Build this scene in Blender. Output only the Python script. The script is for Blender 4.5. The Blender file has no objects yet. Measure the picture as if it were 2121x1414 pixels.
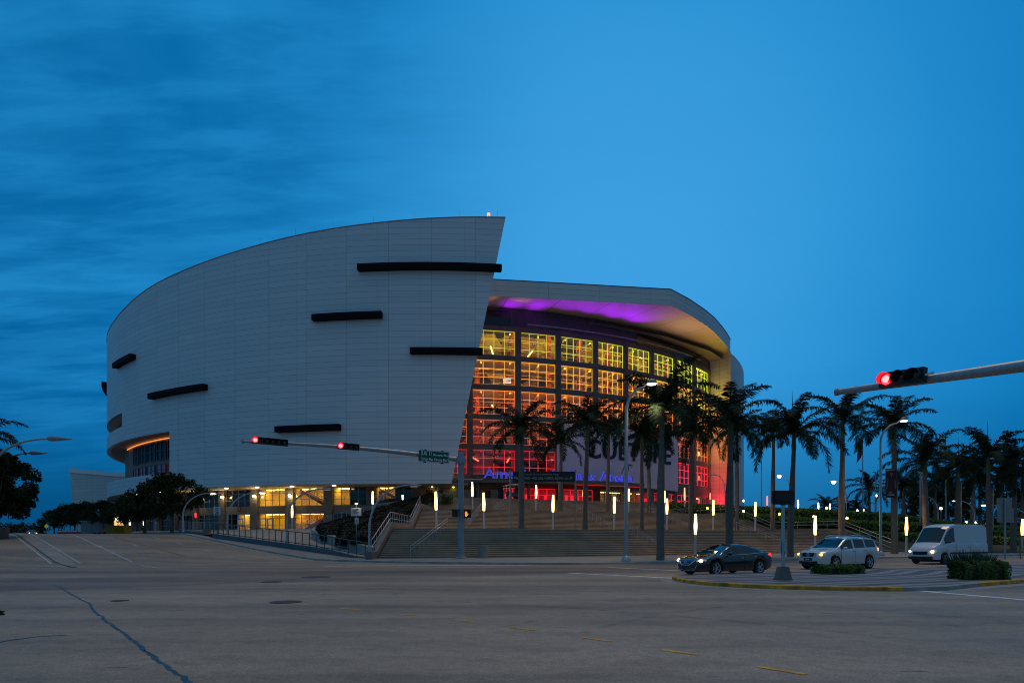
import bpy, bmesh, math, random
from mathutils import Vector, Matrix
R_ = math.radians
sc = bpy.context.scene
COL = sc.collection
rnd = random.Random(7)
# ------------------------------------------------------------------ camera frame (photo pixels 2121 x 1414)
F, HZ, EYE, CX0 = 1414.0, 1112.0, 1.75, 1060.5
def k_(px): return (px - CX0) / F
def at(px, py, Y): return Vector((k_(px) * Y, Y, EYE + (HZ - py) / F * Y))
def zpy(py, Y): return EYE + (HZ - py) / F * Y

# ------------------------------------------------------------------ materials
def nt_new(m):
    m.use_nodes = True
    nt = m.node_tree
    return nt, nt.nodes['Principled BSDF']
def rgb(c): return (c[0], c[1], c[2], 1.0)
def mat(name, col, rough=0.6, metal=0.0, var=0.0, scale=1.0, emit=None, estr=0.0, bump=0.0, bscale=None, spec=None, coat=0.0, stretch=None):
    m = bpy.data.materials.new(name)
    nt, b = nt_new(m)
    b.inputs['Base Color'].default_value = rgb(col)
    b.inputs['Roughness'].default_value = rough
    b.inputs['Metallic'].default_value = metal
    if spec is not None: b.inputs['Specular IOR Level'].default_value = spec
    if coat: b.inputs['Coat Weight'].default_value = coat
    if emit:
        b.inputs['Emission Color'].default_value = rgb(emit)
        b.inputs['Emission Strength'].default_value = estr
    if var or bump:
        tc = nt.nodes.new('ShaderNodeTexCoord')
        mp = nt.nodes.new('ShaderNodeMapping')
        if stretch: mp.inputs['Scale'].default_value = stretch
        nt.links.new(tc.outputs['Object'], mp.inputs['Vector'])
        n = nt.nodes.new('ShaderNodeTexNoise')
        n.inputs['Scale'].default_value = scale
        n.inputs['Detail'].default_value = 6
        n.inputs['Roughness'].default_value = 0.65
        nt.links.new(mp.outputs['Vector'], n.inputs['Vector'])
        if var:
            r = nt.nodes.new('ShaderNodeValToRGB')
            r.color_ramp.elements[0].position = 0.3
            r.color_ramp.elements[1].position = 0.7
            r.color_ramp.elements[0].color = rgb([max(0, c * (1 - var)) for c in col])
            r.color_ramp.elements[1].color = rgb([min(1, c * (1 + var)) for c in col])
            nt.links.new(n.outputs['Fac'], r.inputs['Fac'])
            nt.links.new(r.outputs['Color'], b.inputs['Base Color'])
        if bump:
            n2 = n
            if bscale:
                n2 = nt.nodes.new('ShaderNodeTexNoise')
                n2.inputs['Scale'].default_value = bscale
                n2.inputs['Detail'].default_value = 4
                nt.links.new(mp.outputs['Vector'], n2.inputs['Vector'])
            bp = nt.nodes.new('ShaderNodeBump')
            bp.inputs['Strength'].default_value = bump
            bp.inputs['Distance'].default_value = 0.02
            nt.links.new(n2.outputs['Fac'], bp.inputs['Height'])
            nt.links.new(bp.outputs['Normal'], b.inputs['Normal'])
    return m
def glow(name, col, s): return mat(name, (0.02, 0.02, 0.02), 0.5, emit=col, estr=s)

M = {}
M['steel'] = mat('brushed_steel', (0.42, 0.43, 0.45), 0.4, 0.7, 0.12, 3)
M['lightpost'] = mat('pale_lamp_post', (0.58, 0.57, 0.58), 0.5, 0, 0.1, 2)
M['galv'] = mat('galvanised_pole', (0.36, 0.37, 0.39), 0.45, 0.6, 0.15, 2, stretch=(6, 6, 0.6))
M['darksteel'] = mat('dark_steel', (0.09, 0.10, 0.11), 0.45, 0.5)
M['polegrey'] = mat('painted_grey_pole', (0.30, 0.31, 0.34), 0.5, 0.2, 0.15, 2)
M['black'] = mat('black_housing', (0.012, 0.012, 0.013), 0.55)
M['blackbar'] = mat('black_louvre', (0.005, 0.005, 0.008), 0.8, 0, 0.2, 1.5, spec=.15)
M['conc'] = mat('concrete', (0.33, 0.30, 0.27), 0.85, 0, 0.25, 0.7, bump=0.3, bscale=20)
M['concdark'] = mat('frame_concrete', (0.13, 0.115, 0.105), 0.8, 0, 0.2, 0.5, bump=0.2, bscale=8)
M['pier'] = mat('pier_render', (0.175, 0.155, 0.13), 0.8, 0, 0.15, 0.8)
M['kerb'] = mat('kerb_concrete', (0.30, 0.28, 0.25), 0.85, 0, 0.25, 1.2)
M['walk'] = mat('pavement', (0.24, 0.215, 0.19), 0.85, 0, 0.22, 0.5, bump=0.2, bscale=15)
M['plaza'] = mat('plaza_paving', (0.30, 0.255, 0.21), 0.85, 0, 0.2, 0.6)
M['teal'] = mat('painted_low_wall', (0.10, 0.13, 0.15), 0.8, 0, 0.2, 1.5)
M['white'] = mat('white_paint', (0.78, 0.78, 0.76), 0.5)
M['signwhite'] = mat('sign_white', (0.72, 0.70, 0.66), 0.5, 0, 0.1, 3)
M['signback'] = mat('sign_back_aluminium', (0.30, 0.28, 0.25), 0.5, 0.4, 0.15, 2)
M['signgreen'] = mat('sign_green', (0.004, 0.085, 0.05), 0.4)
M['letterwhite'] = mat('sign_lettering_white', (0.8, 0.8, 0.78), 0.5)
M['ink'] = mat('black_lettering', (0.015, 0.015, 0.02), 0.5)
M['navy'] = mat('navy_lettering', (0.012, 0.016, 0.05), 0.6)
M['soffit'] = mat('soffit_panel', (0.62, 0.58, 0.54), 0.7, 0, 0.06, 0.4)
M['purplewall'] = mat('dark_band', (0.06, 0.05, 0.08), 0.6, 0, 0.3, 0.5)
M['banner'] = mat('banner_fabric', (0.78, 0.55, 0.62), 0.8, 0, 0.06, 0.25)  # white cloth; the red glow behind it is put into the colour
M['trunk'] = mat('palm_bark', (0.15, 0.128, 0.112), 0.9, 0, 0.22, 1.6, stretch=(1.5, 1.5, 2.2), bump=0.3, bscale=9)
M['bark'] = mat('tree_bark', (0.09, 0.07, 0.05), 0.9, 0, 0.3, 4)
M['crownshaft'] = mat('palm_crownshaft', (0.09, 0.13, 0.05), 0.5, 0, 0.25, 3, stretch=(4, 4, 0.5))
def leafmat(name, a, b, scale=1.5, rough=0.7):
    m = mat(name, a, rough, spec=0.12)
    nt = m.node_tree; bs = nt.nodes['Principled BSDF']
    g = nt.nodes.new('ShaderNodeNewGeometry')
    r = nt.nodes.new('ShaderNodeValToRGB')
    r.color_ramp.elements[0].color = rgb(a); r.color_ramp.elements[1].color = rgb(b)
    nt.links.new(g.outputs['Random Per Island'], r.inputs['Fac'])
    nt.links.new(r.outputs['Color'], bs.inputs['Base Color'])
    return m
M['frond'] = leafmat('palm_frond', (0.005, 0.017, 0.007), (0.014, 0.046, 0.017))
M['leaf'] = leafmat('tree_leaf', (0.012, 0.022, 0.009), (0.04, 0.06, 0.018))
M['hedge'] = leafmat('hedge_leaf', (0.045, 0.095, 0.016), (0.13, 0.23, 0.04))
M['bush'] = leafmat('bush_leaf', (0.04, 0.075, 0.018), (0.12, 0.19, 0.04))
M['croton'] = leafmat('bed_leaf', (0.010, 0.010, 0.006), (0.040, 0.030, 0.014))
M['spike'] = leafmat('spiky_leaf', (0.045, 0.065, 0.04), (0.09, 0.12, 0.075))
M['soil'] = mat('soil', (0.03, 0.024, 0.018), 0.95, 0, 0.3, 3)
M['tubelight'] = glow('warm_tube', (1.0, 0.52, 0.105), 9.0)
M['tubewhite'] = glow('pale_tube', (1.0, 0.74, 0.5), 5.0)
M['tubepink'] = glow('pink_tube', (1.0, 0.22, 0.16), 1.6)
M['tubeorange'] = glow('orange_tube', (1.0, 0.42, 0.18), 1.6)
M['lampwhite'] = glow('lamp_white', (1.0, 0.86, 0.62), 22.0)
M['lampwarm'] = glow('lamp_warm', (1.0, 0.72, 0.35), 40.0)
M['lampsodium'] = glow('lamp_sodium', (1.0, 0.35, 0.06), 18.0)
M['uplight'] = glow('garden_light', (1.0, 0.75, 0.12), 14.0)
M['red'] = glow('red_signal', (1.0, 0.012, 0.03), 9.0)
M['redcore'] = glow('red_signal_core', (1.0, 0.075, 0.065), 9.0)
M['redshade'] = glow('red_visor_glow', (1.0, 0.005, 0.01), 0.75)
M['hand'] = glow('orange_hand', (1.0, 0.14, 0.02), 3.0)
M['beacon'] = glow('red_beacon', (1.0, 0.05, 0.03), 12.0)
M['bluelet'] = glow('blue_letter_glow', (0.07, 0.08, 1.0), 0.75)
M['blueface'] = mat('letter_face', (0.14, 0.13, 0.22), 0.4, emit=(0.10, 0.09, 0.30), estr=0.10)
M['tyre'] = mat('tyre_rubber', (0.012, 0.012, 0.012), 0.8)
M['rim'] = mat('alloy_rim', (0.55, 0.55, 0.57), 0.25, 0.9)
M['chrome'] = mat('chrome', (0.7, 0.7, 0.72), 0.12, 1.0)
M['carglass'] = mat('tinted_car_glass', (0.008, 0.014, 0.018), 0.04, 0.0, spec=0.8)
M['carblack'] = mat('dark_car_paint', (0.006, 0.009, 0.016), 0.22, 0.1, coat=1.0)
M['carwhite'] = mat('pearl_car_paint', (0.62, 0.60, 0.58), 0.3, 0.05, coat=1.0)
M['vanwhite'] = mat('van_paint', (0.60, 0.60, 0.62), 0.35, coat=0.6)
M['trim'] = mat('black_trim', (0.015, 0.015, 0.016), 0.5)
M['headlit'] = glow('headlight_lit', (1.0, 0.80, 0.45), 14.0)
M['headamber'] = glow('headlight_amber', (1.0, 0.34, 0.08), 4.0)
M['headdim'] = mat('headlight_lens', (0.4, 0.4, 0.4), 0.1, emit=(1, .5, .3), estr=0.15)
M['tail'] = glow('tail_light', (1.0, 0.03, 0.02), 2.2)
M['tailhot'] = glow('tail_lamp_bright', (1.0, 0.45, 0.16), 2.5)
M['plate'] = mat('number_plate', (0.10, 0.01, 0.012), 0.5)
M['yellowpaint'] = mat('yellow_road_paint', (0.80, 0.36, 0.04), 0.8, 0, 0.4, 3)
M['yellowkerb'] = mat('yellow_kerb_paint', (0.60, 0.27, 0.03), 0.8, 0, 0.6, 2.2)
M['whitepaint'] = mat('white_road_paint', (0.36, 0.37, 0.37), 0.8, 0, 0.35, 2.5)
M['brightpaint'] = mat('white_lane_paint', (0.78, 0.78, 0.76), 0.8, 0, 0.35, 2.5)
M['orangeline'] = mat('worn_orange_line', (0.26, 0.14, 0.07), 0.85, 0, 0.5, 1.5)
M['crack'] = mat('blue_crack_sealant', (0.012, 0.075, 0.125), 0.6, 0, 0.6, 4)
M['iron'] = mat('cast_iron', (0.05, 0.04, 0.045), 0.6, 0.5, 0.4, 9)
M['yellowfence'] = mat('yellow_hoarding', (0.34, 0.25, 0.03), 0.8, 0, 0.3, 2)
M['greyhut'] = mat('grey_cladding', (0.22, 0.20, 0.20), 0.8, 0, 0.15, 1)
M['redbarrier'] = mat('red_barrier', (0.35, 0.05, 0.05), 0.7)
M['neonyellow'] = mat('yellow_green_sign', (0.40, 0.50, 0.02), 0.5, emit=(0.4, 0.5, 0.02), estr=0.25)
M['flag'] = mat('white_flag', (0.55, 0.50, 0.52), 0.8)
M['flagred'] = mat('red_flag', (0.12, 0.045, 0.06), 0.8)
M['maroon'] = mat('maroon_banner', (0.045, 0.012, 0.02), 0.8, 0, 0.3, 1)
M['skin'] = mat('printed_skin', (0.20, 0.12, 0.085), 0.8)
M['terrain'] = mat('dark_ground', (0.05, 0.055, 0.03), 0.95, 0, 0.3, 0.6)
M['bed'] = mat('embankment_grass', (0.035, 0.05, 0.018), 0.95, 0, 0.4, 1.5)

# ------------------------------------------------------------------ mesh helper
class MB:
    def __init__(s): s.v = []; s.f = []; s.uv = None; s.mi = []; s.cur = 0
    def add(s, vs, fs):
        o = len(s.v); s.v += [tuple(v) for v in vs]
        for f in fs: s.f.append([o + i for i in f]); s.mi.append(s.cur)
    def quad(s, a, b, c, d): s.add([a, b, c, d], [(0, 1, 2, 3)])
    def box(s, c, size, rz=0.0, mtx=None):
        x, y, z = [q / 2 for q in size]
        vs = [Vector((i * x, j * y, k * z)) for k in (-1, 1) for j in (-1, 1) for i in (-1, 1)]
        m = mtx if mtx is not None else Matrix.Rotation(rz, 3, 'Z')
        vs = [m @ v + Vector(c) for v in vs]
        s.add(vs, [(0, 2, 3, 1), (4, 5, 7, 6), (0, 1, 5, 4), (2, 6, 7, 3), (0, 4, 6, 2), (1, 3, 7, 5)])
    def bar(s, p0, p1, w, h=None):
        p0, p1 = Vector(p0), Vector(p1); d = p1 - p0; L = d.length
        if L < 1e-6: return
        q = d.to_track_quat('X', 'Z').to_matrix()
        s.box((p0 + p1) / 2, (L, w, h or w), mtx=q)
    def tube(s, pts, r, n=8, cap=True):
        pts = [Vector(p) for p in pts]
        rs = r if isinstance(r, (list, tuple)) else [r] * len(pts)
        rings = []; up = Vector((0.123, 0.991, 0.05)).normalized()
        for i, p in enumerate(pts):
            a = pts[max(0, i - 1)]; b = pts[min(len(pts) - 1, i + 1)]
            t = (b - a).normalized()
            u = up - t * up.dot(t)
            if u.length < 0.2: u = Vector((1, 0, 0)) - t * t.x
            u.normalize(); w = t.cross(u)
            rings.append([p + (u * math.cos(2 * math.pi * j / n) + w * math.sin(2 * math.pi * j / n)) * rs[i] for j in range(n)])
        o = len(s.v)
        for rg in rings: s.v += [tuple(v) for v in rg]
        for i in range(len(rings) - 1):
            for j in range(n):
                s.f.append([o + i * n + j, o + i * n + (j + 1) % n, o + (i + 1) * n + (j + 1) % n, o + (i + 1) * n + j]); s.mi.append(s.cur)
        if cap:
            s.f.append([o + j for j in reversed(range(n))]); s.mi.append(s.cur)
            s.f.append([o + (len(rings) - 1) * n + j for j in range(n)]); s.mi.append(s.cur)
    def cyl(s, p0, p1, r0, r1=None, n=12): s.tube([p0, p1], [r0, r0 if r1 is None else r1], n)
    def lathe(s, prof, n=16, o=(0, 0, 0), axis='Z'):
        o = Vector(o); base = len(s.v)
        for r, z in prof:
            for j in range(n):
                a = 2 * math.pi * j / n
                if axis == 'Z': p = Vector((r * math.cos(a), r * math.sin(a), z))
                elif axis == 'Y': p = Vector((r * math.cos(a), z, r * math.sin(a)))
                else: p = Vector((z, r * math.cos(a), r * math.sin(a)))
                s.v.append(tuple(o + p))
        for i in range(len(prof) - 1):
            for j in range(n):
                s.f.append([base + i * n + j, base + i * n + (j + 1) % n, base + (i + 1) * n + (j + 1) % n, base + (i + 1) * n + j]); s.mi.append(s.cur)
    def grid(s, rows, close=False):
        o = len(s.v); n = len(rows[0])
        for r in rows: s.v += [tuple(p) for p in r]
        for i in range(len(rows) - 1):
            for j in range(n - 1):
                s.f.append([o + i * n + j, o + i * n + j + 1, o + (i + 1) * n + j + 1, o + (i + 1) * n + j]); s.mi.append(s.cur)
    def prism(s, pts, dz):
        n = len(pts); lo = [Vector(p) for p in pts]; hi = [p + Vector(dz) for p in lo]
        s.add(lo + hi, [tuple(reversed(range(n))), tuple(range(n, 2 * n))] + [(i, (i + 1) % n, n + (i + 1) % n, n + i) for i in range(n)])
    def build(s, name, m, parent=None, smooth=False, uv=None, fixn=True):
        me = bpy.data.meshes.new(name)
        me.from_pydata(s.v, [], s.f)
        ms = m if isinstance(m, (list, tuple)) else [m]
        for x in ms: me.materials.append(x)
        if len(ms) > 1: me.polygons.foreach_set('material_index', s.mi)
        if fixn:
            b = bmesh.new(); b.from_mesh(me); bmesh.ops.recalc_face_normals(b, faces=b.faces); b.to_mesh(me); b.free()
        if smooth:
            me.polygons.foreach_set('use_smooth', [True] * len(me.polygons))
            try: me.set_sharp_from_angle(angle=R_(38))
            except Exception: pass
        me.update()
        if uv:
            ul = me.uv_layers.new(name='UVMap')
            for l in me.loops: ul.data[l.index].uv = uv(me.vertices[l.vertex_index].co)
        o = bpy.data.objects.new(name, me); COL.objects.link(o)
        if parent is not None: o.parent = parent
        return o
def meshobj(name, me, parent=None, loc=None, rz=None):
    o = bpy.data.objects.new(name, me); COL.objects.link(o)
    if parent is not None: o.parent = parent
    if loc is not None: o.location = loc
    if rz is not None: o.rotation_euler = (0, 0, rz)
    return o
def tag(o, label=None, cat=None, group=None, kind=None):
    if label: o['label'] = label
    if cat: o['category'] = cat
    if group: o['group'] = group
    if kind: o['kind'] = kind
    return o
def empty(name, loc, label, cat, group=None, rz=0.0, scale=1.0):
    o = bpy.data.objects.new(name, None); COL.objects.link(o)
    o.location = loc; o.rotation_euler = (0, 0, rz); o.scale = (scale,) * 3
    o.empty_display_size = 0.3
    return tag(o, label, cat, group)
def dup(o, parent=None):
    c = o.copy(); COL.objects.link(c)
    if parent is not None: c.parent = parent
    for ch in [x for x in list(COL.objects) if x.parent == o]: dup(ch, c)
    return c
def struct(o): o['kind'] = 'structure'; return o

def text_me(body, size, depth=0.0, align='CENTER', font_off=0.0, spacing=1.0):
    cu = bpy.data.curves.new('lettering', 'FONT')
    cu.body = body; cu.size = size; cu.extrude = depth; cu.align_x = align; cu.align_y = 'BOTTOM_BASELINE'
    cu.offset = font_off; cu.space_character = spacing; cu.resolution_u = 3
    o = bpy.data.objects.new('tmp', cu); COL.objects.link(o)
    dg = bpy.context.evaluated_depsgraph_get()
    me = bpy.data.meshes.new_from_object(o.evaluated_get(dg))
    bpy.data.objects.remove(o); bpy.data.curves.remove(cu)
    return me
def text_plane(name, body, size, m, parent, loc, rz=0.0, align='CENTER', depth=0.004, off=0.0, flat=False, sx=1.0, spacing=1.0):
    """upright lettering facing -Y (then turned by rz); flat=True lies on the ground reading from -Y"""
    me = text_me(body, size, depth, align, off, spacing)
    X = Matrix.Scale(sx, 4, (1, 0, 0))
    if not flat: X = Matrix.Rotation(math.pi / 2, 4, 'X') @ X
    me.transform(Matrix.Rotation(rz, 4, 'Z') @ X)
    me.name = name; me.materials.clear(); me.materials.append(m)
    return meshobj(name, me, parent, loc)

# ------------------------------------------------------------------ ground heights
DX, DY = -0.656, 0.754
def road_z(x, y):
    u = DX * x + DY * y - 48.0
    if u <= 0: return 0.0
    z = 0.064 * u
    if u > 27: 
        t = min(1.0, (u - 27) / 12.0)
        z = 0.064 * 27 + 0.064 * 12 * (t - t * t / 2)
    return z
QX, QY = -36.9, 147.6
NX, NY = 0.454, -0.891          # outward normal of the street front
TX, TY = 0.891, 0.454           # along the street front
TH0 = math.atan2(NX, -NY)
def off(Rr, s):
    """point on the stair line at radius Rr; s>=0 straight along the boulevard, s<0 round the corner"""
    if s >= 0: return Vector((QX + Rr * NX + s * TX, QY + Rr * NY + s * TY, 0))
    th = TH0 + s / 90.0
    return Vector((QX + Rr * math.sin(th), QY - Rr * math.cos(th), 0))
def s_at_px(px, Rr):
    lo, hi = -60.0, 90.0
    f = lambda s: (off(Rr, s).x / off(Rr, s).y) - k_(px)
    for _ in range(60):
        mid = (lo + hi) / 2
        if f(mid) > 0: hi = mid
        else: lo = mid
    return (lo + hi) / 2
def s_at_x(x, Rr):
    lo, hi = -90.0, 90.0
    for _ in range(60):
        mid = (lo + hi) / 2
        if off(Rr, mid).x > x: hi = mid
        else: lo = mid
    return (lo + hi) / 2
# stair profile (radius, height)
PROF = [(100.0, 0.15)]
def flight(r0, z0, r1, z1, n):
    for i in range(n):
        z = z0 + (z1 - z0) * (i + 1) / n
        r = r0 + (r1 - r0) * i / n
        PROF.append((r, z)); PROF.append((r0 + (r1 - r0) * (i + 1) / n, z))
flight(100.0, 0.15, 93.5, 2.5, 15); PROF.append((82.5, 2.5))
flight(82.5, 2.5, 75.5, 5.0, 16); PROF.append((65.0, 5.0))
flight(65.0, 5.0, 58.3, 7.4, 15)
def stair_z(Rr):
    if Rr >= 100: return 0.15
    z = 0.15
    for (r, h) in PROF:
        if r >= Rr: z = h
    return z
def slope_z(Rr):
    pts = [(112, .15), (100, .15), (93.5, 2.5), (82.5, 2.5), (75.5, 5.0), (65, 5.0), (58.3, 7.4), (0, 7.4)]
    for (a, za), (b, zb) in zip(pts, pts[1:]):
        if a >= Rr >= b: return za + (zb - za) * (a - Rr) / (a - b)
    return 0.15
XL, SR = -10.0, 38.0
def srange(Rr, n=26):
    a = s_at_x(XL, Rr)
    return [a + (SR - a) * i / (n - 1) for i in range(n)]
# ------------------------------------------------------------------ camera, world, sun
cam = bpy.data.cameras.new('camera'); camo = bpy.data.objects.new('camera', cam); COL.objects.link(camo)
camo.location = (0, 0, EYE); camo.rotation_euler = (math.pi / 2, 0, 0)
cam.sensor_width = 36.0; cam.lens = 36.0 * F / 2121.0
cam.shift_y = (HZ - 707.0) / 2121.0; cam.shift_x = 0.0
cam.clip_start = 0.1; cam.clip_end = 6000
sc.camera = camo
sc.view_settings.view_transform = 'Standard'
try: sc.view_settings.look = 'None'
except Exception: pass
sc.view_settings.exposure = 0.0; sc.view_settings.gamma = 1.0
sc.render.engine = 'CYCLES'
try:
    sc.cycles.use_denoising = True
    sc.cycles.denoiser = 'OPENIMAGEDENOISE'
    sc.cycles.denoising_input_passes = 'RGB_ALBEDO_NORMAL'
    sc.cycles.sample_clamp_indirect = 4.0
    sc.cycles.filter_width = 1.0
    sc.cycles.max_bounces = 6; sc.cycles.transparent_max_bounces = 12
    sc.cycles.caustics_reflective = False; sc.cycles.caustics_refractive = False
except Exception: pass

SUN_AZ = R_(24)      # dusk glow low behind the arena, to the right
wd = bpy.data.worlds.new('World'); sc.world = wd; wd.use_nodes = True
nt = wd.node_tree; nt.nodes.clear(); NN = nt.nodes.new; LK = nt.links.new
out = NN('ShaderNodeOutputWorld'); bg = NN('ShaderNodeBackground'); LK(bg.outputs[0], out.inputs[0])
tc = NN('ShaderNodeTexCoord')
def vmath(op, a, b=None):
    n = NN('ShaderNodeVectorMath'); n.operation = op
    if isinstance(a, tuple): n.inputs[0].default_value = a
    else: LK(a, n.inputs[0])
    if b is not None:
        if isinstance(b, tuple): n.inputs[1].default_value = b
        else: LK(b, n.inputs[1])
    return n
def fm(op, a, b=None, c=None):
    n = NN('ShaderNodeMath'); n.operation = op
    for i, q in enumerate((a, b, c)):
        if q is None: continue
        if isinstance(q, (int, float)): n.inputs[i].default_value = q
        else: LK(q, n.inputs[i])
    return n.outputs[0]
def ramp(fac, stops, interp='LINEAR'):
    r = NN('ShaderNodeValToRGB'); r.color_ramp.interpolation = interp
    e = r.color_ramp.elements
    while len(e) > 1: e.remove(e[-1])
    e[0].position = stops[0][0]; e[0].color = rgb(stops[0][1])
    for p, c in stops[1:]:
        q = e.new(p); q.color = rgb(c)
    LK(fac, r.inputs[0]); return r.outputs[0]
def mixc(fac, a, b, mode='MIX'):
    n = NN('ShaderNodeMix'); n.data_type = 'RGBA'; n.blend_type = mode
    if isinstance(fac, (int, float)): n.inputs[0].default_value = fac
    else: LK(fac, n.inputs[0])
    for i, q in ((6, a), (7, b)):
        if isinstance(q, tuple): n.inputs[i].default_value = rgb(q)
        else: LK(q, n.inputs[i])
    return n.outputs[2]
def mrange(v, a, b, c=0.0, d=1.0, smooth=True):
    n = NN('ShaderNodeMapRange'); n.interpolation_type = 'SMOOTHSTEP' if smooth else 'LINEAR'
    LK(v, n.inputs[0])
    for i, q in enumerate((a, b, c, d)): n.inputs[i + 1].default_value = q
    return n.outputs[0]
dn = vmath('NORMALIZE', tc.outputs['Generated']).outputs[0]
sep = NN('ShaderNodeSeparateXYZ'); LK(dn, sep.inputs[0])
gdir = Vector((0.16, 1.0, 0.42)).normalized()
dotg = vmath('DOT_PRODUCT', dn, tuple(gdir)).outputs['Value']
front = ramp(dotg, [(0.0, (0.04, 0.12, 0.27)), (0.60, (0.0012, 0.112, 0.315)), (0.76, (0.0016, 0.150, 0.415)), (0.86, (0.004, 0.195, 0.510)), (0.93, (0.016, 0.262, 0.63)), (0.975, (0.036, 0.325, 0.72)), (1.0, (0.050, 0.355, 0.77))])
# darker towards the horizon
hz = mrange(sep.outputs['Z'], 0.0, 0.22, 0.60, 1.0)
hzc = NN('ShaderNodeCombineColor')
LK(fm('MULTIPLY', hz, 0.98), hzc.inputs[0]); LK(hz, hzc.inputs[1]); LK(hz, hzc.inputs[2])
front = mixc(1.0, front, hzc.outputs[0], 'MULTIPLY')
# cloud streaks, mostly to the left
den = fm('ADD', fm('MAXIMUM', sep.outputs['Z'], 0.0), 0.16)
px_ = fm('DIVIDE', sep.outputs['X'], den); py_ = fm('DIVIDE', sep.outputs['Y'], den)
cxy = NN('ShaderNodeCombineXYZ'); LK(px_, cxy.inputs[0]); LK(py_, cxy.inputs[1])
mp = NN('ShaderNodeMapping'); LK(cxy.outputs[0], mp.inputs[0]); mp.inputs['Rotation'].default_value = (0, 0, R_(-28)); mp.inputs['Scale'].default_value = (0.75, 1.7, 1)
nz = NN('ShaderNodeTexNoise'); LK(mp.outputs[0], nz.inputs['Vector']); nz.inputs['Scale'].default_value = 0.9; nz.inputs['Detail'].default_value = 7; nz.inputs['Roughness'].default_value = 0.56; nz.inputs['Distortion'].default_value = 0.7
mp2 = NN('ShaderNodeMapping'); LK(cxy.outputs[0], mp2.inputs[0]); mp2.inputs['Rotation'].default_value = (0, 0, R_(-34)); mp2.inputs['Scale'].default_value = (2.2, 8.5, 1)
nz2 = NN('ShaderNodeTexNoise'); LK(mp2.outputs[0], nz2.inputs['Vector']); nz2.inputs['Scale'].default_value = 1.0; nz2.inputs['Detail'].default_value = 8; nz2.inputs['Roughness'].default_value = 0.62; nz2.inputs['Distortion'].default_value = 0.25
cl = fm('ADD', fm('MULTIPLY', mrange(nz.outputs['Fac'], 0.36, 0.64), 0.50), fm('MULTIPLY', mrange(nz2.outputs['Fac'], 0.36, 0.64), 0.50))
lmask = mrange(fm('DIVIDE', sep.outputs['X'], fm('MAXIMUM', sep.outputs['Y'], 0.05)), 0.10, -0.45, 0.0, 1.0)
zmask = mrange(sep.outputs['Z'], 0.02, 0.22)
cm = fm('MULTIPLY', fm('MULTIPLY', lmask, zmask), 1.0)
cloudcol = mixc(cl, (0.0005, 0.118, 0.345), (0.020, 0.285, 0.65))
front = mixc(fm('MULTIPLY', cm, 0.70), front, cloudcol)
# faint mottling everywhere
front = mixc(0.30, front, mixc(1.0, front, mixc(mrange(nz.outputs['Fac'], 0.3, 0.7), (0.86, 0.90, 0.92), (1.10, 1.06, 1.04)), 'MULTIPLY'))
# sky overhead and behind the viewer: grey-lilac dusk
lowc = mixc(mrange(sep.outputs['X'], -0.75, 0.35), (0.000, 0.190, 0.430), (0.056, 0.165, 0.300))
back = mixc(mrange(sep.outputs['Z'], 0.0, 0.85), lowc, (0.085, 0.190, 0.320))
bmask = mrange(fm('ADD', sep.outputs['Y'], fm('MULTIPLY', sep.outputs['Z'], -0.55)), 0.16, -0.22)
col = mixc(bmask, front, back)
sky = NN('ShaderNodeTexSky'); sky.sky_type = 'NISHITA'; sky.sun_disc = False
sky.sun_elevation = R_(-2.0); sky.sun_rotation = SUN_AZ; sky.altitude = 0; sky.air_density = 1.4; sky.dust_density = 0.6; sky.ozone_density = 3.0
skyc = mixc(1.0, sky.outputs[0], (0.06, 0.06, 0.06), 'MULTIPLY')
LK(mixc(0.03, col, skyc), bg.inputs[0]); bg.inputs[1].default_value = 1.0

sl = bpy.data.lights.new('overhead_warm_sun', 'SUN'); sl.energy = 0.56; sl.angle = R_(18); sl.color = (1.0, 0.70, 0.42)  # added warm overhead glow: lights the ground, leaves the front wall unlit
slo = bpy.data.objects.new('overhead_warm_sun', sl); COL.objects.link(slo)
slo.rotation_euler = Vector((-0.12, -0.42, -1.0)).to_track_quat('-Z', 'Y').to_euler()

def lamp(kind, loc, energy, color, to=None, size=0.5, spot=90, blend=0.6, name='lamp_light', parent=None):
    l = bpy.data.lights.new(name, kind); l.energy = energy; l.color = color
    if kind == 'SPOT': l.spot_size = R_(spot); l.spot_blend = blend; l.shadow_soft_size = size
    elif kind == 'POINT': l.shadow_soft_size = size
    elif kind == 'AREA': l.size = size
    o = bpy.data.objects.new(name, l); COL.objects.link(o); o.location = loc
    if to is not None: o.rotation_euler = (Vector(to) - Vector(loc)).to_track_quat('-Z', 'Y').to_euler()
    if parent is not None:
        o.parent = parent
    return o

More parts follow.
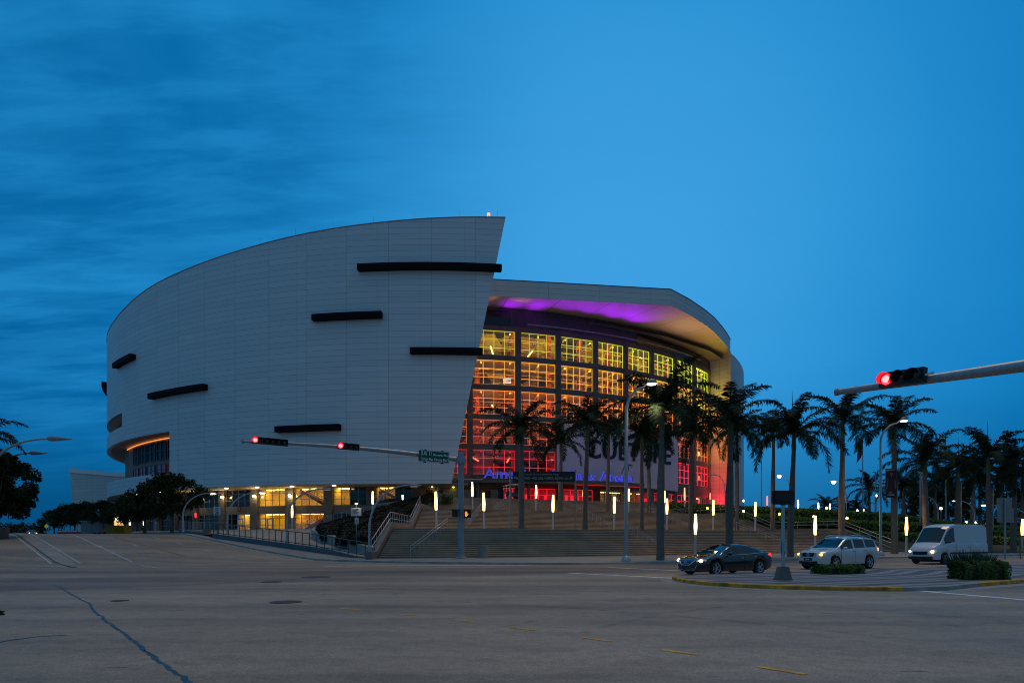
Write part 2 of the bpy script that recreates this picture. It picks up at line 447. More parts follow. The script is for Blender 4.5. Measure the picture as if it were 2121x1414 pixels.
# ------------------------------------------------------------------ road
def roadmat():
    m = bpy.data.materials.new('road_surface'); nt, b = nt_new(m)
    N = nt.nodes.new; L = nt.links.new
    tc = N('ShaderNodeTexCoord')
    def noise(scale, detail=5, rot=0.0, st=(1, 1, 1), rough=0.6):
        mp = N('ShaderNodeMapping'); mp.inputs['Rotation'].default_value = (0, 0, rot); mp.inputs['Scale'].default_value = st
        L(tc.outputs['Object'], mp.inputs[0])
        n = N('ShaderNodeTexNoise'); n.inputs['Scale'].default_value = scale; n.inputs['Detail'].default_value = detail; n.inputs['Roughness'].default_value = rough
        L(mp.outputs[0], n.inputs['Vector']); return n.outputs['Fac']
    def rm(f, stops):
        r = N('ShaderNodeValToRGB'); e = r.color_ramp.elements
        e[0].position, e[0].color = stops[0][0], rgb(stops[0][1]); e[1].position, e[1].color = stops[-1][0], rgb(stops[-1][1])
        for p, c in stops[1:-1]: q = e.new(p); q.color = rgb(c)
        L(f, r.inputs[0]); return r.outputs[0]
    def mx(f, a, b, mode='MIX'):
        n = N('ShaderNodeMix'); n.data_type = 'RGBA'; n.blend_type = mode
        if isinstance(f, float): n.inputs[0].default_value = f
        else: L(f, n.inputs[0])
        for i, q in ((6, a), (7, b)):
            if isinstance(q, tuple): n.inputs[i].default_value = rgb(q)
            else: L(q, n.inputs[i])
        return n.outputs[2]
    base = rm(noise(0.13, 5), [(0.3, (0.275, 0.206, 0.140)), (0.7, (0.420, 0.318, 0.222))])
    # tyre-polished bands along the boulevard (27 degrees)
    band = rm(noise(0.16, 4, R_(-27), (0.05, 1.7, 1)), [(0.36, (0.60, 0.61, 0.63)), (0.55, (1, 1, 1)), (0.72, (1.12, 1.10, 1.06))])
    c = mx(1.0, base, band, 'MULTIPLY')
    band2 = rm(noise(0.25, 5, R_(-20), (0.10, 1.5, 1)), [(0.35, (0.80, 0.80, 0.82)), (0.6, (1.05, 1.05, 1.04))])
    c = mx(0.8, c, band2, 'MULTIPLY')
    grit = rm(noise(26, 4, 0, (1, 1, 1), 0.75), [(0.34, (0.42, 0.42, 0.42)), (0.5, (1, 1, 1)), (0.68, (1.5, 1.48, 1.44))])
    c = mx(0.8, c, grit, 'MULTIPLY')
    mott = rm(noise(4.5, 6, .7, (1, 1, 1), .72), [(0.32, (0.74, 0.74, 0.75)), (0.52, (1, 1, 1)), (0.7, (1.20, 1.19, 1.17))])
    c = mx(0.9, c, mott, 'MULTIPLY')
    patch = rm(noise(0.55, 2, .5, (1, 2.2, 1), .4), [(0.40, (0.80, 0.80, 0.81)), (0.46, (1, 1, 1))])
    c = mx(0.7, c, patch, 'MULTIPLY')
    spots = rm(noise(3.0, 3, 0.4, (0.5, 1.8, 1), 0.5), [(0.26, (0.30, 0.29, 0.28)), (0.34, (1, 1, 1))])
    c = mx(0.8, c, spots, 'MULTIPLY')
    sxyz = N('ShaderNodeSeparateXYZ'); L(tc.outputs['Object'], sxyz.inputs[0])
    def mm(op, a, q):
        n = N('ShaderNodeMath'); n.operation = op
        for i, v in enumerate((a, q)):
            if isinstance(v, (int, float)): n.inputs[i].default_value = v
            else: L(v, n.inputs[i])
        return n.outputs[0]
    dv = mm('ADD', mm('ADD', mm('MULTIPLY', sxyz.outputs[0], -.50), mm('MULTIPLY', sxyz.outputs[1], .866)), mm('MULTIPLY', noise(0.5, 4, R_(-30), (.15, 1, 1)), 2.0))
    lane = rm(mm('MULTIPLY', dv, .02), [(.555, (1, 1, 1)), (.575, (.66, .66, .68)), (.70, (.60, .59, .60)), (.74, (.86, .86, .86))])
    c = mx(1.0, c, lane, 'MULTIPLY')
    L(c, b.inputs['Base Color'])
    rr = N('ShaderNodeMapRange'); L(noise(0.3, 3), rr.inputs[0]); rr.inputs[3].default_value = 0.55; rr.inputs[4].default_value = 0.8
    L(rr.outputs[0], b.inputs['Roughness'])
    bp = N('ShaderNodeBump'); bp.inputs['Strength'].default_value = 0.5; bp.inputs['Distance'].default_value = 0.012
    L(noise(45, 4, 0, (1, 1, 1), 0.7), bp.inputs['Height']); L(bp.outputs[0], b.inputs['Normal'])
    return m
M['road'] = roadmat()
xs = [-1500, -700, -400, -250] + [-180 + 4 * i for i in range(46)] + [8, 20, 40, 80, 160, 400, 800, 1500]
ys = [-300, -60, -10, 10, 24] + [30 + 4 * i for i in range(36)] + [200, 300, 500, 900, 1800, 3000]
b = MB(); b.grid([[(x, y, road_z(x, y)) for x in xs] for y in ys])
struct(b.build('road', M['road'], smooth=True))

def ribbon(pts, w, lift=0.006, name='road_marking', m=None, zf=road_z, jitter=0.0, parent=None, build=True, mb=None):
    """painted line following the ground"""
    P = []
    for (a, c) in zip(pts, pts[1:]):
        a = Vector((a[0], a[1])); c = Vector((c[0], c[1])); n = max(1, int((c - a).length / 2.0))
        P += [a + (c - a) * i / n for i in range(n)]
    P.append(Vector((pts[-1][0], pts[-1][1])))
    rows = []
    for i, p in enumerate(P):
        t = (P[min(i + 1, len(P) - 1)] - P[max(i - 1, 0)]).normalized(); nrm = Vector((-t.y, t.x))
        ww = w if not isinstance(w, (list, tuple)) else w[0] + (w[1] - w[0]) * i / (len(P) - 1)
        a = p + nrm * ww / 2 * (1 + jitter * rnd.uniform(-1, 1)); c = p - nrm * ww / 2 * (1 + jitter * rnd.uniform(-1, 1))
        rows.append([(a.x, a.y, zf(a.x, a.y) + lift), (c.x, c.y, zf(c.x, c.y) + lift)])
    mb = mb or MB(); mb.grid(rows)
    if build: return struct(mb.build(name, m))
    return mb
def gp(px, py, z=0.0):
    Y = (EYE - z) * F / (py - HZ); return (k_(px) * Y, Y)
# port road lines
def extrap(a, b, n): 
    a = Vector(a[:2]); b = Vector(b[:2]); d = (b - a).normalized(); return tuple(b + d * n)
lineA = [(-20, 38.7), (-42, 65.9)]; lineA.append(extrap(lineA[0], lineA[1], 60))
ribbon(lineA, 0.16, name='white_lane_line', m=M['whitepaint'])
lineO = [(-24.1, 50.2), (-38.6, 66.4)]; lineO.append(extrap(lineO[0], lineO[1], 40))
ribbon(lineO, 0.30, name='orange_lane_line', m=M['orangeline'])
# low concrete median strip of the port road
def median(pA, pB, w, h):
    a, c = Vector(pA), Vector(pB); d = (c - a).normalized(); n = Vector((-d.y, d.x)); mb = MB(); rows = []
    for i in range(40):
        p = a + (c - a) * i / 39; ww = w * min(1.0, 0.25 + i * 0.4)
        l = p + n * ww / 2; r = p - n * ww / 2
        zl, zr = road_z(l.x, l.y), road_z(r.x, r.y)
        rows.append([(l.x, l.y, zl), (l.x, l.y, zl + h), (r.x, r.y, zr + h), (r.x, r.y, zr)])
    mb.grid(rows); mb.add(rows[0], [(0, 1, 2, 3)]); return struct(mb.build('median_strip', mat('worn_median', (0.26, 0.24, 0.21), 0.85, 0, 0.25, 0.8)))
median((-25.4, 39.6), (-84, 110), 0.95, 0.06)
for o_ in (-.75, .75): ribbon([(-26.5 + o_ * .77, 40.9 + o_ * .64), (-84 + o_ * .77, 110 + o_ * .64)], 0.14, name='white_edge_line', m=M['whitepaint'])
for (p0, p1) in (((317, 1112), (331, 1115)), ((363, 1122.5), (378, 1126.5)), ((424, 1138.5), (441, 1143)), ((617, 1143), (660, 1156))):
    def onroad(px, py):
        lo, hi = 30.0, 95.0
        for _ in range(50):
            mid = (lo + hi) / 2
            if zpy(py, mid) > road_z(k_(px) * mid, mid): lo = mid
            else: hi = mid
        return (k_(px) * lo, lo)
    ribbon([onroad(*p0), onroad(*p1)], 0.15, name='white_lane_dash', m=M['whitepaint'])
# words and arrow on the port road, read by drivers coming out
def roadword(body, px, py, size, ry):
    x, y = onroad(px, py)
    o = text_plane('road_word', body, size, M['whitepaint'], None, (x, y, road_z(x, y) + 0.03), flat=True, depth=0.0, sx=1.0)
    d = Vector((DX, DY, 0.064)).normalized(); r = Vector((DY, -DX, 0)).normalized(); up = r.cross(d) * -1
    # letters face traffic descending towards the boulevard: baseline on the far side
    X = -r; Yv = -d; Z = X.cross(Yv)
    o.matrix_world = Matrix(((X.x * 0.9, Yv.x * ry, Z.x, x), (X.y * 0.9, Yv.y * ry, Z.y, y), (X.z * 0.9, Yv.z * ry, Z.z, road_z(x, y) + 0.03), (0, 0, 0, 1)))
    return struct(o)
roadword('ONLY', 225, 1119.5, 0.9, 2.0)
roadword('ONLY', 292, 1143, 0.9, 2.0)
ax, ay = onroad(252, 1131)
mb = MB()
d = Vector((DX, DY)); r = Vector((DY, -DX))
def rp(u, v):
    p = Vector((ax, ay)) + r * u + d * v; return (p.x, p.y, road_z(p.x, p.y) + 0.012)
mb.quad(rp(-1.4, -.12), rp(1.1, -.12), rp(1.1, .12), rp(-1.4, .12)); mb.add([rp(-1.4, -.5), rp(-2.1, 0), rp(-1.4, .5)], [(0, 1, 2)])
mb.quad(rp(1.1, -.12), rp(1.35, -.12), rp(1.35, 2.0), rp(1.1, 2.0))
struct(mb.build('road_arrow', M['whitepaint']))
# crosswalk lines and stop line by the median nose
ribbon([gp(1178, 1186), gp(1398, 1197)], 0.30, name='crosswalk_line', m=M['brightpaint'])
ribbon([gp(1262, 1174.6), gp(1405, 1181)], 0.30, name='crosswalk_line', m=M['brightpaint'])
ribbon([gp(1880, 1221), gp(2160, 1245)], 0.30, name='crosswalk_line', m=M['brightpaint'])
ribbon([(2.0, 43.0), (-11.5, 41.5)], 0.28, name='crosswalk_line', m=M['brightpaint'])
# dotted yellow turning line
for (a, c) in (((1572, 1380), (1670, 1396)), ((1370, 1345), (1448, 1355.5)), ((1205, 1319.5), (1266, 1327.5)), ((1056, 1298.5), (1107, 1304.5)), ((940, 1283), (981, 1287)), ((820, 1270.5), (858, 1274)), ((706, 1259), (743, 1262)), ((606, 1249.5), (640, 1252))):
    ribbon([gp(*a), gp(*c)], 0.11, name='yellow_road_dash', m=M['yellowpaint'], jitter=0.25)
# blue crack sealant
def crack(pts, w0, w1, name='crack_seal'):
    g = [gp(*p) for p in pts]; P = []
    for a, c in zip(g, g[1:]):
        a, c = Vector(a), Vector(c); n = max(2, int((c - a).length / 0.12))
        P += [a + (c - a) * i / n for i in range(n)]
    rows = []; wob = 0
    for i, p in enumerate(P):
        t = (P[min(i + 1, len(P) - 1)] - P[max(i - 1, 0)]).normalized(); n = Vector((-t.y, t.x)); wob = wob * 0.8 + rnd.uniform(-.02, .02)
        w = w0 + (w1 - w0) * i / len(P)
        a = p + n * (w * rnd.uniform(.35, 1.0) + wob); c = p - n * (w * rnd.uniform(.35, 1.0) - wob)
        rows.append([(a.x, a.y, .005), (c.x, c.y, .005)])
    mb = MB(); mb.grid(rows); struct(mb.build(name, M['crack']))
crack([(113, 1210), (150, 1230), (183, 1249), (198, 1268), (235, 1297), (262, 1315), (285, 1335), (322, 1360), (345, 1383), (372, 1398), (396, 1416), (425, 1440)], 0.040, 0.046)
crack([(298, 1345), (310, 1352), (322, 1358), (331, 1370)], 0.012, 0.016)
crack([(-20, 1333), (30, 1324), (80, 1318), (158, 1314)], 0.06, 0.03)
crack([(158, 1314), (262, 1312)], 0.012, 0.012)
# tyre marks of turning cars: worn, see-through rubber
tm = bpy.data.materials.new('tyre_mark'); nt3, b3 = nt_new(tm); b3.inputs['Base Color'].default_value = (.05, .047, .045, 1); b3.inputs['Roughness'].default_value = .7
n3 = nt3.nodes.new('ShaderNodeTexNoise'); n3.inputs['Scale'].default_value = 2.2; n3.inputs['Detail'].default_value = 5; t3 = nt3.nodes.new('ShaderNodeTexCoord'); nt3.links.new(t3.outputs['Object'], n3.inputs['Vector'])
m3_ = nt3.nodes.new('ShaderNodeMapRange'); m3_.inputs[1].default_value = .42; m3_.inputs[2].default_value = .75; m3_.inputs[3].default_value = 0; m3_.inputs[4].default_value = .28; nt3.links.new(n3.outputs['Fac'], m3_.inputs[0]); nt3.links.new(m3_.outputs[0], b3.inputs['Alpha'])
for cx_, cy_, rr_, a0, a1 in ((-10, 2, 22.0, 30, 78), (-10, 2, 23.6, 28, 80), (-9, 1, 19.0, 35, 70), (16, 4, 17, 95, 150), (16, 4, 18.6, 95, 150), (-30, 44, 26, -58, -20), (-30, 44, 27.6, -60, -22), (2, -8, 30, 62, 110), (2, -8, 31.6, 60, 112)):
    ribbon([(cx_ + rr_ * math.cos(R_(a0 + (a1 - a0) * i / 24)), cy_ + rr_ * math.sin(R_(a0 + (a1 - a0) * i / 24))) for i in range(25)], .24, .004, 'tyre_mark', tm)
# manhole covers
def manhole(px, py, r, label):
    x, y = gp(px, py); mb = MB()
    mb.lathe([(0.0, .012), (r * .55, .012), (r * .56, .008), (r * .8, .008), (r * .82, .012), (r, .012), (r * 1.03, .0)], 28)
    o = mb.build('manhole_cover', M['iron']); o.location = (x, y, 0); tag(o, label, 'manhole', 'manhole covers in the junction')
manhole(592, 1246.3, 0.42, 'purplish iron manhole cover next to a faded yellow dash')
manhole(248, 1243.5, 0.22, 'small dark manhole cover right of the blue crack in the road')
manhole(562, 1204.5, 0.40, 'dark manhole cover in the road below the railing corner')
manhole(655, 1194.5, 0.62, 'wide flat manhole cover farthest across the junction')

# ------------------------------------------------------------------ pavement and kerb
kerbp = [(-150, 205), (-90, 137), (-60, 102.5), (-36.9, 76), (-31.4, 69.2), (-28.3, 65.6), (-23.9, 60.4), (-20.4, 56.5), (-16.3, 52.4), (-12.8, 49.2), (-9, 46.6), (-4.5, 44.6), (0, 43.4), (4, 43.0), (8.2, 44.3)]
kerbp += [(14.2 + TX * s, 47.4 + TY * s) for s in (0, 10, 25, 45, 80, 140, 260)]
inner = [(-120, 230), (-75, 150), (-52, 109), (-34, 78.5), (-28.5, 71.6), (-25.5, 68), (-21, 62.5), (-17.5, 58.5), (-13.5, 55), (-9, 54), (-5, 60), (0, 62), (4, 63), (8, 64), (12, 65)]
inner += [(16.0 + TX * s, 65 + TY * s) for s in (0, 10, 25, 45, 80, 140, 260)]
def subdiv(pl, n):
    o = []
    for a, c in zip(pl, pl[1:]):
        a, c = Vector(a), Vector(c); o += [a + (c - a) * i / n for i in range(n)]
    return o + [Vector(pl[-1])]
kp, ip = subdiv(kerbp, 4), subdiv(inner, 4)
mb = MB(); rows = []
for a, c in zip(kp, ip):
    d = (c - a).normalized(); row = []
    for t in (0.0, .25, .5, .75, 1.0):
        p = a + d * 0.18 + (c - a - d * 0.18) * t; row.append((p.x, p.y, road_z(p.x, p.y) + 0.146))
    rows.append(row)
mb.grid(rows); struct(mb.build('pavement', M['walk']))
mb = MB(); rows = []
for a, c in zip(kp, ip):
    d = (c - a).normalized(); q = a + d * 0.2
    g = a - d * 0.35
    rows.append([(g.x, g.y, road_z(g.x, g.y) + .006), (a.x, a.y, road_z(a.x, a.y) + .012), (a.x + d.x * .03, a.y + d.y * .03, road_z(a.x, a.y) + .14), (a.x + d.x * .06, a.y + d.y * .06, road_z(a.x, a.y) + .152), (q.x, q.y, road_z(q.x, q.y) + .152)])
mb.grid(rows); struct(mb.build('kerb', M['kerb'], smooth=True))

# ------------------------------------------------------------------ paved median island with wavy mosaic
def islandmat():
    m = bpy.data.materials.new('wave_mosaic'); nt, b = nt_new(m); N = nt.nodes.new; L = nt.links.new
    tc = N('ShaderNodeTexCoord'); mp = N('ShaderNodeMapping'); mp.inputs['Rotation'].default_value = (0, 0, R_(-30)); L(tc.outputs['Object'], mp.inputs[0])
    w = N('ShaderNodeTexWave'); w.wave_type = 'BANDS'; w.bands_direction = 'Y'; w.wave_profile = 'SIN'
    w.inputs['Scale'].default_value = 0.16; w.inputs['Distortion'].default_value = 7.0; w.inputs['Detail'].default_value = 0.6; w.inputs['Detail Scale'].default_value = 0.5
    L(mp.outputs[0], w.inputs['Vector'])
    r = N('ShaderNodeValToRGB'); r.color_ramp.interpolation = 'CONSTANT'; e = r.color_ramp.elements
    e[0].position = 0; e[0].color = rgb((0.075, 0.085, 0.10)); e[1].position = 0.30; e[1].color = rgb((0.33, 0.30, 0.28))
    for p, c in ((0.52, (0.22, 0.155, 0.135)), (0.66, (0.36, 0.34, 0.32)), (0.86, (0.11, 0.12, 0.14))): q = e.new(p); q.color = rgb(c)
    L(w.outputs['Fac'], r.inputs[0])
    br = N('ShaderNodeTexBrick'); br.inputs['Scale'].default_value = 4.0; br.inputs['Color1'].default_value = (1, 1, 1, 1); br.inputs['Color2'].default_value = (.86, .86, .86, 1); br.inputs['Mortar'].default_value = (.62, .62, .62, 1); br.inputs['Mortar Size'].default_value = .02
    L(mp.outputs[0], br.inputs['Vector'])
    mx = N('ShaderNodeMix'); mx.data_type = 'RGBA'; mx.blend_type = 'MULTIPLY'; mx.inputs[0].default_value = 1
    L(r.outputs[0], mx.inputs[6]); L(br.outputs['Color'], mx.inputs[7]); L(mx.outputs[2], b.inputs['Base Color'])
    b.inputs['Roughness'].default_value = 0.7
    return m
M['mosaic'] = islandmat()
isl = [(6.65, 28.4), (6.5, 27.2), (6.6, 26.0), (7.0, 24.8), (7.8, 23.7), (9.0, 22.9), (10.8, 22.2), (12.6, 22.0), (14.4, 22.5), (16.6, 24.2), (19.3, 25.9), (30, 31.4), (60, 46.7), (60, 55.6), (30, 40.4), (20, 35.3), (12.5, 31.5), (8.6, 29.6), (7.3, 29.1)]
def inset(pl, d):
    o = []; n = len(pl)
    for i in range(n):
        a, p, c = Vector(pl[i - 1]), Vector(pl[i]), Vector(pl[(i + 1) % n])
        t = ((p - a).normalized() + (c - p).normalized()).normalized(); nn = Vector((-t.y, t.x)); o.append(p + nn * d)
    return o
# polygon is wound so that the left normal points inside
islin = inset(isl, 0.17)
mb = MB(); mb.add([(p.x, p.y, .146) for p in islin], [tuple(range(len(islin)))])
struct(mb.build('median_pavement', M['mosaic']))
def kerbring(pl, idx, m, name, h=0.15):
    q = inset(pl, 0.05); r = inset(pl, 0.19); mb = MB(); rows = []
    for i in idx:
        i %= len(pl)
        rows.append([(pl[i][0], pl[i][1], 0.008), (pl[i][0] * .8 + q[i].x * .2, pl[i][1] * .8 + q[i].y * .2, h * .85), (q[i].x, q[i].y, h + .002), (r[i].x, r[i].y, h + .002)])
    mb.grid(rows); return struct(mb.build(name, m, smooth=True))
kerbring(isl, range(0, 8), M['yellowkerb'], 'yellow_median_kerb')
kerbring(isl, range(7, 10), M['kerb'], 'ramp_median_kerb', 0.15)
kerbring(isl, range(9, 14), M['yellowkerb'], 'far_median_kerb')
kerbring(isl, range(13, 20), M['kerb'], 'back_median_kerb')
# gutter apron round the nose
mb = MB(); q = inset(isl, -0.55); mb.grid([[(isl[i][0], isl[i][1], .006), (q[i].x, q[i].y, .004)] for i in list(range(13, 19)) + list(range(0, 13))])
struct(mb.build('gutter', M['kerb']))

# ------------------------------------------------------------------ stairs
def stairmat():
    m = mat('stair_concrete', (0.44, 0.325, 0.225), 0.85, 0, 0.30, 0.45, bump=0.2, bscale=14)
    return m
M['stair'] = stairmat()
mb = MB(); rows = []
for (r, z) in PROF:
    rows.append([(p.x, p.y, z) for p in (off(r, s) for s in srange(r))])
mb.grid(rows)
# solid ends
for e in (0, -1):
    mb.add([rw[e] for rw in rows] + [(rows[-1][e][0], rows[-1][e][1], -0.2)], [tuple(range(len(rows) + 1))])
st = mb.build('grand_stairs', M['stair']); tag(st, 'wide concrete steps climbing to the arena entrance in three flights', 'stairs')
# dark nosing strips just below each tread edge, a part of the stairs
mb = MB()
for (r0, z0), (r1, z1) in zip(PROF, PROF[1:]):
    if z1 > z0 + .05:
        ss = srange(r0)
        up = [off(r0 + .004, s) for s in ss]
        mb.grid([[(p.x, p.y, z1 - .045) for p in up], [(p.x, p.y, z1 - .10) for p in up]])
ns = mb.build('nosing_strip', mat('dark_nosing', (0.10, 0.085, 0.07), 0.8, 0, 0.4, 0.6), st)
# arena forecourt at the top
mb = MB()
edge = [off(58.3, s) for s in srange(58.3)]
mb.add([(p.x, p.y, 7.396) for p in edge] + [(60, 135, 7.396), (50, 178, 7.396), (-20, 185, 7.396), (-36, 140, 7.396), (-18, 100, 7.396)], [tuple(range(len(edge) + 5))])
pl = mb.build('forecourt', M['plaza']); struct(pl)

# cheek walls
def cheek(rs_pts, th, name, label):
    """low wall following (x,y,z) points"""
    mb = MB(); rows = []
    for i, p in enumerate(rs_pts):
        a, c = Vector(rs_pts[max(0, i - 1)]), Vector(rs_pts[min(len(rs_pts) - 1, i + 1)])
        t = Vector((c.x - a.x, c.y - a.y)).normalized(); n = Vector((-t.y, t.x)) * th / 2
        x, y, z = p
        rows.append([(x + n.x, y + n.y, -.3), (x + n.x, y + n.y, z), (x - n.x, y - n.y, z), (x - n.x, y - n.y, -.3)])
    mb.grid(rows)
    for e in (0, -1): mb.add(rows[e], [(0, 1, 2, 3)])
    o = mb.build(name, M['pier']); return tag(o, label, 'wall')
RK = [102, 100, 93.5, 82.5, 75.5, 65, 58.3, 52]
lch = [(XL - .35, off(r, s_at_x(XL, r)).y, slope_z(r) + .55) for r in RK]
cheek(lch, 0.45, 'cheek_wall', 'sloping concrete side wall between the steps and the dark planting bed')
rch = [tuple(off(r, SR + .2).xy) + (slope_z(r) + .30,) for r in RK]
cheek(rch, 0.4, 'cheek_wall', 'concrete side wall between the steps and the green hedges')

# railings -------------------------------------------------------------------
def railing(name, label, pts, h, gap, m, rails=(1.0,), r=0.025, pr=0.018, cat='railing', group=None, infill=0):
    """pts: ground points; top rails parallel to them; posts each a part"""
    P = [Vector(p) for p in pts]
    root = empty(name, P[0], label, cat, group)
    o = P[0]
    for f in rails:
        mb = MB(); mb.tube([p - o + Vector((0, 0, h * f)) for p in P], r, 6); mb.build('rail', m, root)
    me = None; acc = []
    for a, c in zip(P, P[1:]):
        n = max(1, round((c - a).length / gap))
        acc += [a + (c - a) * i / n for i in range(n)]
    acc.append(P[-1])
    mb = MB(); mb.box((0, 0, h / 2), (pr * 2, pr * 2, h)); first = mb.build('post', m, root); me = first.data
    first.location = acc[0] - o
    for p in acc[1:]: meshobj('post', me, root, p - o)
    if infill:
        mb = MB()
        for a, c in zip(P, P[1:]):
            n = max(1, int((c - a).length / infill))
            for i in range(1, n):
                q = a + (c - a) * i / n - o; mb.box((q.x, q.y, q.z + h * .5), (.012, .012, h * .84))
        mb.build('baluster', m, root)['kind'] = 'stuff'
    return root
def rz_(x, y): return road_z(x, y) + .146
# plaza in front of the lower glass storey (left)
Apt = Vector((-10.3, 51.5)); Bpt = Vector((-30.2, 69.3))
def front_pt(t):
    if t <= .5: return Apt.lerp(Bpt, t / .5)
    return Bpt.lerp(Vector((-62, 108)), (t - .5) / .5)
C1 = Vector((-12.8, 181.8))
def arc(C, Rr, th, z=0.0): return Vector((C.x + Rr * math.sin(R_(th)), C.y - Rr * math.cos(R_(th)), z))
def wallh(t): return .42 * min(1.0, t * 4) 
mb = MB(); rows = []
for i in range(25):
    t = i / 24; f = front_pt(t); bk = arc(C1, 76.0, 0 - 50 * t)
    zf = rz_(f.x, f.y) + (wallh(t * 2) if t <= .5 else .1)
    rows.append([(f.x + (bk.x - f.x) * q, f.y + (bk.y - f.y) * q, zf + (2.78 - zf) * min(1, q * 2.0)) for q in (0, .1, .2, .3, .4, .5, .75, 1)])
mb.grid(rows); struct(mb.build('lower_plaza', M['plaza']))
# low wall below the railing
mb = MB(); rows = []
nrm = Vector((-(Bpt - Apt).y, (Bpt - Apt).x)).normalized() * -0.25
if nrm.y > 0: nrm = -nrm
rtop = []
for i in range(22):
    t = i / 21; p = Apt.lerp(Bpt, t); z = rz_(p.x, p.y); h = wallh(t) + .012
    q = p + nrm
    rows.append([(q.x, q.y, z - .2), (q.x, q.y, z + h), (p.x, p.y, z + h), (p.x, p.y, z - .2)])
    rtop.append((p.x + nrm.x * .5, p.y + nrm.y * .5, z + h))
mb.grid(rows); mb.add(rows[-1], [(0, 1, 2, 3)])
tag(mb.build('low_wall', M['teal']), 'low dark painted wall under the long railing at the street corner', 'wall')
mb = MB(); mb.grid([[(a[0] - .16 * 0 + nrm.x * .52, a[1] + nrm.y * .52, a[2] + .002), (a[0] - nrm.x * .6, a[1] - nrm.y * .6, a[2] + .002)] for a in rtop])
railing('railing', 'long dark steel railing along the street corner in front of the lit doors', [rtop[0], rtop[7], rtop[14], rtop[21]], 1.08, 1.13, M['darksteel'], (1.0, 0.12), 0.04, 0.032, group='railings around the arena')
l2 = [at(372, 1101, 80), at(424, 1106, 73)]
for p in l2: p.z = rz_(p.x, p.y) + .32
railing('railing', 'short grey railing with thin bars left of the speed limit sign', [tuple(p) for p in l2], 1.05, 0.5, M['steel'], (1.0, .1), .025, .014, group='railings around the arena')
mb = MB(); mb.bar(l2[0] + Vector((0, 0, -.25)), l2[1] + Vector((0, 0, -.25)), .25, .5)
tag(mb.build('low_wall', M['teal']), 'low wall under the short grey railing beside the street trees', 'wall')
mb = MB(); c = l2[1] + Vector((.3, -.2, -.1)); mb.box(c, (.6, .6, .75)); mb.box(c + Vector((0, 0, .41)), (.7, .7, .08))
tag(mb.build('gate_pier', M['pier']), 'squat concrete pier at the end of the short grey railing', 'pier')
l3 = [at(425, 1092, 84), at(468, 1088, 88)]
railing('railing', 'grey barred railing behind the gap by the speed limit sign', [(l3[0].x, l3[0].y, 2.45), (l3[1].x, l3[1].y, 2.6)], 1.1, .5, M['steel'], (1.0, .1), .025, .014, group='railings around the arena')
# left cheek railing, two pieces
def on_cheek(r, dz=0.55): return (XL - .35, off(r, s_at_x(XL, r)).y, slope_z(r) + dz)
railing('handrail', 'steel handrail on the sloping wall beside the dark planting bed', [on_cheek(101), on_cheek(93.5), on_cheek(82.5), on_cheek(75.5)], .85, 1.0, M['steel'], (1.0, .35), .03, .02, group='handrails on the steps')
railing('handrail', 'pale steel handrail at the upper end of the sloping wall near the round bush', [on_cheek(68), on_cheek(58.3)], .85, 1.0, M['steel'], (1.0, .5), .03, .02, group='handrails on the steps')
rr = [tuple(off(r, SR + .2).xy) + (slope_z(r) + .3,) for r in (100, 93.5, 82.5, 75.5, 65, 58.3)]
railing('handrail', 'long steel handrail between the steps and the green hedges', rr, .9, 2.2, M['steel'], (1.0, .55), .035, .025, group='handrails on the steps')
def hr(label, px0, r0, px1, r1, gap=0.9, rails=(1.0, .72)):
    a = off(r0, s_at_px(px0, r0)); c = off(r1, s_at_px(px1, r1))
    railing('handrail', label, [(a.x, a.y, slope_z(r0)), (c.x, c.y, slope_z(r1))], .9, gap, M['steel'], rails, .024, .016, group='handrails on the steps')
hr('double handrail on the lowest flight left of the traffic signal pole', 850, 100, 927, 93.5)
hr('handrail on the middle flight just right of the traffic signal pole', 965, 82.5, 1000, 75.5, .45, (1.0, .1))
hr('handrail on the top flight left of the two-post direction sign', 1022, 65, 1062, 58.3, .45, (1.0, .1))
hr('double handrail behind the tall street lamp on the lowest flight', 1372, 100, 1292, 93.5)
hr('handrail on the middle flight right of the two-post direction sign', 1262, 82.5, 1195, 75.5)
hr('double handrail on the lowest flight behind the dark sedan', 1650, 100, 1525, 93.5)
hr('handrail on the middle flight in front of the hanging banner', 1425, 82.5, 1345, 75.5)
# fence-like guard rails at the top landing
def guard(label, px0, px1, R0, z, n=0):
    s0, s1 = s_at_px(px0, R0), s_at_px(px1, R0); m_ = max(2, int(abs(s1 - s0) / 4) + 1)
    pts = []
    for i in range(m_ + 1):
        p = off(R0, s0 + (s1 - s0) * i / m_); pts.append((p.x, p.y, z))
    railing('guard_rail', label, pts, 1.05, 1.5, M['polegrey'], (1.0, .08), .025, .02, group='guard rails on the landings', infill=.15)
guard('barred guard rail on the landing left of the two-post direction sign', 985, 1040, 66.5, 5.0)
guard('barred guard rail on the landing right of the two-post direction sign', 1150, 1240, 66.5, 5.0)
guard('barred guard rail on the landing in front of the hedges near the banner', 1285, 1420, 66.5, 5.0)
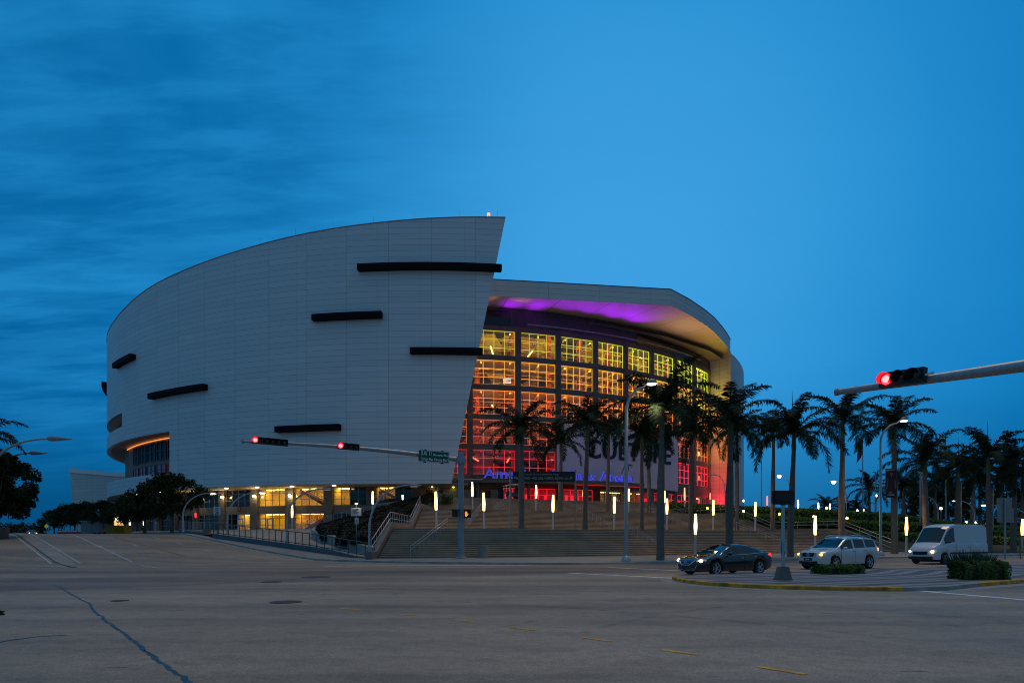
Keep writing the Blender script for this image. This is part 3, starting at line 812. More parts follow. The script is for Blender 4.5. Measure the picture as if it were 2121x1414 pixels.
# ================================================================== ARENA
C2 = Vector((-17.5, 180.3))
def th_px(px, C, Rr):
    k = k_(px); v = (C.y * k - C.x) / (Rr * math.sqrt(1 + k * k))
    return math.degrees(math.asin(max(-1, min(1, v))) - math.atan(k))
def lerpt(tab, x):
    if x <= tab[0][0]: return tab[0][1]
    for (a, va), (c, vc) in zip(tab, tab[1:]):
        if x <= c: return va + (vc - va) * (x - a) / (c - a)
    return tab[-1][1]
RW = 81.8
TOP = []
for px, py in ((220, 704), (223, 690), (238, 664), (263, 634), (298, 604), (336, 581), (380, 561), (433, 540), (493, 520.5), (561, 501), (635, 484), (717, 470), (804, 459.5), (894, 452.5), (984, 450), (1047, 451)):
    t = th_px(px, C1, RW); TOP.append((t, zpy(py, arc(C1, RW, t).y)))
TOP.sort()
def ztop(t):
    if t < TOP[0][0]: return TOP[0][1] + (t - TOP[0][0]) * .10
    return lerpt(TOP, t)
ZB, ZT = 9.65, 48.9
TB, TT = th_px(935, C1, RW), th_px(1047, C1, RW)
def tedge(z): return TB + (TT - TB) * (z - ZB) / (ZT - ZB)
OP1 = th_px(351, C1, RW); OP2 = th_px(252.5, C1, RW)
def panelmat(name, col, vs=6.38, hs=0.84, du=0.0, seam=0.62):
    """painted metal panels; dark joints are real gaps in the cladding"""
    m = bpy.data.materials.new(name); nt, b = nt_new(m); N = nt.nodes.new; L = nt.links.new
    uv = N('ShaderNodeUVMap'); uv.uv_map = 'UVMap'
    sp = N('ShaderNodeSeparateXYZ'); L(uv.outputs[0], sp.inputs[0])
    def M_(op, a, c=None):
        n = N('ShaderNodeMath'); n.operation = op
        for i, q in enumerate((a, c)):
            if q is None: continue
            if isinstance(q, (int, float)): n.inputs[i].default_value = q
            else: L(q, n.inputs[i])
        return n.outputs[0]
    def line(src, step, w, o=0.0):
        f = M_('FRACT', M_('DIVIDE', M_('ADD', src, o), step)); 
        return M_('LESS_THAN', f, w / step)
    l = M_('MAXIMUM', line(sp.outputs[1], hs, 0.05), line(sp.outputs[0], vs, 0.06, du))
    l = M_('MAXIMUM', l, M_('MULTIPLY', line(sp.outputs[0], vs, 0.05, du + 1.6), 0.35))
    n = N('ShaderNodeTexNoise'); n.inputs['Scale'].default_value = 0.12; n.inputs['Detail'].default_value = 3; L(uv.outputs[0], n.inputs['Vector'])
    # each panel a slightly different batch of paint
    fl = N('ShaderNodeCombineXYZ'); L(M_('FLOOR', M_('DIVIDE', M_('ADD', sp.outputs[0], du), vs)), fl.inputs[0]); L(M_('FLOOR', M_('DIVIDE', sp.outputs[1], hs)), fl.inputs[1])
    wn = N('ShaderNodeTexWhiteNoise'); wn.noise_dimensions = '2D'; L(fl.outputs[0], wn.inputs['Vector'])
    r = N('ShaderNodeMapRange'); L(M_('ADD', M_('MULTIPLY', n.outputs['Fac'], .5), M_('MULTIPLY', wn.outputs['Value'], .5)), r.inputs[0]); r.inputs[3].default_value = 0.90; r.inputs[4].default_value = 1.08
    mx = N('ShaderNodeMix'); mx.data_type = 'RGBA'; mx.inputs[6].default_value = rgb(col); mx.inputs[7].default_value = rgb([c * .30 for c in col]); L(M_('MULTIPLY', l, seam), mx.inputs[0])
    m2 = N('ShaderNodeMix'); m2.data_type = 'RGBA'; m2.blend_type = 'MULTIPLY'; m2.inputs[0].default_value = 1; L(mx.outputs[2], m2.inputs[6]); L(r.outputs[0], m2.inputs[7])
    L(m2.outputs[2], b.inputs['Base Color']); b.inputs['Roughness'].default_value = 0.45
    return m
M['clad'] = panelmat('white_cladding', (0.66, 0.66, 0.67), du=RW * R_(-th_px(984, C1, RW)))
M['clad2'] = panelmat('side_cladding', (0.60, 0.58, 0.56), hs=0.84)
ARENA = empty('arena', (-12.8, 181.8, 7.4), 'huge round arena with a curved white metal wall and a colour lit glass front', 'arena')
AO = Vector(ARENA.location)
def abuild(mb, name, m, smooth=False, uv=None, parent=None, fixn=True):
    mb.v = [tuple(Vector(v) - AO) for v in mb.v]
    return mb.build(name, m, parent or ARENA, smooth, uv, fixn)
def arcmesh(mb, C, r0, r1, t0, t1, z0, z1, n=None, solid=True):
    """curved box"""
    n = n or max(2, int(abs(t1 - t0) / 1.5) + 1); rows = []
    for i in range(n + 1):
        t = t0 + (t1 - t0) * i / n
        rows.append([arc(C, r1, t, z0), arc(C, r1, t, z1), arc(C, r0, t, z1), arc(C, r0, t, z0), arc(C, r1, t, z0)])
    mb.grid(rows)
    if solid:
        mb.add(rows[0][:4], [(0, 1, 2, 3)]); mb.add(rows[-1][:4], [(0, 1, 2, 3)])
def arcsheet(mb, C, r, t0, t1, z0, z1, n=None):
    n = n or max(1, int(abs(t1 - t0) / 1.5) + 1)
    mb.grid([[arc(C, r, t0 + (t1 - t0) * i / n, z) for z in (z0, z1)] for i in range(n + 1)])
# --- white wall with its two openings
bounds = [-150 + 3 * i for i in range(31)] + [OP2]
cols = sorted(set([round(x, 3) for x in [-150 + 2.5 * i for i in range(60)] if x < -5 and abs(x - OP1) > .8 and abs(x - OP2) > .8] + [round(OP1, 3), round(OP2, 3)]))
zrows = [ZB, 12.35, 19.2, 21.9, 24.4, 28, 32, 36, 40]
def wpt(r, ci, zi):
    nfix = len(zrows)
    def height(t): return zrows[zi] if zi < nfix else ztop(t)
    if ci < len(cols): t = cols[ci]; z = height(t)
    else:
        fr = (ci - len(cols) + 1) / 6.0; t0 = cols[-1]; t = tedge(zrows[zi] if zi < nfix else ZT); t = t0 + (t - t0) * fr; z = height(t)
    return arc(C1, r, t, z)
NC, NZ = len(cols) + 6, len(zrows) + 1
mb = MB()
def hole(ci, zi):
    if ci + 1 >= len(cols): return False
    a, c = cols[ci], cols[ci + 1]
    if zi == 1 and c <= OP1 + .01 and a >= -88: return True
    if zi == 3 and c <= OP2 + .01 and a >= -88: return True
    return False
TH = 0.7
for ci in range(NC - 1):
    for zi in range(NZ - 1):
        if hole(ci, zi): continue
        q = [(ci, zi), (ci + 1, zi), (ci + 1, zi + 1), (ci, zi + 1)]
        mb.quad(*[wpt(RW, *i) for i in q]); mb.quad(*[wpt(RW - TH, *i) for i in reversed(q)])
        for e, (dc, dz) in zip(((q[0], q[1]), (q[1], q[2]), (q[2], q[3]), (q[3], q[0])), ((0, -1), (1, 0), (0, 1), (-1, 0))):
            nc, nz_ = ci + dc, zi + dz
            if nz_ < 0 or nz_ >= NZ - 1 or nc < 0 or nc >= NC - 1 or hole(nc, nz_):
                mb.quad(wpt(RW, *e[0]), wpt(RW, *e[1]), wpt(RW - TH, *e[1]), wpt(RW - TH, *e[0]))
def uvwall(C, Rr):
    def f(co):
        x, y = co[0] + AO.x - C.x, co[1] + AO.y - C.y
        return (math.atan2(x, -y) * Rr, co[2] + AO.z)
    return f
wall = abuild(mb, 'curved_wall', M['clad'], uv=uvwall(C1, RW), fixn=False)
bm_ = bmesh.new(); bm_.from_mesh(wall.data); bmesh.ops.remove_doubles(bm_, verts=bm_.verts, dist=.001); bmesh.ops.recalc_face_normals(bm_, faces=bm_.faces); bm_.to_mesh(wall.data); bm_.free()
wall.data.polygons.foreach_set('use_smooth', [True] * len(wall.data.polygons)); wall.data.set_sharp_from_angle(angle=R_(30))
# coping
mb = MB(); rows = []
for ci in range(NC):
    p = wpt(RW + .06, ci, NZ - 1); q = wpt(RW - TH - .06, ci, NZ - 1)
    rows.append([p, p + Vector((0, 0, .12)), q + Vector((0, 0, .12)), q])
mb.grid(rows); abuild(mb, 'coping', M['polegrey'])
# black louvre bars
for (a, c, py, pm) in ((738, 1040, 549.5, 879), (643, 788, 653, 715), (848, 1000, 725.5, 920), (566, 700, 886, 632), (302, 417, 809.5, 360), (229, 266, 805, 247), (214, 222, 802, 219)):
    if a == 214: t0, t1, z = -73, -60, 33.3
    else:
        t0, t1 = th_px(a, C1, 83.0), th_px(c, C1, 83.0); z = zpy(py, arc(C1, 82.6, th_px(pm, C1, 82.6)).y)
        if a == 229: z = 33.3
    mb = MB(); arcmesh(mb, C1, RW - .02, 82.75, t0, t1, z - .45, z + .45); abuild(mb, 'louvre_bar', M['blackbar'])
# roof rods and beacon
for px in (327, 540, 612, 690, 774, 858, 951, 1030):
    t = th_px(px, C1, RW - .3); mb = MB(); p = arc(C1, RW - .3, t, ztop(t)); mb.cyl(p, p + Vector((0, 0, 1.3)), .018, .008, 5); abuild(mb, 'lightning_rod', M['darksteel'])
t = th_px(1012, C1, RW - .3); p = arc(C1, RW - .3, t, ztop(t) + .1)
mb = MB(); mb.cyl(p, p + Vector((0, 0, .25)), .12, n=8); bs = abuild(mb, 'beacon', M['darksteel'])
mb = MB(); mb.lathe([(.0, .02), (.2, .05), (.22, .35), (.12, .5), (0, .52)], 10, p + Vector((0, 0, .2))); abuild(mb, 'beacon_lens', M['beacon'], parent=bs)
# roof and core so that no light leaks through
mb = MB(); ring = [arc(C1, 70, t, 38.5) for t in range(-180, 180, 12)]; mb.add(ring, [tuple(range(len(ring)))]); abuild(mb, 'roof', M['polegrey'])
# --- terrace behind the openings
mb = MB(); arcsheet(mb, C1, 79.9 - 1.4, -92, OP1 + 3, 12.3, 19.3); arcsheet(mb, C1, 79.6, -92, OP2 + 2, 21.8, 24.5)
abuild(mb, 'terrace_wall', mat('terrace_render', (0.26, 0.17, 0.15), 0.7, 0, .1, .4))
for z, r0, rmat in ((12.2, 74, M['pier']), (19.25, 74, mat('terrace_soffit', (0.40, 0.33, 0.30), 0.7)), (21.75, 74, M['pier']), (24.45, 74, M['soffit'])):
    mb = MB(); arcmesh(mb, C1, r0, RW - TH + .05, -92, OP1 + 3 if z < 20 else OP2 + 3, z - .04, z + .04); abuild(mb, 'terrace_slab', rmat)
mb = MB(); mb.tube([arc(C1, 78.75, t, 18.95) for t in [OP1 + 1 - i * 1.0 for i in range(23)]], .09, 6)
abuild(mb, 'cove_light', glow('orange_cove', (1.0, 0.30, 0.06), 1.3))
WG = {}
for nm, c, s in (('darkglass', (0.012, 0.012, 0.016), 0), ):
    WG[nm] = mat(nm, c, 0.35, 0, spec=0.3)
for i in range(6):
    t0 = OP1 + 1.2 - i * 3.1; t1 = t0 - 2.5
    mb = MB(); arcsheet(mb, C1, 78.58, t0, t1, 15.4, 18.6); w_ = abuild(mb, 'terrace_window', WG['darkglass'])
    mb = MB(); arcsheet(mb, C1, 78.60, t0, t1, 12.6, 14.6)
    abuild(mb, 'terrace_window', mat('terrace_glass_red', (0.02, 0.012, 0.016), 0.06, emit=((.5, .05, .06) if i < 2 else (.10, .10, .20)), estr=(.14 if i < 2 else .12)))
    for z0, z1 in ((15.4, 18.6), (12.6, 14.6)):
        mb = MB()
        for q in (0, .5, 1): arcmesh(mb, C1, 78.62, 78.72, t0 + (t1 - t0) * q - .06, t0 + (t1 - t0) * q + .06, z0, z1, 1)
        for z in (z0, (z0 + z1) / 2, z1): arcmesh(mb, C1, 78.63, 78.70, t0, t1, z - .05, z + .05)
        abuild(mb, 'terrace_window_frame', M['darksteel'], parent=w_)
# --- soffit under the white wall with downlights
mb = MB(); arcmesh(mb, C1, 74, RW - .03, -100, 4.5, 9.58, 9.66); abuild(mb, 'overhang_soffit', mat('overhang_soffit', (0.60, 0.52, 0.40), 0.7, 0, .08, .5))
for px in (255, 268, 281, 298, 330, 465, 529, 602, 690):
    t = th_px(px, C1, 80); p = arc(C1, 79.6, t, 9.54)
    mb = MB(); mb.lathe([(0, -.05), (.22, -.03), (.28, .03)], 10, p); abuild(mb, 'downlight', M['lampwhite'])
# --- beige lower storeys below the white wall
RF = 76.0
FL = (2.75, 5.55, 6.75, 9.55)
piers = [th_px(463, C1, RF), th_px(529, C1, RF), th_px(602, C1, RF), th_px(682, C1, RF)]
dp = (piers[3] - piers[0]) / 3
piers = [piers[0] - dp * i for i in range(6, 0, -1)] + piers + [piers[3] + dp, piers[3] + 2 * dp]
mb = MB(); arcmesh(mb, C1, RF - .3, RF + .12, piers[0] - 2, piers[-1] + 6, FL[1], FL[2]); abuild(mb, 'floor_band', M['pier'])
mb = MB(); arcmesh(mb, C1, RF - .3, RF + .10, piers[0] - 2, piers[-1] + 6, 2.0, FL[0]); abuild(mb, 'floor_band', M['pier'])
for t in piers:
    mb = MB(); arcmesh(mb, C1, RF - .2, RF + .5, t - .55, t + .55, 1.5, 9.6, 2); abuild(mb, 'pier', M['pier'])
def litmat(name, col, e, s): return mat(name, col, 0.7, 0, .18, .8, emit=e, estr=s)
def glassmat(name, tint=(1, 1, 1), refl=0.12):
    m = bpy.data.materials.new(name); m.use_nodes = True; nt = m.node_tree; nt.nodes.clear(); N = nt.nodes.new; L = nt.links.new
    o = N('ShaderNodeOutputMaterial'); mx = N('ShaderNodeMixShader'); tr = N('ShaderNodeBsdfTransparent'); gl = N('ShaderNodeBsdfGlossy')
    tr.inputs[0].default_value = rgb(tint); gl.inputs['Roughness'].default_value = 0.03; gl.inputs['Color'].default_value = (.8, .85, .9, 1)
    fr = N('ShaderNodeFresnel'); fr.inputs[0].default_value = 1.35
    mt = N('ShaderNodeMath'); mt.operation = 'ADD'; mt.inputs[1].default_value = refl * .4; L(fr.outputs[0], mt.inputs[0]); L(mt.outputs[0], mx.inputs[0])
    L(tr.outputs[0], mx.inputs[1]); L(gl.outputs[0], mx.inputs[2]); L(mx.outputs[0], o.inputs[0]); return m
M['glass'] = glassmat('clear_glass')
M['frame'] = mat('window_frame', (0.25, 0.22, 0.17), 0.5)
M['litwall'] = mat('ochre_room_wall', (0.80, 0.60, 0.08), 0.8, 0, .12, .5)
M['roomlight'] = glow('room_light', (1.0, 0.66, 0.16), 8.0)
M['dimwall'] = mat('dim_room_wall', (0.03, 0.035, 0.04), 0.8)
M['darkpane'] = mat('unlit_window', (0.012, 0.016, 0.022), 0.06, 0, spec=.5)
M['greenpane'] = mat('dark_green_window', (0.016, 0.040, 0.030), 0.08, 0, spec=.5)
M['orangestair'] = mat('orange_stair', (0.55, 0.12, 0.03), 0.7)
M['brownstair'] = mat('brown_stair', (0.16, 0.07, 0.03), 0.7)
def bay(i, lvl, kind, q0=0.0, q1=1.0, doors=0, nv=4):
    a, c = piers[i] + .55, piers[i + 1] - .55; t0, t1 = a + (c - a) * q0, a + (c - a) * q1
    z0, z1 = (FL[0], FL[1]) if lvl == 0 else (FL[2], FL[3])
    mb = MB(); arcsheet(mb, C1, RF, t0, t1, z0, z1)
    w = abuild(mb, 'window', M['glass'] if kind == 'lit' else M['greenpane'] if kind == 'green' else M['darkpane'])
    mb = MB(); n = max(1, round(nv * (q1 - q0)))
    for j in range(n + 1):
        t = t0 + (t1 - t0) * j / n; arcmesh(mb, C1, RF + .01, RF + .09, t - .04, t + .04, z0, z1, 1)
    for z in (z0 + .03, z0 + (z1 - z0) * .36, z0 + (z1 - z0) * .74, z1 - .03): arcmesh(mb, C1, RF + .015, RF + .08, t0, t1, z - .03, z + .03)
    abuild(mb, 'window_frame', M['frame'], parent=w)
    if kind == 'lit':
        mb = MB(); arcsheet(mb, C1, RF - 4.0, t0 - .6, t1 + .6, z0 - .2, z1 + .2)
        for t in (t0, t1): mb.quad(arc(C1, RF - .3, t, z0), arc(C1, RF - 4, t, z0), arc(C1, RF - 4, t, z1), arc(C1, RF - .3, t, z1))
        abuild(mb, 'room_wall', M['litwall'])
        mb = MB()
        for j in range(max(1, round(3 * (q1 - q0)))):
            tt = t0 + (t1 - t0) * (j + .5) / max(1, round(3 * (q1 - q0)))
            arcmesh(mb, C1, RF - 2.2, RF - 1.3, tt - .4, tt + .4, z1 - .12, z1 - .06, 1)
        abuild(mb, 'ceiling_light', M['roomlight'])
    for d in range(doors):
        td = t0 + (t1 - t0) * ((0.17 + .27 * d) if q0 == 0 else .20)
        mb = MB(); 
        for q in (-.42, .42): arcmesh(mb, C1, RF + .02, RF + .14, td + q - .07, td + q + .07, z0, z0 + 2.05, 1)
        arcmesh(mb, C1, RF + .02, RF + .14, td - .42, td + .42, z0 + 1.9, z0 + 2.08, 1); arcmesh(mb, C1, RF + .02, RF + .14, td - .42, td + .42, z0 + .0, z0 + .3, 1)
        dr = abuild(mb, 'door', M['steel'])
        mb = MB(); arcmesh(mb, C1, RF + .14, RF + .2, td - .3, td + .3, z0 + .95, z0 + 1.0, 1); abuild(mb, 'door_handle', M['darksteel'], parent=dr)
def flightin(i, lvl, up, m):
    """staircase seen inside a lit bay"""
    a, c = piers[i] + .6, piers[i + 1] - .6; z0, z1 = (FL[0], FL[1]) if lvl == 0 else (FL[2], FL[3]); mb = MB()
    pts = []
    for j in range(9):
        q = j / 8; t = a + (c - a) * q; z = z0 + (z1 - z0) * (q if up else 1 - q)
        pts.append((t, z))
    for (ta, za), (tb, zb) in zip(pts, pts[1:]):
        mb.add([arc(C1, RF - 1.5, ta, za - .5), arc(C1, RF - 1.5, tb, zb - .5), arc(C1, RF - 1.5, tb, zb), arc(C1, RF - 1.5, ta, za), arc(C1, RF - 2.8, ta, za - .5), arc(C1, RF - 2.8, tb, zb - .5), arc(C1, RF - 2.8, tb, zb), arc(C1, RF - 2.8, ta, za)], [(0, 1, 2, 3), (4, 5, 6, 7), (3, 2, 6, 7), (0, 1, 5, 4)])
    for h in (.35, .65, .95):
        mb.tube([arc(C1, RF - 1.5, t, min(z + h, z1)) for t, z in pts], .03, 5)
    for t, z in pts: mb.cyl(arc(C1, RF - 1.5, t, z), arc(C1, RF - 1.5, t, min(z + .95, z1)), .025, n=5)
    abuild(mb, 'inner_staircase', m)
I0 = 6      # bay index whose left pier is at px 463
for i in range(0, I0 - 1):
    bay(i, 0, 'dark'); bay(i, 1, 'dark')
bay(I0 - 1, 1, 'dark'); bay(I0 - 1, 0, 'green')
bay(I0, 1, 'dark'); bay(I0, 0, 'dark', 0, .46); bay(I0, 0, 'lit', .47, 1.0, 1)
bay(I0 + 1, 1, 'lit'); bay(I0 + 1, 0, 'lit', 0, 1, 2)
bay(I0 + 2, 1, 'lit'); flightin(I0 + 2, 1, False, M['brownstair']); bay(I0 + 2, 0, 'lit'); flightin(I0 + 2, 0, True, M['orangestair'])
bay(I0 + 3, 1, 'lit', 0, .5); bay(I0 + 3, 1, 'green', .51, 1); bay(I0 + 3, 0, 'dark')
bay(I0 + 4, 1, 'lit', 0, .55); flightin(I0 + 4, 1, False, M['brownstair']); bay(I0 + 4, 1, 'green', .56, 1)
# parking disc
t = th_px(496, C1, RF + .15); p = arc(C1, RF + .16, t, zpy(1054, arc(C1, RF, t).y))
mb = MB(); mb.lathe([(0, .0), (.42, .0), (.42, .06), (0, .06)], 18, (0, 0, 0), 'Y'); mb.v = [tuple(Matrix.Rotation(R_(t), 3, 'Z') @ Vector((v[0], -v[1], v[2])) + p) for v in mb.v]
pd = abuild(mb, 'parking_disc', mat('dark_red_disc', (0.12, 0.015, 0.015), 0.5))
text_plane('disc_letter', 'P', .55, mat('pale_red_letter', (0.5, 0.28, 0.22), 0.5), pd, p - AO + Vector((0, -.085, -.2)), R_(t), off=.012)
# wall lamps on the piers
for px, py in ((463, 1028), (529, 1026), (602, 1025), (406, 1031)):
    t = th_px(px, C1, RF + .6); p = arc(C1, RF + .62, t, zpy(py, arc(C1, RF + .6, t).y))
    mb = MB(); mb.box(p, (.35, .25, .25), R_(t)); f = abuild(mb, 'wall_lamp', M['darksteel'])
    mb = MB(); mb.lathe([(0, -.26), (.2, -.2), (.26, 0), (.16, .14), (0, .16)], 10, p + Vector((.15 * math.sin(R_(t)), -.26, -.05))); abuild(mb, 'lamp_bulb', M['lampwarm'], parent=f)
    lamp('SPOT', p + Vector((0, -.45, 0)), 150, (1.0, .82, .55), p + Vector((0, .4, -3)), .1, 130, .8)
# ------------------------------------------------------------------ glass front
RG = 70.0
gcol = [th_px(x, C2, RG) for x in (972.8, 1072.8, 1155.9, 1232.6, 1295.2, 1348.9, 1398, 1437, 1468)]
gcol = [gcol[0] - 5.6] + gcol
ZR = [12.05, 17.0, 21.85, 26.75, 31.6]; WH = 4.0
for t in gcol:
    mb = MB(); arcmesh(mb, C2, RG - .6, RG + .25, t - .40, t + .40, 7.2, 36.4, 2); abuild(mb, 'column', M['concdark'])
for z0, z1 in [(10.6, ZR[0])] + [(ZR[i] + WH, ZR[i + 1]) for i in range(4)] + [(ZR[4] + WH, 36.4)]:
    mb = MB(); arcmesh(mb, C2, RG - .6, RG + .12, gcol[0] - 2, gcol[-1] + 1.6, z0, z1); abuild(mb, 'beam', M['concdark'])
mb = MB(); arcmesh(mb, C2, RG - .8, RG - .2, gcol[0] - 4, gcol[-1] + 2, 36.3, 39.6); abuild(mb, 'upper_band', M['purplewall'])
for a, c in ((gcol[-4] - 3, gcol[-1]), (gcol[0] - 3, gcol[2] - 1)):
    mb = MB(); arcmesh(mb, C2, RG - .22, RG - .12, a, c, 36.6, 39.0); abuild(mb, 'upper_band_glazing', M['darkpane'])
mb = MB(); mb.tube([arc(C2, RG + 1.4, gcol[2] + 1 + i * .8, 36.55) for i in range(int((gcol[-2] - gcol[2]) / .8))], .1, 6)
abuild(mb, 'lighting_rail', M['polegrey'])
# interior colours level by level, red at the foot to yellow-green at the top
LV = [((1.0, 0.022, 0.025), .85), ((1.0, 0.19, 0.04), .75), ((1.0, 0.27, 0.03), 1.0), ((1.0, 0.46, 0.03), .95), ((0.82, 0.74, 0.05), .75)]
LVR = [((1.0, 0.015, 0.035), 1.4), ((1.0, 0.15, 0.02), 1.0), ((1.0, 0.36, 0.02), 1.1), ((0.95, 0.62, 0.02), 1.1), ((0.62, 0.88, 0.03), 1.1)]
CE = [((1.0, 0.020, 0.03), .40), ((1.0, 0.19, 0.04), 1.2), ((1.0, 0.30, 0.03), 2.6), ((1.0, 0.46, 0.05), 2.2), ((0.92, 0.62, 0.05), 2.0)]
def lc(a, b, f): return tuple(x + (y - x) * f for x, y in zip(a, b))
backmat = bpy.data.materials.new('concourse_wall'); nt2, b2 = nt_new(backmat)
tcx = nt2.nodes.new('ShaderNodeTexCoord'); mpx = nt2.nodes.new('ShaderNodeMapping'); mpx.inputs['Scale'].default_value = (.28, .28, .205); nt2.links.new(tcx.outputs['Object'], mpx.inputs[0])
vor = nt2.nodes.new('ShaderNodeTexVoronoi'); vor.inputs['Scale'].default_value = 1.3; vor.distance = 'CHEBYCHEV'; nt2.links.new(mpx.outputs[0], vor.inputs['Vector'])
rpx = nt2.nodes.new('ShaderNodeValToRGB'); e = rpx.color_ramp.elements; rpx.color_ramp.interpolation = 'CONSTANT'
e[0].position = 0; e[0].color = rgb((.60, .45, .30)); e[1].position = .28; e[1].color = rgb((.05, .035, .03))
for p_, c_ in ((.55, (.42, .22, .12)), (.75, (.08, .07, .07)), (.87, (.62, .5, .38))): q = e.new(p_); q.color = rgb(c_)
spx = nt2.nodes.new('ShaderNodeSeparateColor'); nt2.links.new(vor.outputs['Color'], spx.inputs[0]); nt2.links.new(spx.outputs[0], rpx.inputs[0]); nt2.links.new(rpx.outputs[0], b2.inputs['Base Color']); b2.inputs['Roughness'].default_value = .8
mb = MB(); arcsheet(mb, C2, 60, gcol[0] - 12, gcol[-1] + 6, 6, 38); abuild(mb, 'concourse_wall', backmat)
M['slab'] = mat('concourse_slab', (0.45, 0.36, 0.28), 0.8, 0, .15, .6)
M['redcol'] = mat('red_inner_column', (0.50, 0.10, 0.05), 0.7)
for i, z in enumerate(ZR):
    mb = MB(); arcmesh(mb, C2, 58, RG - .65, gcol[0] - 10, gcol[-1] + 4, z - .7, z - .25); abuild(mb, 'concourse_slab', M['slab'])
    # trusses under the ceiling
    mb = MB()
    for j in range(14):
        t = gcol[0] + (gcol[-1] - gcol[0]) * j / 13; mb.bar(arc(C2, 59, t + 1, z + 3.55), arc(C2, RG - .9, t - 1, z + 3.75), .22, .3)
    for rr_ in (61, 63.5, 66.5): mb.tube([arc(C2, rr_, t, z + 3.3) for t in [gcol[0] + (gcol[-1] - gcol[0]) * q / 30 for q in range(31)]], .1, 5)
    abuild(mb, 'ceiling_truss', M['slab'])
    c_, s_ = CE[i]; ce = glow('concourse_light_%d' % i, c_, s_ * 52)
    mb = MB()
    arcsheet(mb, C2, RG - .64, gcol[0] - 4, gcol[-1] + 1, z + 4.02, z + 4.14); abuild(mb, 'concourse_light', ce)
for j in range(9):
    t = gcol[0] + 1.5 + (gcol[-1] - gcol[0]) * j / 9; mb = MB(); p = arc(C2, 63, t, 6.5); mb.cyl(p, p + Vector((0, 0, 31)), .5, n=10); abuild(mb, 'inner_column', M['redcol'])
# visible strip lamps hanging in the concourses
for (px, py, dx, dy, lv) in ((1019, 727, 3, 10, 4), (1098, 733, 5, -6, 4), (1190, 764, 12, -5, 3), (1138, 757, 5, -5, 3), (1247, 767, 10, -3, 3), (1283, 774, 5, -2, 3), (1021, 843, 2, 5, 2), (1205, 855, 12, -2, 2), (984, 950, 7, 4, 0), (1053, 952, 3, -5, 0), (1140, 953, 8, -3, 0), (1130, 938, 8, 1, 0), (1026, 946, 5, -1, 0), (1296, 800, 5, 2, 3), (1330, 742, 5, 2, 4)):
    a, c = at(px - dx, py - dy, 116 + (px - 1030) * .055), at(px + dx, py + dy, 119 + (px - 1030) * .055)
    cc = [(1, .12, .05), (1, .2, .05), (1, .5, .15), (1, .6, .15), (1, .7, .2)][lv]
    mb = MB(); mb.bar(a, c, .22, .16); abuild(mb, 'strip_lamp', glow('strip_lamp', cc, 2.6))
# screen
a, c = at(1041, 795, 121), at(1066, 783, 121)
mb = MB(); mb.box((a + c) / 2, (2.1, .12, 1.05)); abuild(mb, 'video_screen', M['black'])
sm = bpy.data.materials.new('screen_picture'); nts, bsn = nt_new(sm); nn = nts.nodes.new('ShaderNodeTexNoise'); nn.inputs['Scale'].default_value = 3.0; nn.inputs['Detail'].default_value = 5
rr2 = nts.nodes.new('ShaderNodeValToRGB'); rr2.color_ramp.elements[0].position = .42; rr2.color_ramp.elements[0].color = (.02, .03, .06, 1); rr2.color_ramp.elements[1].position = .6; rr2.color_ramp.elements[1].color = (.7, .8, 1, 1)
nts.links.new(nn.outputs['Fac'], rr2.inputs[0]); nts.links.new(rr2.outputs[0], bsn.inputs['Emission Color']); bsn.inputs['Emission Strength'].default_value = .8
mb = MB(); mb.box((a + c) / 2 + Vector((0, -.07, 0)), (2.0, .02, .95)); abuild(mb, 'screen_picture', sm)
# windows: pane + mullion grid, the coloured LED wash put in as emission
BANNER = (th_px(1153, C2, RG + .6), th_px(1404, C2, RG + .6))
for i in range(len(gcol) - 1):
    f = max(0.0, min(1.0, (i - 2) / 5.0))
    for l in range(5):
        t0, t1 = gcol[i] + .40, gcol[i + 1] - .40; z0 = ZR[l]; z1 = z0 + WH
        if l <= 1 and t0 > BANNER[0] - 1 and t1 < BANNER[1] + 1 and l < 1: pass
        mb = MB(); arcsheet(mb, C2, RG - .25, t0, t1, z0, z1); w = abuild(mb, 'window', M['glass'])
        mb = MB(); n = 5 if i in (3, 4) else 4
        for j in range(n + 1):
            t = t0 + (t1 - t0) * j / n; hw = .032
            arcmesh(mb, C2, RG - .23, RG - .13, t - hw, t + hw, z0, z1, 1)
        for z in (z0 + .04, z0 + WH * .30, z0 + WH * .66, z1 - .04): arcmesh(mb, C2, RG - .225, RG - .14, t0, t1, z - .04, z + .04)
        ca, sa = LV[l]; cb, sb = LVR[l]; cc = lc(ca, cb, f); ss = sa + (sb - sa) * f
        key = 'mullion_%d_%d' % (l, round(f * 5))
        if key not in M: M[key] = mat('glowing_mullion', (.30, .28, .25), .5, emit=cc, estr=ss * .95)  # LED wash on the mullion painted in as emission
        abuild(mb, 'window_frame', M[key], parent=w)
# ------------------------------------------------------------------ roof canopy over the glass
outer = [(-34, 104.0), (-2.9, 107.0), (25.9, 111.3), (29.9, 115.7), (33.9, 120.8), (37.2, 125.6), (40.3, 131.0), (42.6, 135.3), (44.6, 139.5), (45.6, 143.5)]
op = []
for a, c in zip(outer, outer[1:]):
    a, c = Vector(a), Vector(c); n = max(1, int((c - a).length / 4)); op += [a + (c - a) * i / n for i in range(n)]
op.append(Vector(outer[-1]))
dist = [0.0]
for a, c in zip(op, op[1:]): dist.append(dist[-1] + (c - a).length)
inn = []
for p in op:
    t = math.degrees(math.atan2(p.x - C2.x, -(p.y - C2.y))); inn.append((C2.x + (RG - .3) * math.sin(R_(t)), C2.y - (RG - .3) * math.cos(R_(t))))
mb = MB(); uvs = {}
rows = []
for p, q in zip(op, inn): rows.append([Vector((p.x + (q[0] - p.x) * f, p.y + (q[1] - p.y) * f, 39.5)) for f in (0, .33, .66, 1)])
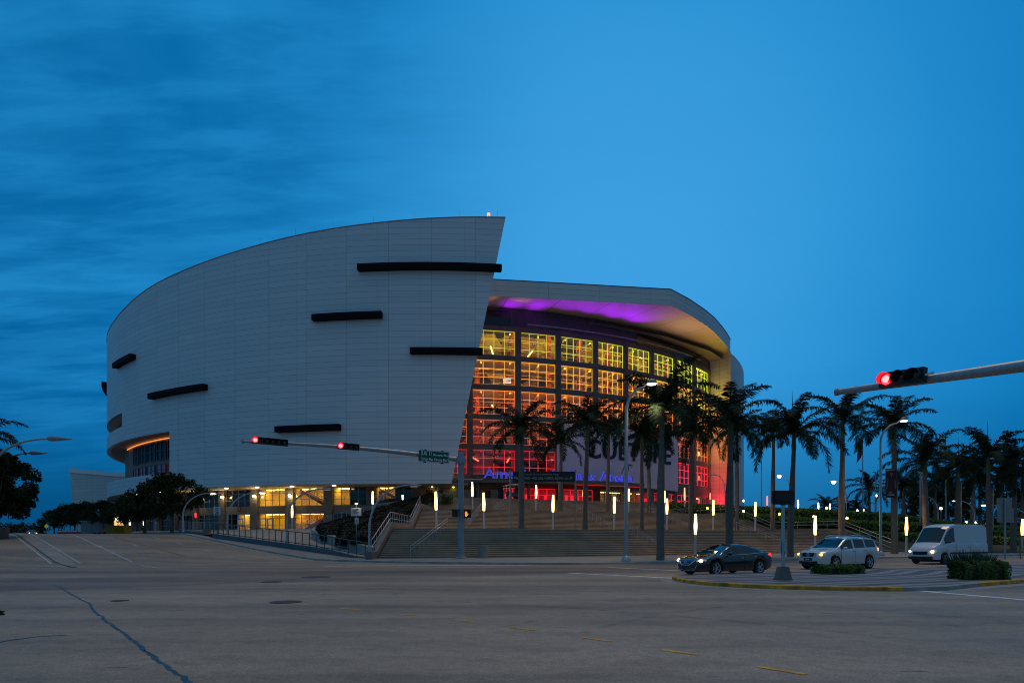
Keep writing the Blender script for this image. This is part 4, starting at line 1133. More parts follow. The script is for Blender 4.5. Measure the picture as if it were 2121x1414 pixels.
mb.grid(rows)
def soffitmat():
    m = mat('canopy_soffit', (.5, .47, .44), .6); nt = m.node_tree; b = nt.nodes['Principled BSDF']; N = nt.nodes.new; L = nt.links.new
    uv = N('ShaderNodeUVMap'); uv.uv_map = 'UVMap'; sp = N('ShaderNodeSeparateXYZ'); L(uv.outputs[0], sp.inputs[0])
    def ln(o, step, w):
        d = N('ShaderNodeMath'); d.operation = 'DIVIDE'; L(o, d.inputs[0]); d.inputs[1].default_value = step
        f = N('ShaderNodeMath'); f.operation = 'FRACT'; L(d.outputs[0], f.inputs[0]); l = N('ShaderNodeMath'); l.operation = 'LESS_THAN'; L(f.outputs[0], l.inputs[0]); l.inputs[1].default_value = w / step; return l.outputs[0]
    m1 = N('ShaderNodeMath'); m1.operation = 'MULTIPLY'; L(ln(sp.outputs[1], .35, .02), m1.inputs[0]); m1.inputs[1].default_value = .30
    mxx = N('ShaderNodeMath'); mxx.operation = 'MAXIMUM'; L(ln(sp.outputs[0], 8.4, .11), mxx.inputs[0]); L(m1.outputs[0], mxx.inputs[1])
    mc = N('ShaderNodeMix'); mc.data_type = 'RGBA'; L(mxx.outputs[0], mc.inputs[0]); mc.inputs[6].default_value = rgb((.50, .47, .44)); mc.inputs[7].default_value = rgb((.10, .09, .09)); L(mc.outputs[2], b.inputs['Base Color']); return m
def usof(co):
    P = Vector((co[0] + AO.x, co[1] + AO.y)); bi = min(range(len(op)), key=lambda i: abs(math.atan2(P.x - C2.x, -(P.y - C2.y)) - math.atan2(op[i].x - C2.x, -(op[i].y - C2.y))))
    return (dist[bi], (P - C2).length)
abuild(mb, 'canopy_soffit', soffitmat(), uv=usof)
mb = MB(); mb.grid([[Vector((p.x, p.y, z)) for z in (39.5, 40.4, 41.2, 42.05)] for p in op])
M['fascia'] = panelmat('canopy_fascia', (.62, .61, .60), vs=8.4, hs=.84, du=2.0, seam=.7)
def ufas(co):
    P = Vector((co[0] + AO.x, co[1] + AO.y)); bi = min(range(len(op)), key=lambda i: (op[i] - P).length); return (dist[bi], co[2] + AO.z)
abuild(mb, 'canopy_fascia', M['fascia'], uv=ufas)
mb = MB(); mb.grid([[Vector((p.x, p.y, 42.05)), Vector((q[0], q[1], 42.05))] for p, q in zip(op, inn)]); abuild(mb, 'canopy_roof', M['polegrey'])
mb = MB(); mb.grid([[Vector((p.x, p.y, 42.06)), Vector((p.x * 1.001, p.y - .06, 42.06)), Vector((p.x * 1.001, p.y - .06, 42.2)), Vector((p.x, p.y + .2, 42.2))] for p in op]); abuild(mb, 'canopy_coping', M['darksteel'])
# end wall beside the glass and the white wall beyond it
E0, E1 = arc(C2, RG - .5, gcol[-1] + 1.2), Vector((44.5, 138.9, 0))
mb = MB(); rows = []
for i in range(9):
    f = i / 8; p = E0.lerp(E1, f); bow = math.sin(f * math.pi) * .35; rows.append([Vector((p.x + bow, p.y + bow * .3, z)) for z in (6.5, 12, 18, 24, 30, 39.5)])
mb.grid(rows); abuild(mb, 'end_wall', M['clad2'], smooth=True, uv=lambda co: (co[1] + 200, co[2] + AO.z))
t0 = math.degrees(math.atan2(E1.x - C2.x, -(E1.y - C2.y))); r0_ = (Vector((E1.x, E1.y)) - C2).length
mb = MB(); rows = []
for i in range(30):
    t = t0 + i * 3.0; rows.append([arc(C2, r0_, t, z) for z in (6.0, 15, 25, 39.2 - i * .05)])
mb.grid(rows); abuild(mb, 'curved_wall', M['clad2'], smooth=True, uv=uvwall(C2, r0_))
# coloured floods that wash the end wall, canopy and upper band
fl = arc(C2, RG + 2.5, gcol[-1] - .6)
for (x, y, z, pw, c_) in ((41.6, 139.6, 9.3, 330, (1.0, .015, .03)), (41.4, 139.6, 14.0, 170, (1.0, .07, .02)), (41.4, 139.6, 19.0, 210, (1.0, .27, .03)), (41.4, 139.6, 24.5, 230, (1.0, .42, .05)), (41.2, 139.6, 29.5, 170, (1.0, .56, .06)), (40.6, 140.6, 31.5, 45, (.60, .80, .02)), (41.0, 139.6, 34.0, 45, (1.0, .60, .12))):
    lamp('POINT', (x, y, z), pw, c_, None, .5)
for px, pw, tx in ((1120, 500, 0), (1170, 600, 2), (1215, 800, 2), (1262, 1100, 2), (1305, 1200, 3)):
    t = th_px(px, C2, RG + 1.6); p = arc(C2, RG + 1.8, t, 35.6); q = arc(C2, RG + 5.5, t, 39.5)
    lamp('SPOT', p, pw * 1.25, (.36, .0, 1.0), q, .25, 105, .9)
for px, pw in ((985, 420), (1060, 520), (1110, 420)):
    t = th_px(px, C2, RG + 1.6); p = arc(C2, RG + 1.2, t, 36.9); lamp('SPOT', p, pw, (.38, .0, 1.0), arc(C2, RG + 1.8, t, 39.5), .25, 100, .9)
for px, pw, c_ in ((1350, 420, (1.0, .50, .35)), (1390, 800, (1.0, .55, .28)), (1432, 560, (1.0, .50, .12)), (1462, 380, (.85, .75, .05))):
    t = th_px(px, C2, RG + 1.6); p = arc(C2, RG + 5.0, t, 31.5); lamp('SPOT', p, pw * 1.7, c_, arc(C2, RG + 8, t, 39.5), .5, 110, 1.0)
for px, pw in ((1010, 90), (1080, 80)):
    t = th_px(px, C2, RG + 4); p = arc(C2, RG + 3.4, t, 37.0); lamp('SPOT', p, pw, (1.0, .62, .48), arc(C2, RG + 4.4, t, 39.5), .25, 90, .9)
# ------------------------------------------------------------------ entrance storey
mb = MB(); arcmesh(mb, C2, RG - .5, RG + .05, gcol[0] - 8, gcol[-1] + 2, 9.9, 10.6); abuild(mb, 'entrance_lintel', M['concdark'])
REDG = mat('red_lit_back', (.25, .03, .03), .7, emit=(1, .01, .02), estr=.16)  # red light on the back wall put in as emission
M['redmull'] = mat('red_lit_frame', (.25, .1, .1), .5, emit=(1, .015, .04), estr=.75)  # red light on the frame put in as emission
M['greyframe'] = mat('entrance_frame', (.30, .28, .25), .6)
M['reddoor'] = mat('dark_red_door', (.14, .018, .014), .6)
def ebay(pa, pb, kind, n=4, zt=9.85):
    t0, t1 = th_px(pa, C2, RG), th_px(pb, C2, RG)
    mb = MB(); arcsheet(mb, C2, RG - .1, t0, t1, 7.4, zt)
    w = abuild(mb, 'entrance_window', M['glass'])
    mb = MB()
    for j in range(n + 1):
        t = t0 + (t1 - t0) * j / n; arcmesh(mb, C2, RG - .08, RG + .03, t - .05, t + .05, 7.4, zt, 1)
    for z in (7.5, 8.75, zt - .05): arcmesh(mb, C2, RG - .075, RG + .02, t0, t1, z - .05, z + .05)
    abuild(mb, 'entrance_frame', M['redmull'] if kind == 'red' else M['greyframe'], parent=w)
    mb = MB(); arcsheet(mb, C2, RG - 3.2, t0 - .8, t1 + .8, 7.2, 10); abuild(mb, 'entrance_back', REDG if kind == 'red' else backmat)
    if kind == 'red':
        mb = MB()
        for j in range(5):
            t = t0 + (t1 - t0) * (j + .5) / 5; arcmesh(mb, C2, RG - 2.2, RG - 1.9, t - .16, t + .16, 7.4, 9.0, 1)
        abuild(mb, 'red_pillar_light', glow('red_pillar_light', (1, .008, .02), 1.1))
    else:
        mb = MB()
        for j in range(2):
            t = t0 + (t1 - t0) * (j + .5) / 2; arcmesh(mb, C2, RG - 1.6, RG - 1.2, t - .5, t + .5, 9.6, 9.66, 1)
        abuild(mb, 'entrance_ceiling_light', M['roomlight'])
ebay(1043, 1150, 'red', 6); ebay(1166, 1227, 'red', 4); ebay(1242, 1262, 'warm', 2); ebay(1266, 1295, 'warm', 2); ebay(1302, 1345, 'warm', 3); ebay(1352, 1374, 'red', 2); ebay(1384, 1398, 'red', 2); ebay(1403, 1428, 'red', 3); ebay(1440, 1462, 'warm', 4)
for pa, pb in ((1150, 1166), (1227, 1242), (1295, 1302), (1345, 1352), (1374, 1384), (1428, 1440)):
    mb = MB(); arcmesh(mb, C2, RG - .6, RG + .2, th_px(pa, C2, RG), th_px(pb, C2, RG), 7.3, 9.95, 2); abuild(mb, 'entrance_pier', M['concdark'])
# grey door wall left of the entrance
tA, tB = th_px(868, C2, 74.5), th_px(1042, C2, 74.5)
mb = MB(); arcmesh(mb, C2, 74.0, 74.5, tA, tB, 7.2, 9.2); abuild(mb, 'ticket_wall', mat('ticket_wall', (.34, .31, .28), .75, 0, .12, .8))
mb = MB(); arcmesh(mb, C2, 73.6, 74.3, tA, tB, 9.2, 10.3); abuild(mb, 'ticket_wall_head', M['concdark'])
for a, c, mm in ((882, 895, 'reddoor'), (907, 918, 'reddoor'), (982, 994, 'reddoor'), (1003, 1016, 'reddoor'), (1031, 1042, 'darkpane')):
    mb = MB(); arcmesh(mb, C2, 74.3, 74.56, th_px(a, C2, 74.5), th_px(c, C2, 74.5), 7.4, 9.75 if mm == 'darkpane' else 9.1, 1); d_ = abuild(mb, 'ticket_door', M[mm])
    mb = MB(); arcmesh(mb, C2, 74.4, 74.6, th_px(a, C2, 74.5) - .12, th_px(a, C2, 74.5), 7.4, 9.2, 1); arcmesh(mb, C2, 74.4, 74.6, th_px(c, C2, 74.5), th_px(c, C2, 74.5) + .12, 7.4, 9.2, 1); abuild(mb, 'door_frame', M['greyframe'], parent=d_)
for px, py in ((895, 1007), (939, 1008), (1041, 1001), (1048, 1001)):
    p = arc(C2, 74.7, th_px(px, C2, 74.7), zpy(py, arc(C2, 74.7, th_px(px, C2, 74.7)).y)); mb = MB(); mb.lathe([(0, -.13), (.13, -.05), (.13, .05), (0, .13)], 8, p); abuild(mb, 'porch_light', M['uplight'])
# entrance canopy slab
RC = 78.0
tC0, tC1 = th_px(955, C2, RC), th_px(1335, C2, RC)
mb = MB(); arcmesh(mb, C2, RG, RC, tC0 - 1, tC1, 10.05, 10.62); abuild(mb, 'entrance_canopy', M['concdark'])
mb = MB(); arcmesh(mb, C2, RC - .4, RC + .05, th_px(1195, C2, RC), tC1, 9.98, 10.04); abuild(mb, 'red_edge_light', glow('red_edge', (1, .02, .03), .5))
mb = MB(); arcmesh(mb, C2, RC - .02, RC + .06, tC0, th_px(1000, C2, RC), 10.42, 10.58); abuild(mb, 'pale_edge_strip', mat('pale_edge', (.5, .45, .35), .5))  # plain pale strip on the canopy edge, without emission
for t in (tC0 + 2, tC0 + 8, tC0 + 14, tC1 - 2):
    mb = MB(); p = arc(C2, RC - 1.5, t, 7.3); mb.cyl(p, p + Vector((0, 0, 2.8)), .25, n=10); abuild(mb, 'canopy_column', M['pier'])
# hanging banner with block letters
bn = MB(); n = 30; rows = []
for i in range(n + 1):
    f = i / n; t = BANNER[0] + (BANNER[1] - BANNER[0]) * f; zt_ = 20.75
    rows.append([arc(C2, RG + .62 + .06 * math.sin(f * 34), t, z) for z in (11.0 - .6 * f, 14, 17, zt_)])
bn.grid(rows); ban = bn.build('hanging_banner', M['banner'], smooth=True)
tag(ban, 'huge banner with painted pink glow and dark block letters hung across the lower glass front', 'banner')
def arctext(name, body, C, Rr, t0, t1, zbase, height, m, parent, off_=0.0, depth=.02, face=None, org=Vector((0, 0, 0)), spacing=1.0):
    me = text_me(body, 1.0, depth / 2, 'LEFT', off_, spacing)
    vs = [v.co.copy() for v in me.vertices]
    x0, x1 = min(v.x for v in vs), max(v.x for v in vs); cap = .72
    for v, co in zip(me.vertices, vs):
        t = t0 + (t1 - t0) * (co.x - x0) / (x1 - x0); v.co = arc(C, Rr + co.z, t, zbase + co.y / cap * height) - org
    me.name = name; me.materials.clear(); me.materials.append(m)
    return meshobj(name, me, parent)
arctext('banner_letter', 'CULTURE', C2, RG + .76, th_px(1213, C2, RG + .76), th_px(1390, C2, RG + .76), 15.35, 3.2, M['navy'], ban, .02)
# blue neon name above the entrance canopy
sg = empty('lettering_sign', arc(C2, RC, 19, 10.62), 'glowing blue letters of the arena name standing on the entrance canopy', 'sign')
so = Vector(sg.location)
ta, tb = th_px(1001, C2, RC + .2), th_px(1313, C2, RC + .2)
arctext('letter_glow', 'AmericanAirlines Arena', C2, RC + .0, ta, tb, 10.72, 1.55, M['bluelet'], sg, .010, .30, org=so)
arctext('letter_face', 'AmericanAirlines Arena', C2, RC + .24, ta, tb, 10.74, 1.52, M['blueface'], sg, -.020, .10, org=so)
mb = MB(); mb.tube([arc(C2, RC + .1, ta + (tb - ta) * i / 24, 10.68) - so for i in range(25)], .05, 6); mb.build('letter_rail', M['darksteel'], sg)
# small bird emblem at the right end of the letters
em = MB(); p = arc(C2, RC + .2, th_px(1297, C2, RC), 13.0) - so
em.tube([p + Vector((-.9, 0, -.9)), p + Vector((-.35, -.1, .35)), p + Vector((.2, 0, .55)), p + Vector((.9, 0, .35)), p + Vector((.55, 0, .0))], [.05, .10, .12, .10, .03], 6)
em.tube([p + Vector((-.2, 0, -1.3)), p + Vector((.15, 0, -.4)), p + Vector((.35, 0, .4))], [.04, .11, .06], 6)
em.build('bird_emblem', M['navy'], sg)
# pale outbuilding at the far left
wb = MB(); a = at(145, 978, 172); c = at(262, 988, 165); e0 = at(153, 1062, 172)
wb.add([Vector((e0.x, 172, 2)), Vector((c.x, 165, 2)), Vector((c.x, 165, c.z)), a, Vector((e0.x + 6, 205, 2)), Vector((c.x + 8, 205, 2)), Vector((c.x + 8, 205, c.z)), a + Vector((4, 30, 1.5))], [(0, 1, 2, 3), (4, 7, 6, 5), (0, 3, 7, 4), (3, 2, 6, 7), (1, 5, 6, 2)])
ob = empty('side_building', (e0.x, 172, 2), 'plain pale building with a slanted edge far left beyond the street trees', 'building'); oo = Vector(ob.location)
wb.v = [tuple(Vector(v) - oo) for v in wb.v]; wb.build('wall', M['clad2'], ob, uv=lambda co: (co[0], co[2]))
mb = MB(); mb.bar(a - oo + Vector((0, -.1, .5)), c - oo + Vector((0, -.1, .5)), .5, 1.0); mb.build('roof_edge', M['white'], ob)
# ================================================================== LIGHT COLUMNS
def light_column(loc, label, m='tubelight', h=3.6, gl=1.8, tilt=0.0, r=.115):
    o = empty('light_column', loc, label, 'lamp', 'glowing light columns on the steps and forecourt')
    mb = MB(); mb.lathe([(r + .03, 0), (r + .03, .05), (r - .01, .08), (r - .015, h - gl)], 12); mb.build('post', M['lightpost'], o, True)
    mb = MB(); mb.lathe([(0, h - gl + .0), (r - .01, h - gl + .01), (r + .03, h - gl + .7), (r - .02, h - .03), (0, h)], 12); mb.build('glow_tube', M[m], o, True)
    mb = MB(); mb.lathe([(r, h - gl - .06), (r + .015, h - gl + .02)], 12); mb.lathe([(r - .01, h - .03), (r - .01, h + .03), (0, h + .04)], 12); mb.build('collar', M['darksteel'], o)
    if m == 'tubelight' and h > 3: lamp('POINT', (0, 0, h + .35), 55, (1.0, .62, .26), None, .25, parent=o)
    o.rotation_euler = (0, tilt, 0); return o
for px, R0, lab in (
    (904, 88, 'glowing light column on the left landing beside the sloping wall'),
    (1003, 88, 'glowing light column right of the traffic signal pole on the lower landing'),
    (1145, 88, 'glowing light column on the landing between the two posts of the direction sign'),
    (1272, 88, 'glowing light column on the lower landing left of the tall street lamp'),
    (1381, 88, 'glowing light column on the landing just right of the thick front palm trunk'),
    (1477, 88, 'glowing light column on the lower landing above the dark sedan'),
    (1564, 87, 'glowing light column on the lower landing left of the black signal back'),
    (979, 70.5, 'glowing light column on the upper landing in front of the dark red doors'),
    (1110, 70, 'glowing light column on the upper landing under the direction sign board'),
    (1208.5, 70, 'thin glowing light column half hidden behind a palm trunk below the blue letters'),
    (1302, 70, 'glowing light column seen against the tall street lamp pole on the upper landing'),
    (1376, 69, 'glowing light column on the upper landing right of the banner edge'),
    (1440, 104, 'glowing light column on the pavement behind the front of the dark sedan'),
    (1688, 105, 'glowing light column on the pavement behind the white car bonnet'),
    (1877, 106, 'glowing light column before the hedges between the white car and the van'),
    (2117, 107, 'glowing light column at the right edge beyond the spiky median bush')):
    s = s_at_px(px, R0); p = off(R0, s); p.z = slope_z(R0) if R0 <= 100 else .146 + road_z(p.x, p.y)
    light_column(p, lab, 'tubelight', h=3.6, tilt=R_(-1.0 if px < 1100 else .6))
light_column(at(929, 1033, 108), 'small glowing light column at the top of the sloping wall by the round bush', h=3.3, gl=1.75)
light_column(at(934, 1034, 116), 'faint yellow light column behind the round bush by the doors', h=2.9, gl=1.5)
light_column(at(605, 1100, 88), 'glowing light column before the bright lower doors', h=3.5, gl=1.75)
light_column(at(772, 1075, 84), 'glowing light column beside the arched lamp above the dark bed', h=3.45, gl=1.6)
light_column(at(834, 1047, 98), 'very short glowing light column behind the dark planting bed', h=1.4, gl=.55, r=.1)
for px, pt, pb, Y, m, lab in ((1418, 1009, 1036, 104, 'tubeorange', 'orange glowing light column in front of the red lit windows'),
    (1589, 1026, 1047, 112, 'tubepink', 'pink glowing light column on the ridge left of the black signal back'),
    (1653, 1034, 1053, 112, 'tubewhite', 'pale light column on the ridge right of the black signal back'),
    (1695, 1040, 1056, 116, 'tubewhite', 'pale light column on the ridge left of the small round palm'),
    (1719, 1042, 1058, 116, 'tubewhite', 'pale light column on the ridge right of the small round palm'),
    (1788, 1053, 1063, 110, 'tubewhite', 'short pale light column on the ridge beside a flagpole'),
    (1471, 1020, 1035, 120, 'tubepink', 'small red light column at the foot of the red lit end wall')):
    zt, zb = zpy(pt, Y), zpy(pb, Y); gl = zt - zb
    light_column(at(px, pb + 13, Y), lab, m, h=zt - zpy(pb + 13, Y), gl=gl)

# ================================================================== PALMS
def crown_mesh(seed, n=14, L=4.7):
    rg = random.Random(seed); mb = MB()
    for i in range(n):
        az = 2.399 * i + rg.uniform(-.3, .3); f = i / (n - 1)
        el = R_(76 - 84 * f ** .85 + rg.uniform(-8, 8)); ln = L * rg.uniform(.88, 1.1) * (0.78 if f < .1 else 1.0)
        droop = rg.uniform(1.25, 1.7) * (.85 + .35 * f); pts = []; p = Vector((0, 0, 0)); seg = 14
        dirh = Vector((math.cos(az), math.sin(az), 0)); side = Vector((-math.sin(az), math.cos(az), 0)); bend = rg.uniform(-.3, .3)
        for j in range(seg + 1):
            pts.append(p.copy()); e = max(R_(-86), el - droop * (j / seg) ** 1.5)
            p = p + (dirh * math.cos(e) + Vector((0, 0, math.sin(e))) + side * bend * (j / seg) * .5) * (ln / seg)
        mb.tube(pts, [.05 * (1 - .85 * j / seg) + .006 for j in range(seg + 1)], 4, cap=False)
        nl = 46
        for j in range(3, nl + 1):
            u = j / nl * seg; a = int(min(u, seg - .001)); q = pts[a].lerp(pts[a + 1], u - a); t = (pts[a + 1] - pts[a]).normalized()
            up = side.cross(t).normalized()
            if up.z < 0: up = -up
            ll = .80 * (math.sin(math.pi * (.14 + .80 * j / nl)) ** .7)
            for sgn in (-1, 1):
                for k in range(2):
                    dr = rg.uniform(.15, .60); sw = rg.uniform(.45, .9)
                    d = (side * sgn + t * sw + up * rg.uniform(-.35, .65)).normalized(); l2 = ll * rg.uniform(.75, 1.15)
                    tip = q + d * l2 + Vector((0, 0, -dr * l2)); mid = q + d * l2 * .55 + Vector((0, 0, -dr * l2 * .22))
                    w = t * .042 * rg.uniform(.8, 1.2)
                    mb.add([q - w * .7, q + w * .7, mid + w, tip, mid - w], [(0, 1, 2, 4), (4, 2, 3)])
    mb.tube([(0, 0, -.2), (.05, 0, .9), (.12, .05, 1.7 if seed % 2 else 3.4)], [.06, .05, .012], 5)
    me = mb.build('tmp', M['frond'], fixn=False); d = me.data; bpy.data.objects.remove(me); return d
CROWNS = [crown_mesh(12, 18), crown_mesh(23, 16), crown_mesh(37, 19), crown_mesh(50, 16), crown_mesh(61, 17)]
TRUNKS = {}
def palm(base, top, rad, ci, label, group, rz=0.0, cs=1.0, lean=0.0):
    """base point, z of crown centre"""
    h = top - base.z
    o = empty('palm_tree', base, label, 'palm', group, rz)
    mb = MB(); prof = []; pts = []; rs = []; n = 16
    for i in range(n + 1):
        f = i / n; r = rad * (1.30 - .9 * f if f < .12 else (1.0 + .16 * math.sin(min(1, f / .75) * math.pi)) * (1.0 - .30 * max(0, (f - .6) / .4)))
        if f < .12: r = rad * (1.28 - 2.2 * f)
        pts.append((lean * f * f * h * (1.6 - .6 * f), .03 * math.sin(f * 5), f * (h - 1.5))); rs.append(r)
    mb.tube(pts, rs, 10); mb.build('trunk', M['trunk'], o, True)
    tp = Vector(pts[-1])
    mb = MB(); mb.tube([tp - Vector((0, 0, .05)), tp + Vector((0, 0, .35)), tp + Vector((0, 0, 1.1)), tp + Vector((0, 0, 1.75))], [rad * .72, rad * .86, rad * .62, rad * .30], 10); mb.build('crownshaft', M['crownshaft'], o, True)
    c = meshobj('crown', CROWNS[ci % 5], o, tp + Vector((0, 0, 1.45))); c.scale = (cs,) * 3
    return o
gP = 'royal palms around the steps'
def palm_st(px, R0, pyc, rad, ci, label, rz, cs, lean=0.0, pxb=None):
    s = s_at_px(pxb or px, R0); p = off(R0, s); p.z = slope_z(R0) if R0 <= 100 else .14 + road_z(p.x, p.y)
    palm(p, zpy(pyc, p.y), rad, ci + int(px) % 3, label, gP, rz, cs, rnd.uniform(-.03, .03))
palm_st(1080, 91, 887, 0.265, 0, 'palm on the lower landing just right of the left post of the direction sign', .3, .95)
palm_st(1161, 71, 915, 0.265, 1, 'slender palm on the upper landing at the left edge of the banner', 1.3, .98)
palm_st(1212, 91, 878, 0.225, 2, 'palm on the lower landing just right of the direction sign', 2.2, 1.0)
palm_st(1259, 71, 888, 0.21, 3, 'palm on the upper landing in front of the banner lettering', .9, 1.05)
palm_st(1329, 90, 900, 0.2, 1, 'palm right of the tall lit street lamp on the lower landing', 2.9, 1.0)
palm_st(1344, 71, 910, 0.24, 0, 'darker palm on the upper landing close behind its neighbour near the banner end', 4.1, 1.05)
palm_st(1368, 110.2, 845, 0.245, 2, 'tall thick palm on the pavement in front of the steps left of the dark sedan', .5, 1.0)
palm_st(1430, 90, 893, 0.225, 3, 'palm on the lower landing before the red lit windows', 5.0, 1.0)
palm_st(1511, 109, 868, 0.26, 0, 'thick palm rising behind the roof of the dark sedan', 2.0, 1.02)
palm_st(1526, 88, 890, 0.215, 1, 'thin palm partly hidden behind the thick palm at the end wall', 3.3, 1.0)
palm_st(1601, 88, 893, 0.245, 2, 'palm behind the left part of the black signal back', 1.1, .95)
palm_st(1637, 109, 895, 0.225, 3, 'palm on the pavement behind the right part of the black signal back', 2.6, 1.0)
palm_st(1743, 106, 868, 0.245, 1, 'palm with a ragged dark trunk above the white car', .2, 1.0)
palm_st(1853, 106, 880, 0.27, 0, 'palm with a dark portrait banner on its trunk', 1.9, 1.05)
palm_st(1918, 107, 952, 0.265, 2, 'short palm rising behind the front of the white van', 4.4, 1.0)
palm_st(2049, 107, 945, 0.265, 3, 'palm rising behind the rear of the white van', 3.0, 1.1)
palm_st(2099, 108, 958, 0.265, 1, 'palm at the right edge behind the grey sign backs', 5.5, 1.1)
gB = 'palms beyond the hedges'
def palm_bg(px, pyb, pyc, Y, ci, rz, label, cs=1.0, rad=.3):
    b_ = at(px, pyb, Y); b_.z = min(b_.z, 2.0) - .6
    palm(b_, zpy(pyc, Y), rad, ci, label, gB, rz, cs)
for i, (px, pyb, pyc, Y, lab) in enumerate((
    (1984, 1090, 965, 88, 'broad palm behind the ridge between two flagpoles'), (1800, 1065, 1010, 125, 'small dark palm beyond the ridge behind the pole of the tall right lamp'),
    (1713, 1060, 1048, 120, 'tiny round palm on the ridge between two pale light columns'), (1752, 1062, 1056, 130, 'tiny palm top showing over the ridge beside the arched lamp'),
    (1872, 1085, 1010, 112, 'dark palm beyond the ridge right of the portrait banner'), (1893, 1085, 1020, 130, 'leaning dark palm in the distance left of the two flagpoles'),
    (1938, 1085, 1000, 118, 'dark palm in the distance under the first white flag'), (1962, 1088, 1008, 130, 'dark palm in the distance under the second white flag'),
    (2016, 1090, 975, 105, 'dark palm in the distance left of the palm behind the van'), (2030, 1090, 1000, 128, 'far palm in the dark grove above the roof of the van'),
    (2075, 1092, 990, 110, 'dark palm in the distance above the grey sign backs'), (2118, 1095, 985, 108, 'dark palm cut by the right edge of the picture'),
    (1775, 1062, 1052, 140, 'tiniest palm top far away beside the white ridge lamp'))):
    palm_bg(px, pyb, pyc, Y, i, i * 1.7, lab, .75 if pyc > 1040 else 1.1)
palm(Vector((-46.0, 58.5, .9)), 10.2, .3, 2, 'palm frond tips at the left edge above the dark broad tree', gB, 1.0, .9)

# ================================================================== BROADLEAF TREES
def leaf_clumps(mb, centres, per, size, rg):
    for c, r in centres:
        for _ in range(per):
            d = Vector((rg.gauss(0, 1), rg.gauss(0, 1), rg.gauss(0, .8))).normalized() * r * (rg.random() ** .45)
            p = c + d; n = Vector((rg.gauss(0, 1), rg.gauss(0, 1), rg.gauss(0, 1) + .6)).normalized()
            u = n.orthogonal().normalized(); v = n.cross(u); a = rg.uniform(0, 6.28); u, v = u * math.cos(a) + v * math.sin(a), v * math.cos(a) - u * math.sin(a)
            s = size * rg.uniform(.6, 1.3)
            mb.add([p - u * s, p + v * s * .5, p + u * s, p - v * s * .5], [(0, 1, 2, 3)])
def tree_meshes(seed, h, spread, per=130, ncl=46, leaf=.16, low=.36):
    rg = random.Random(seed); tr = MB(); lf = MB(); cs = []
    fork = h * .30
    tr.tube([(0, 0, 0), (.05, 0, fork * .5), (0, .05, fork)], [h * .035, h * .026, h * .024], 8)
    for i in range(7):
        a = i * .9 + rg.uniform(-.3, .3); e = Vector((math.cos(a) * spread * .55 * rg.uniform(.6, 1.1), math.sin(a) * spread * .55 * rg.uniform(.6, 1.1), h * rg.uniform(.55, .85)))
        m1 = Vector((e.x * .45, e.y * .45, fork + (e.z - fork) * .55)); tr.tube([(0, 0, fork * rg.uniform(.7, 1)), m1, e], [h * .017, h * .011, h * .004], 6)
    for i in range(ncl):
        a = rg.uniform(0, 6.28); q = rg.random() ** .55; z = rg.random()
        rad = spread * q * math.sqrt(max(.12, 1 - (2 * z - .85) ** 2 * .8))
        cs.append((Vector((math.cos(a) * rad, math.sin(a) * rad, h * (low + (1 - low) * z * .93))), spread * rg.uniform(.15, .27)))
    leaf_clumps(lf, cs, per, leaf, rg)
    return tr, lf
def make_tree(base, seed, h, spread, label, group=None, per=130, ncl=46, leaf=.16, low=.36):
    o = empty('street_tree', base, label, 'tree', group); tr, lf = tree_meshes(seed, h, spread, per, ncl, leaf, low)
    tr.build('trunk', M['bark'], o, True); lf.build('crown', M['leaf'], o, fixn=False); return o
gT = 'street trees along the side road'
def gz(p): p.z = road_z(p.x, p.y) + .1; return p
make_tree(gz(Vector((-46.0, 61, 0))), 3, 7.2, 3.2, 'big dense dark tree at the left edge over a dark planter', None, 210, 60, .20, .26)
t1 = make_tree(gz(Vector((k_(356) * 82, 82, 0))), 5, 7.0, 3.9, 'nearest street tree with a forked trunk beside the arched lamp', gT, 170, 52, .17, .38)
def copytree(src, base, sc_, rz, label):
    c = dup(src); c.location = base; c.scale = (sc_,) * 3; c.rotation_euler = (0, 0, rz); c['label'] = label; c['group'] = gT; return c
t2 = make_tree(gz(Vector((k_(300) * 88, 88, 0))), 9, 6.4, 3.6, 'street tree left of the nearest one in front of the pale curved fascia', gT, 150, 46, .17, .36)
for i, (px, Y, pt, lab) in enumerate(((258, 97, 1028, 'street tree over the yellow hoarding and the lit sign'), (214, 108, 1038, 'street tree lit yellow from below left of the lit sign'), (180, 122, 1042, 'street tree in front of the far pale building'),
    (155, 138, 1044, 'street tree with its crown over the red barriers'), (132, 160, 1047, 'street tree further down the side road above the arched posts'), (112, 190, 1058, 'small distant street tree near the yellow green road sign'), (86, 210, 1075, 'smallest distant tree standing alone at the end of the side road'))):
    b_ = gz(Vector((k_(px) * Y, Y, 0))); h = zpy(pt, Y) - b_.z; copytree(t1 if i % 2 else t2, b_, h / (7.0 if i % 2 else 6.4), i * 1.3, lab)
mb = MB(); c = Vector((-45.6, 58.6, 0)); z = road_z(c.x, c.y)
mb.lathe([(1.9, z - .4), (2.0, z + .9), (1.8, z + .95), (1.7, z + .75), (0, z + .7)], 20, c); tag(mb.build('tree_planter', M['darksteel'], smooth=True), 'dark round planter under the big tree at the left edge', 'planter')
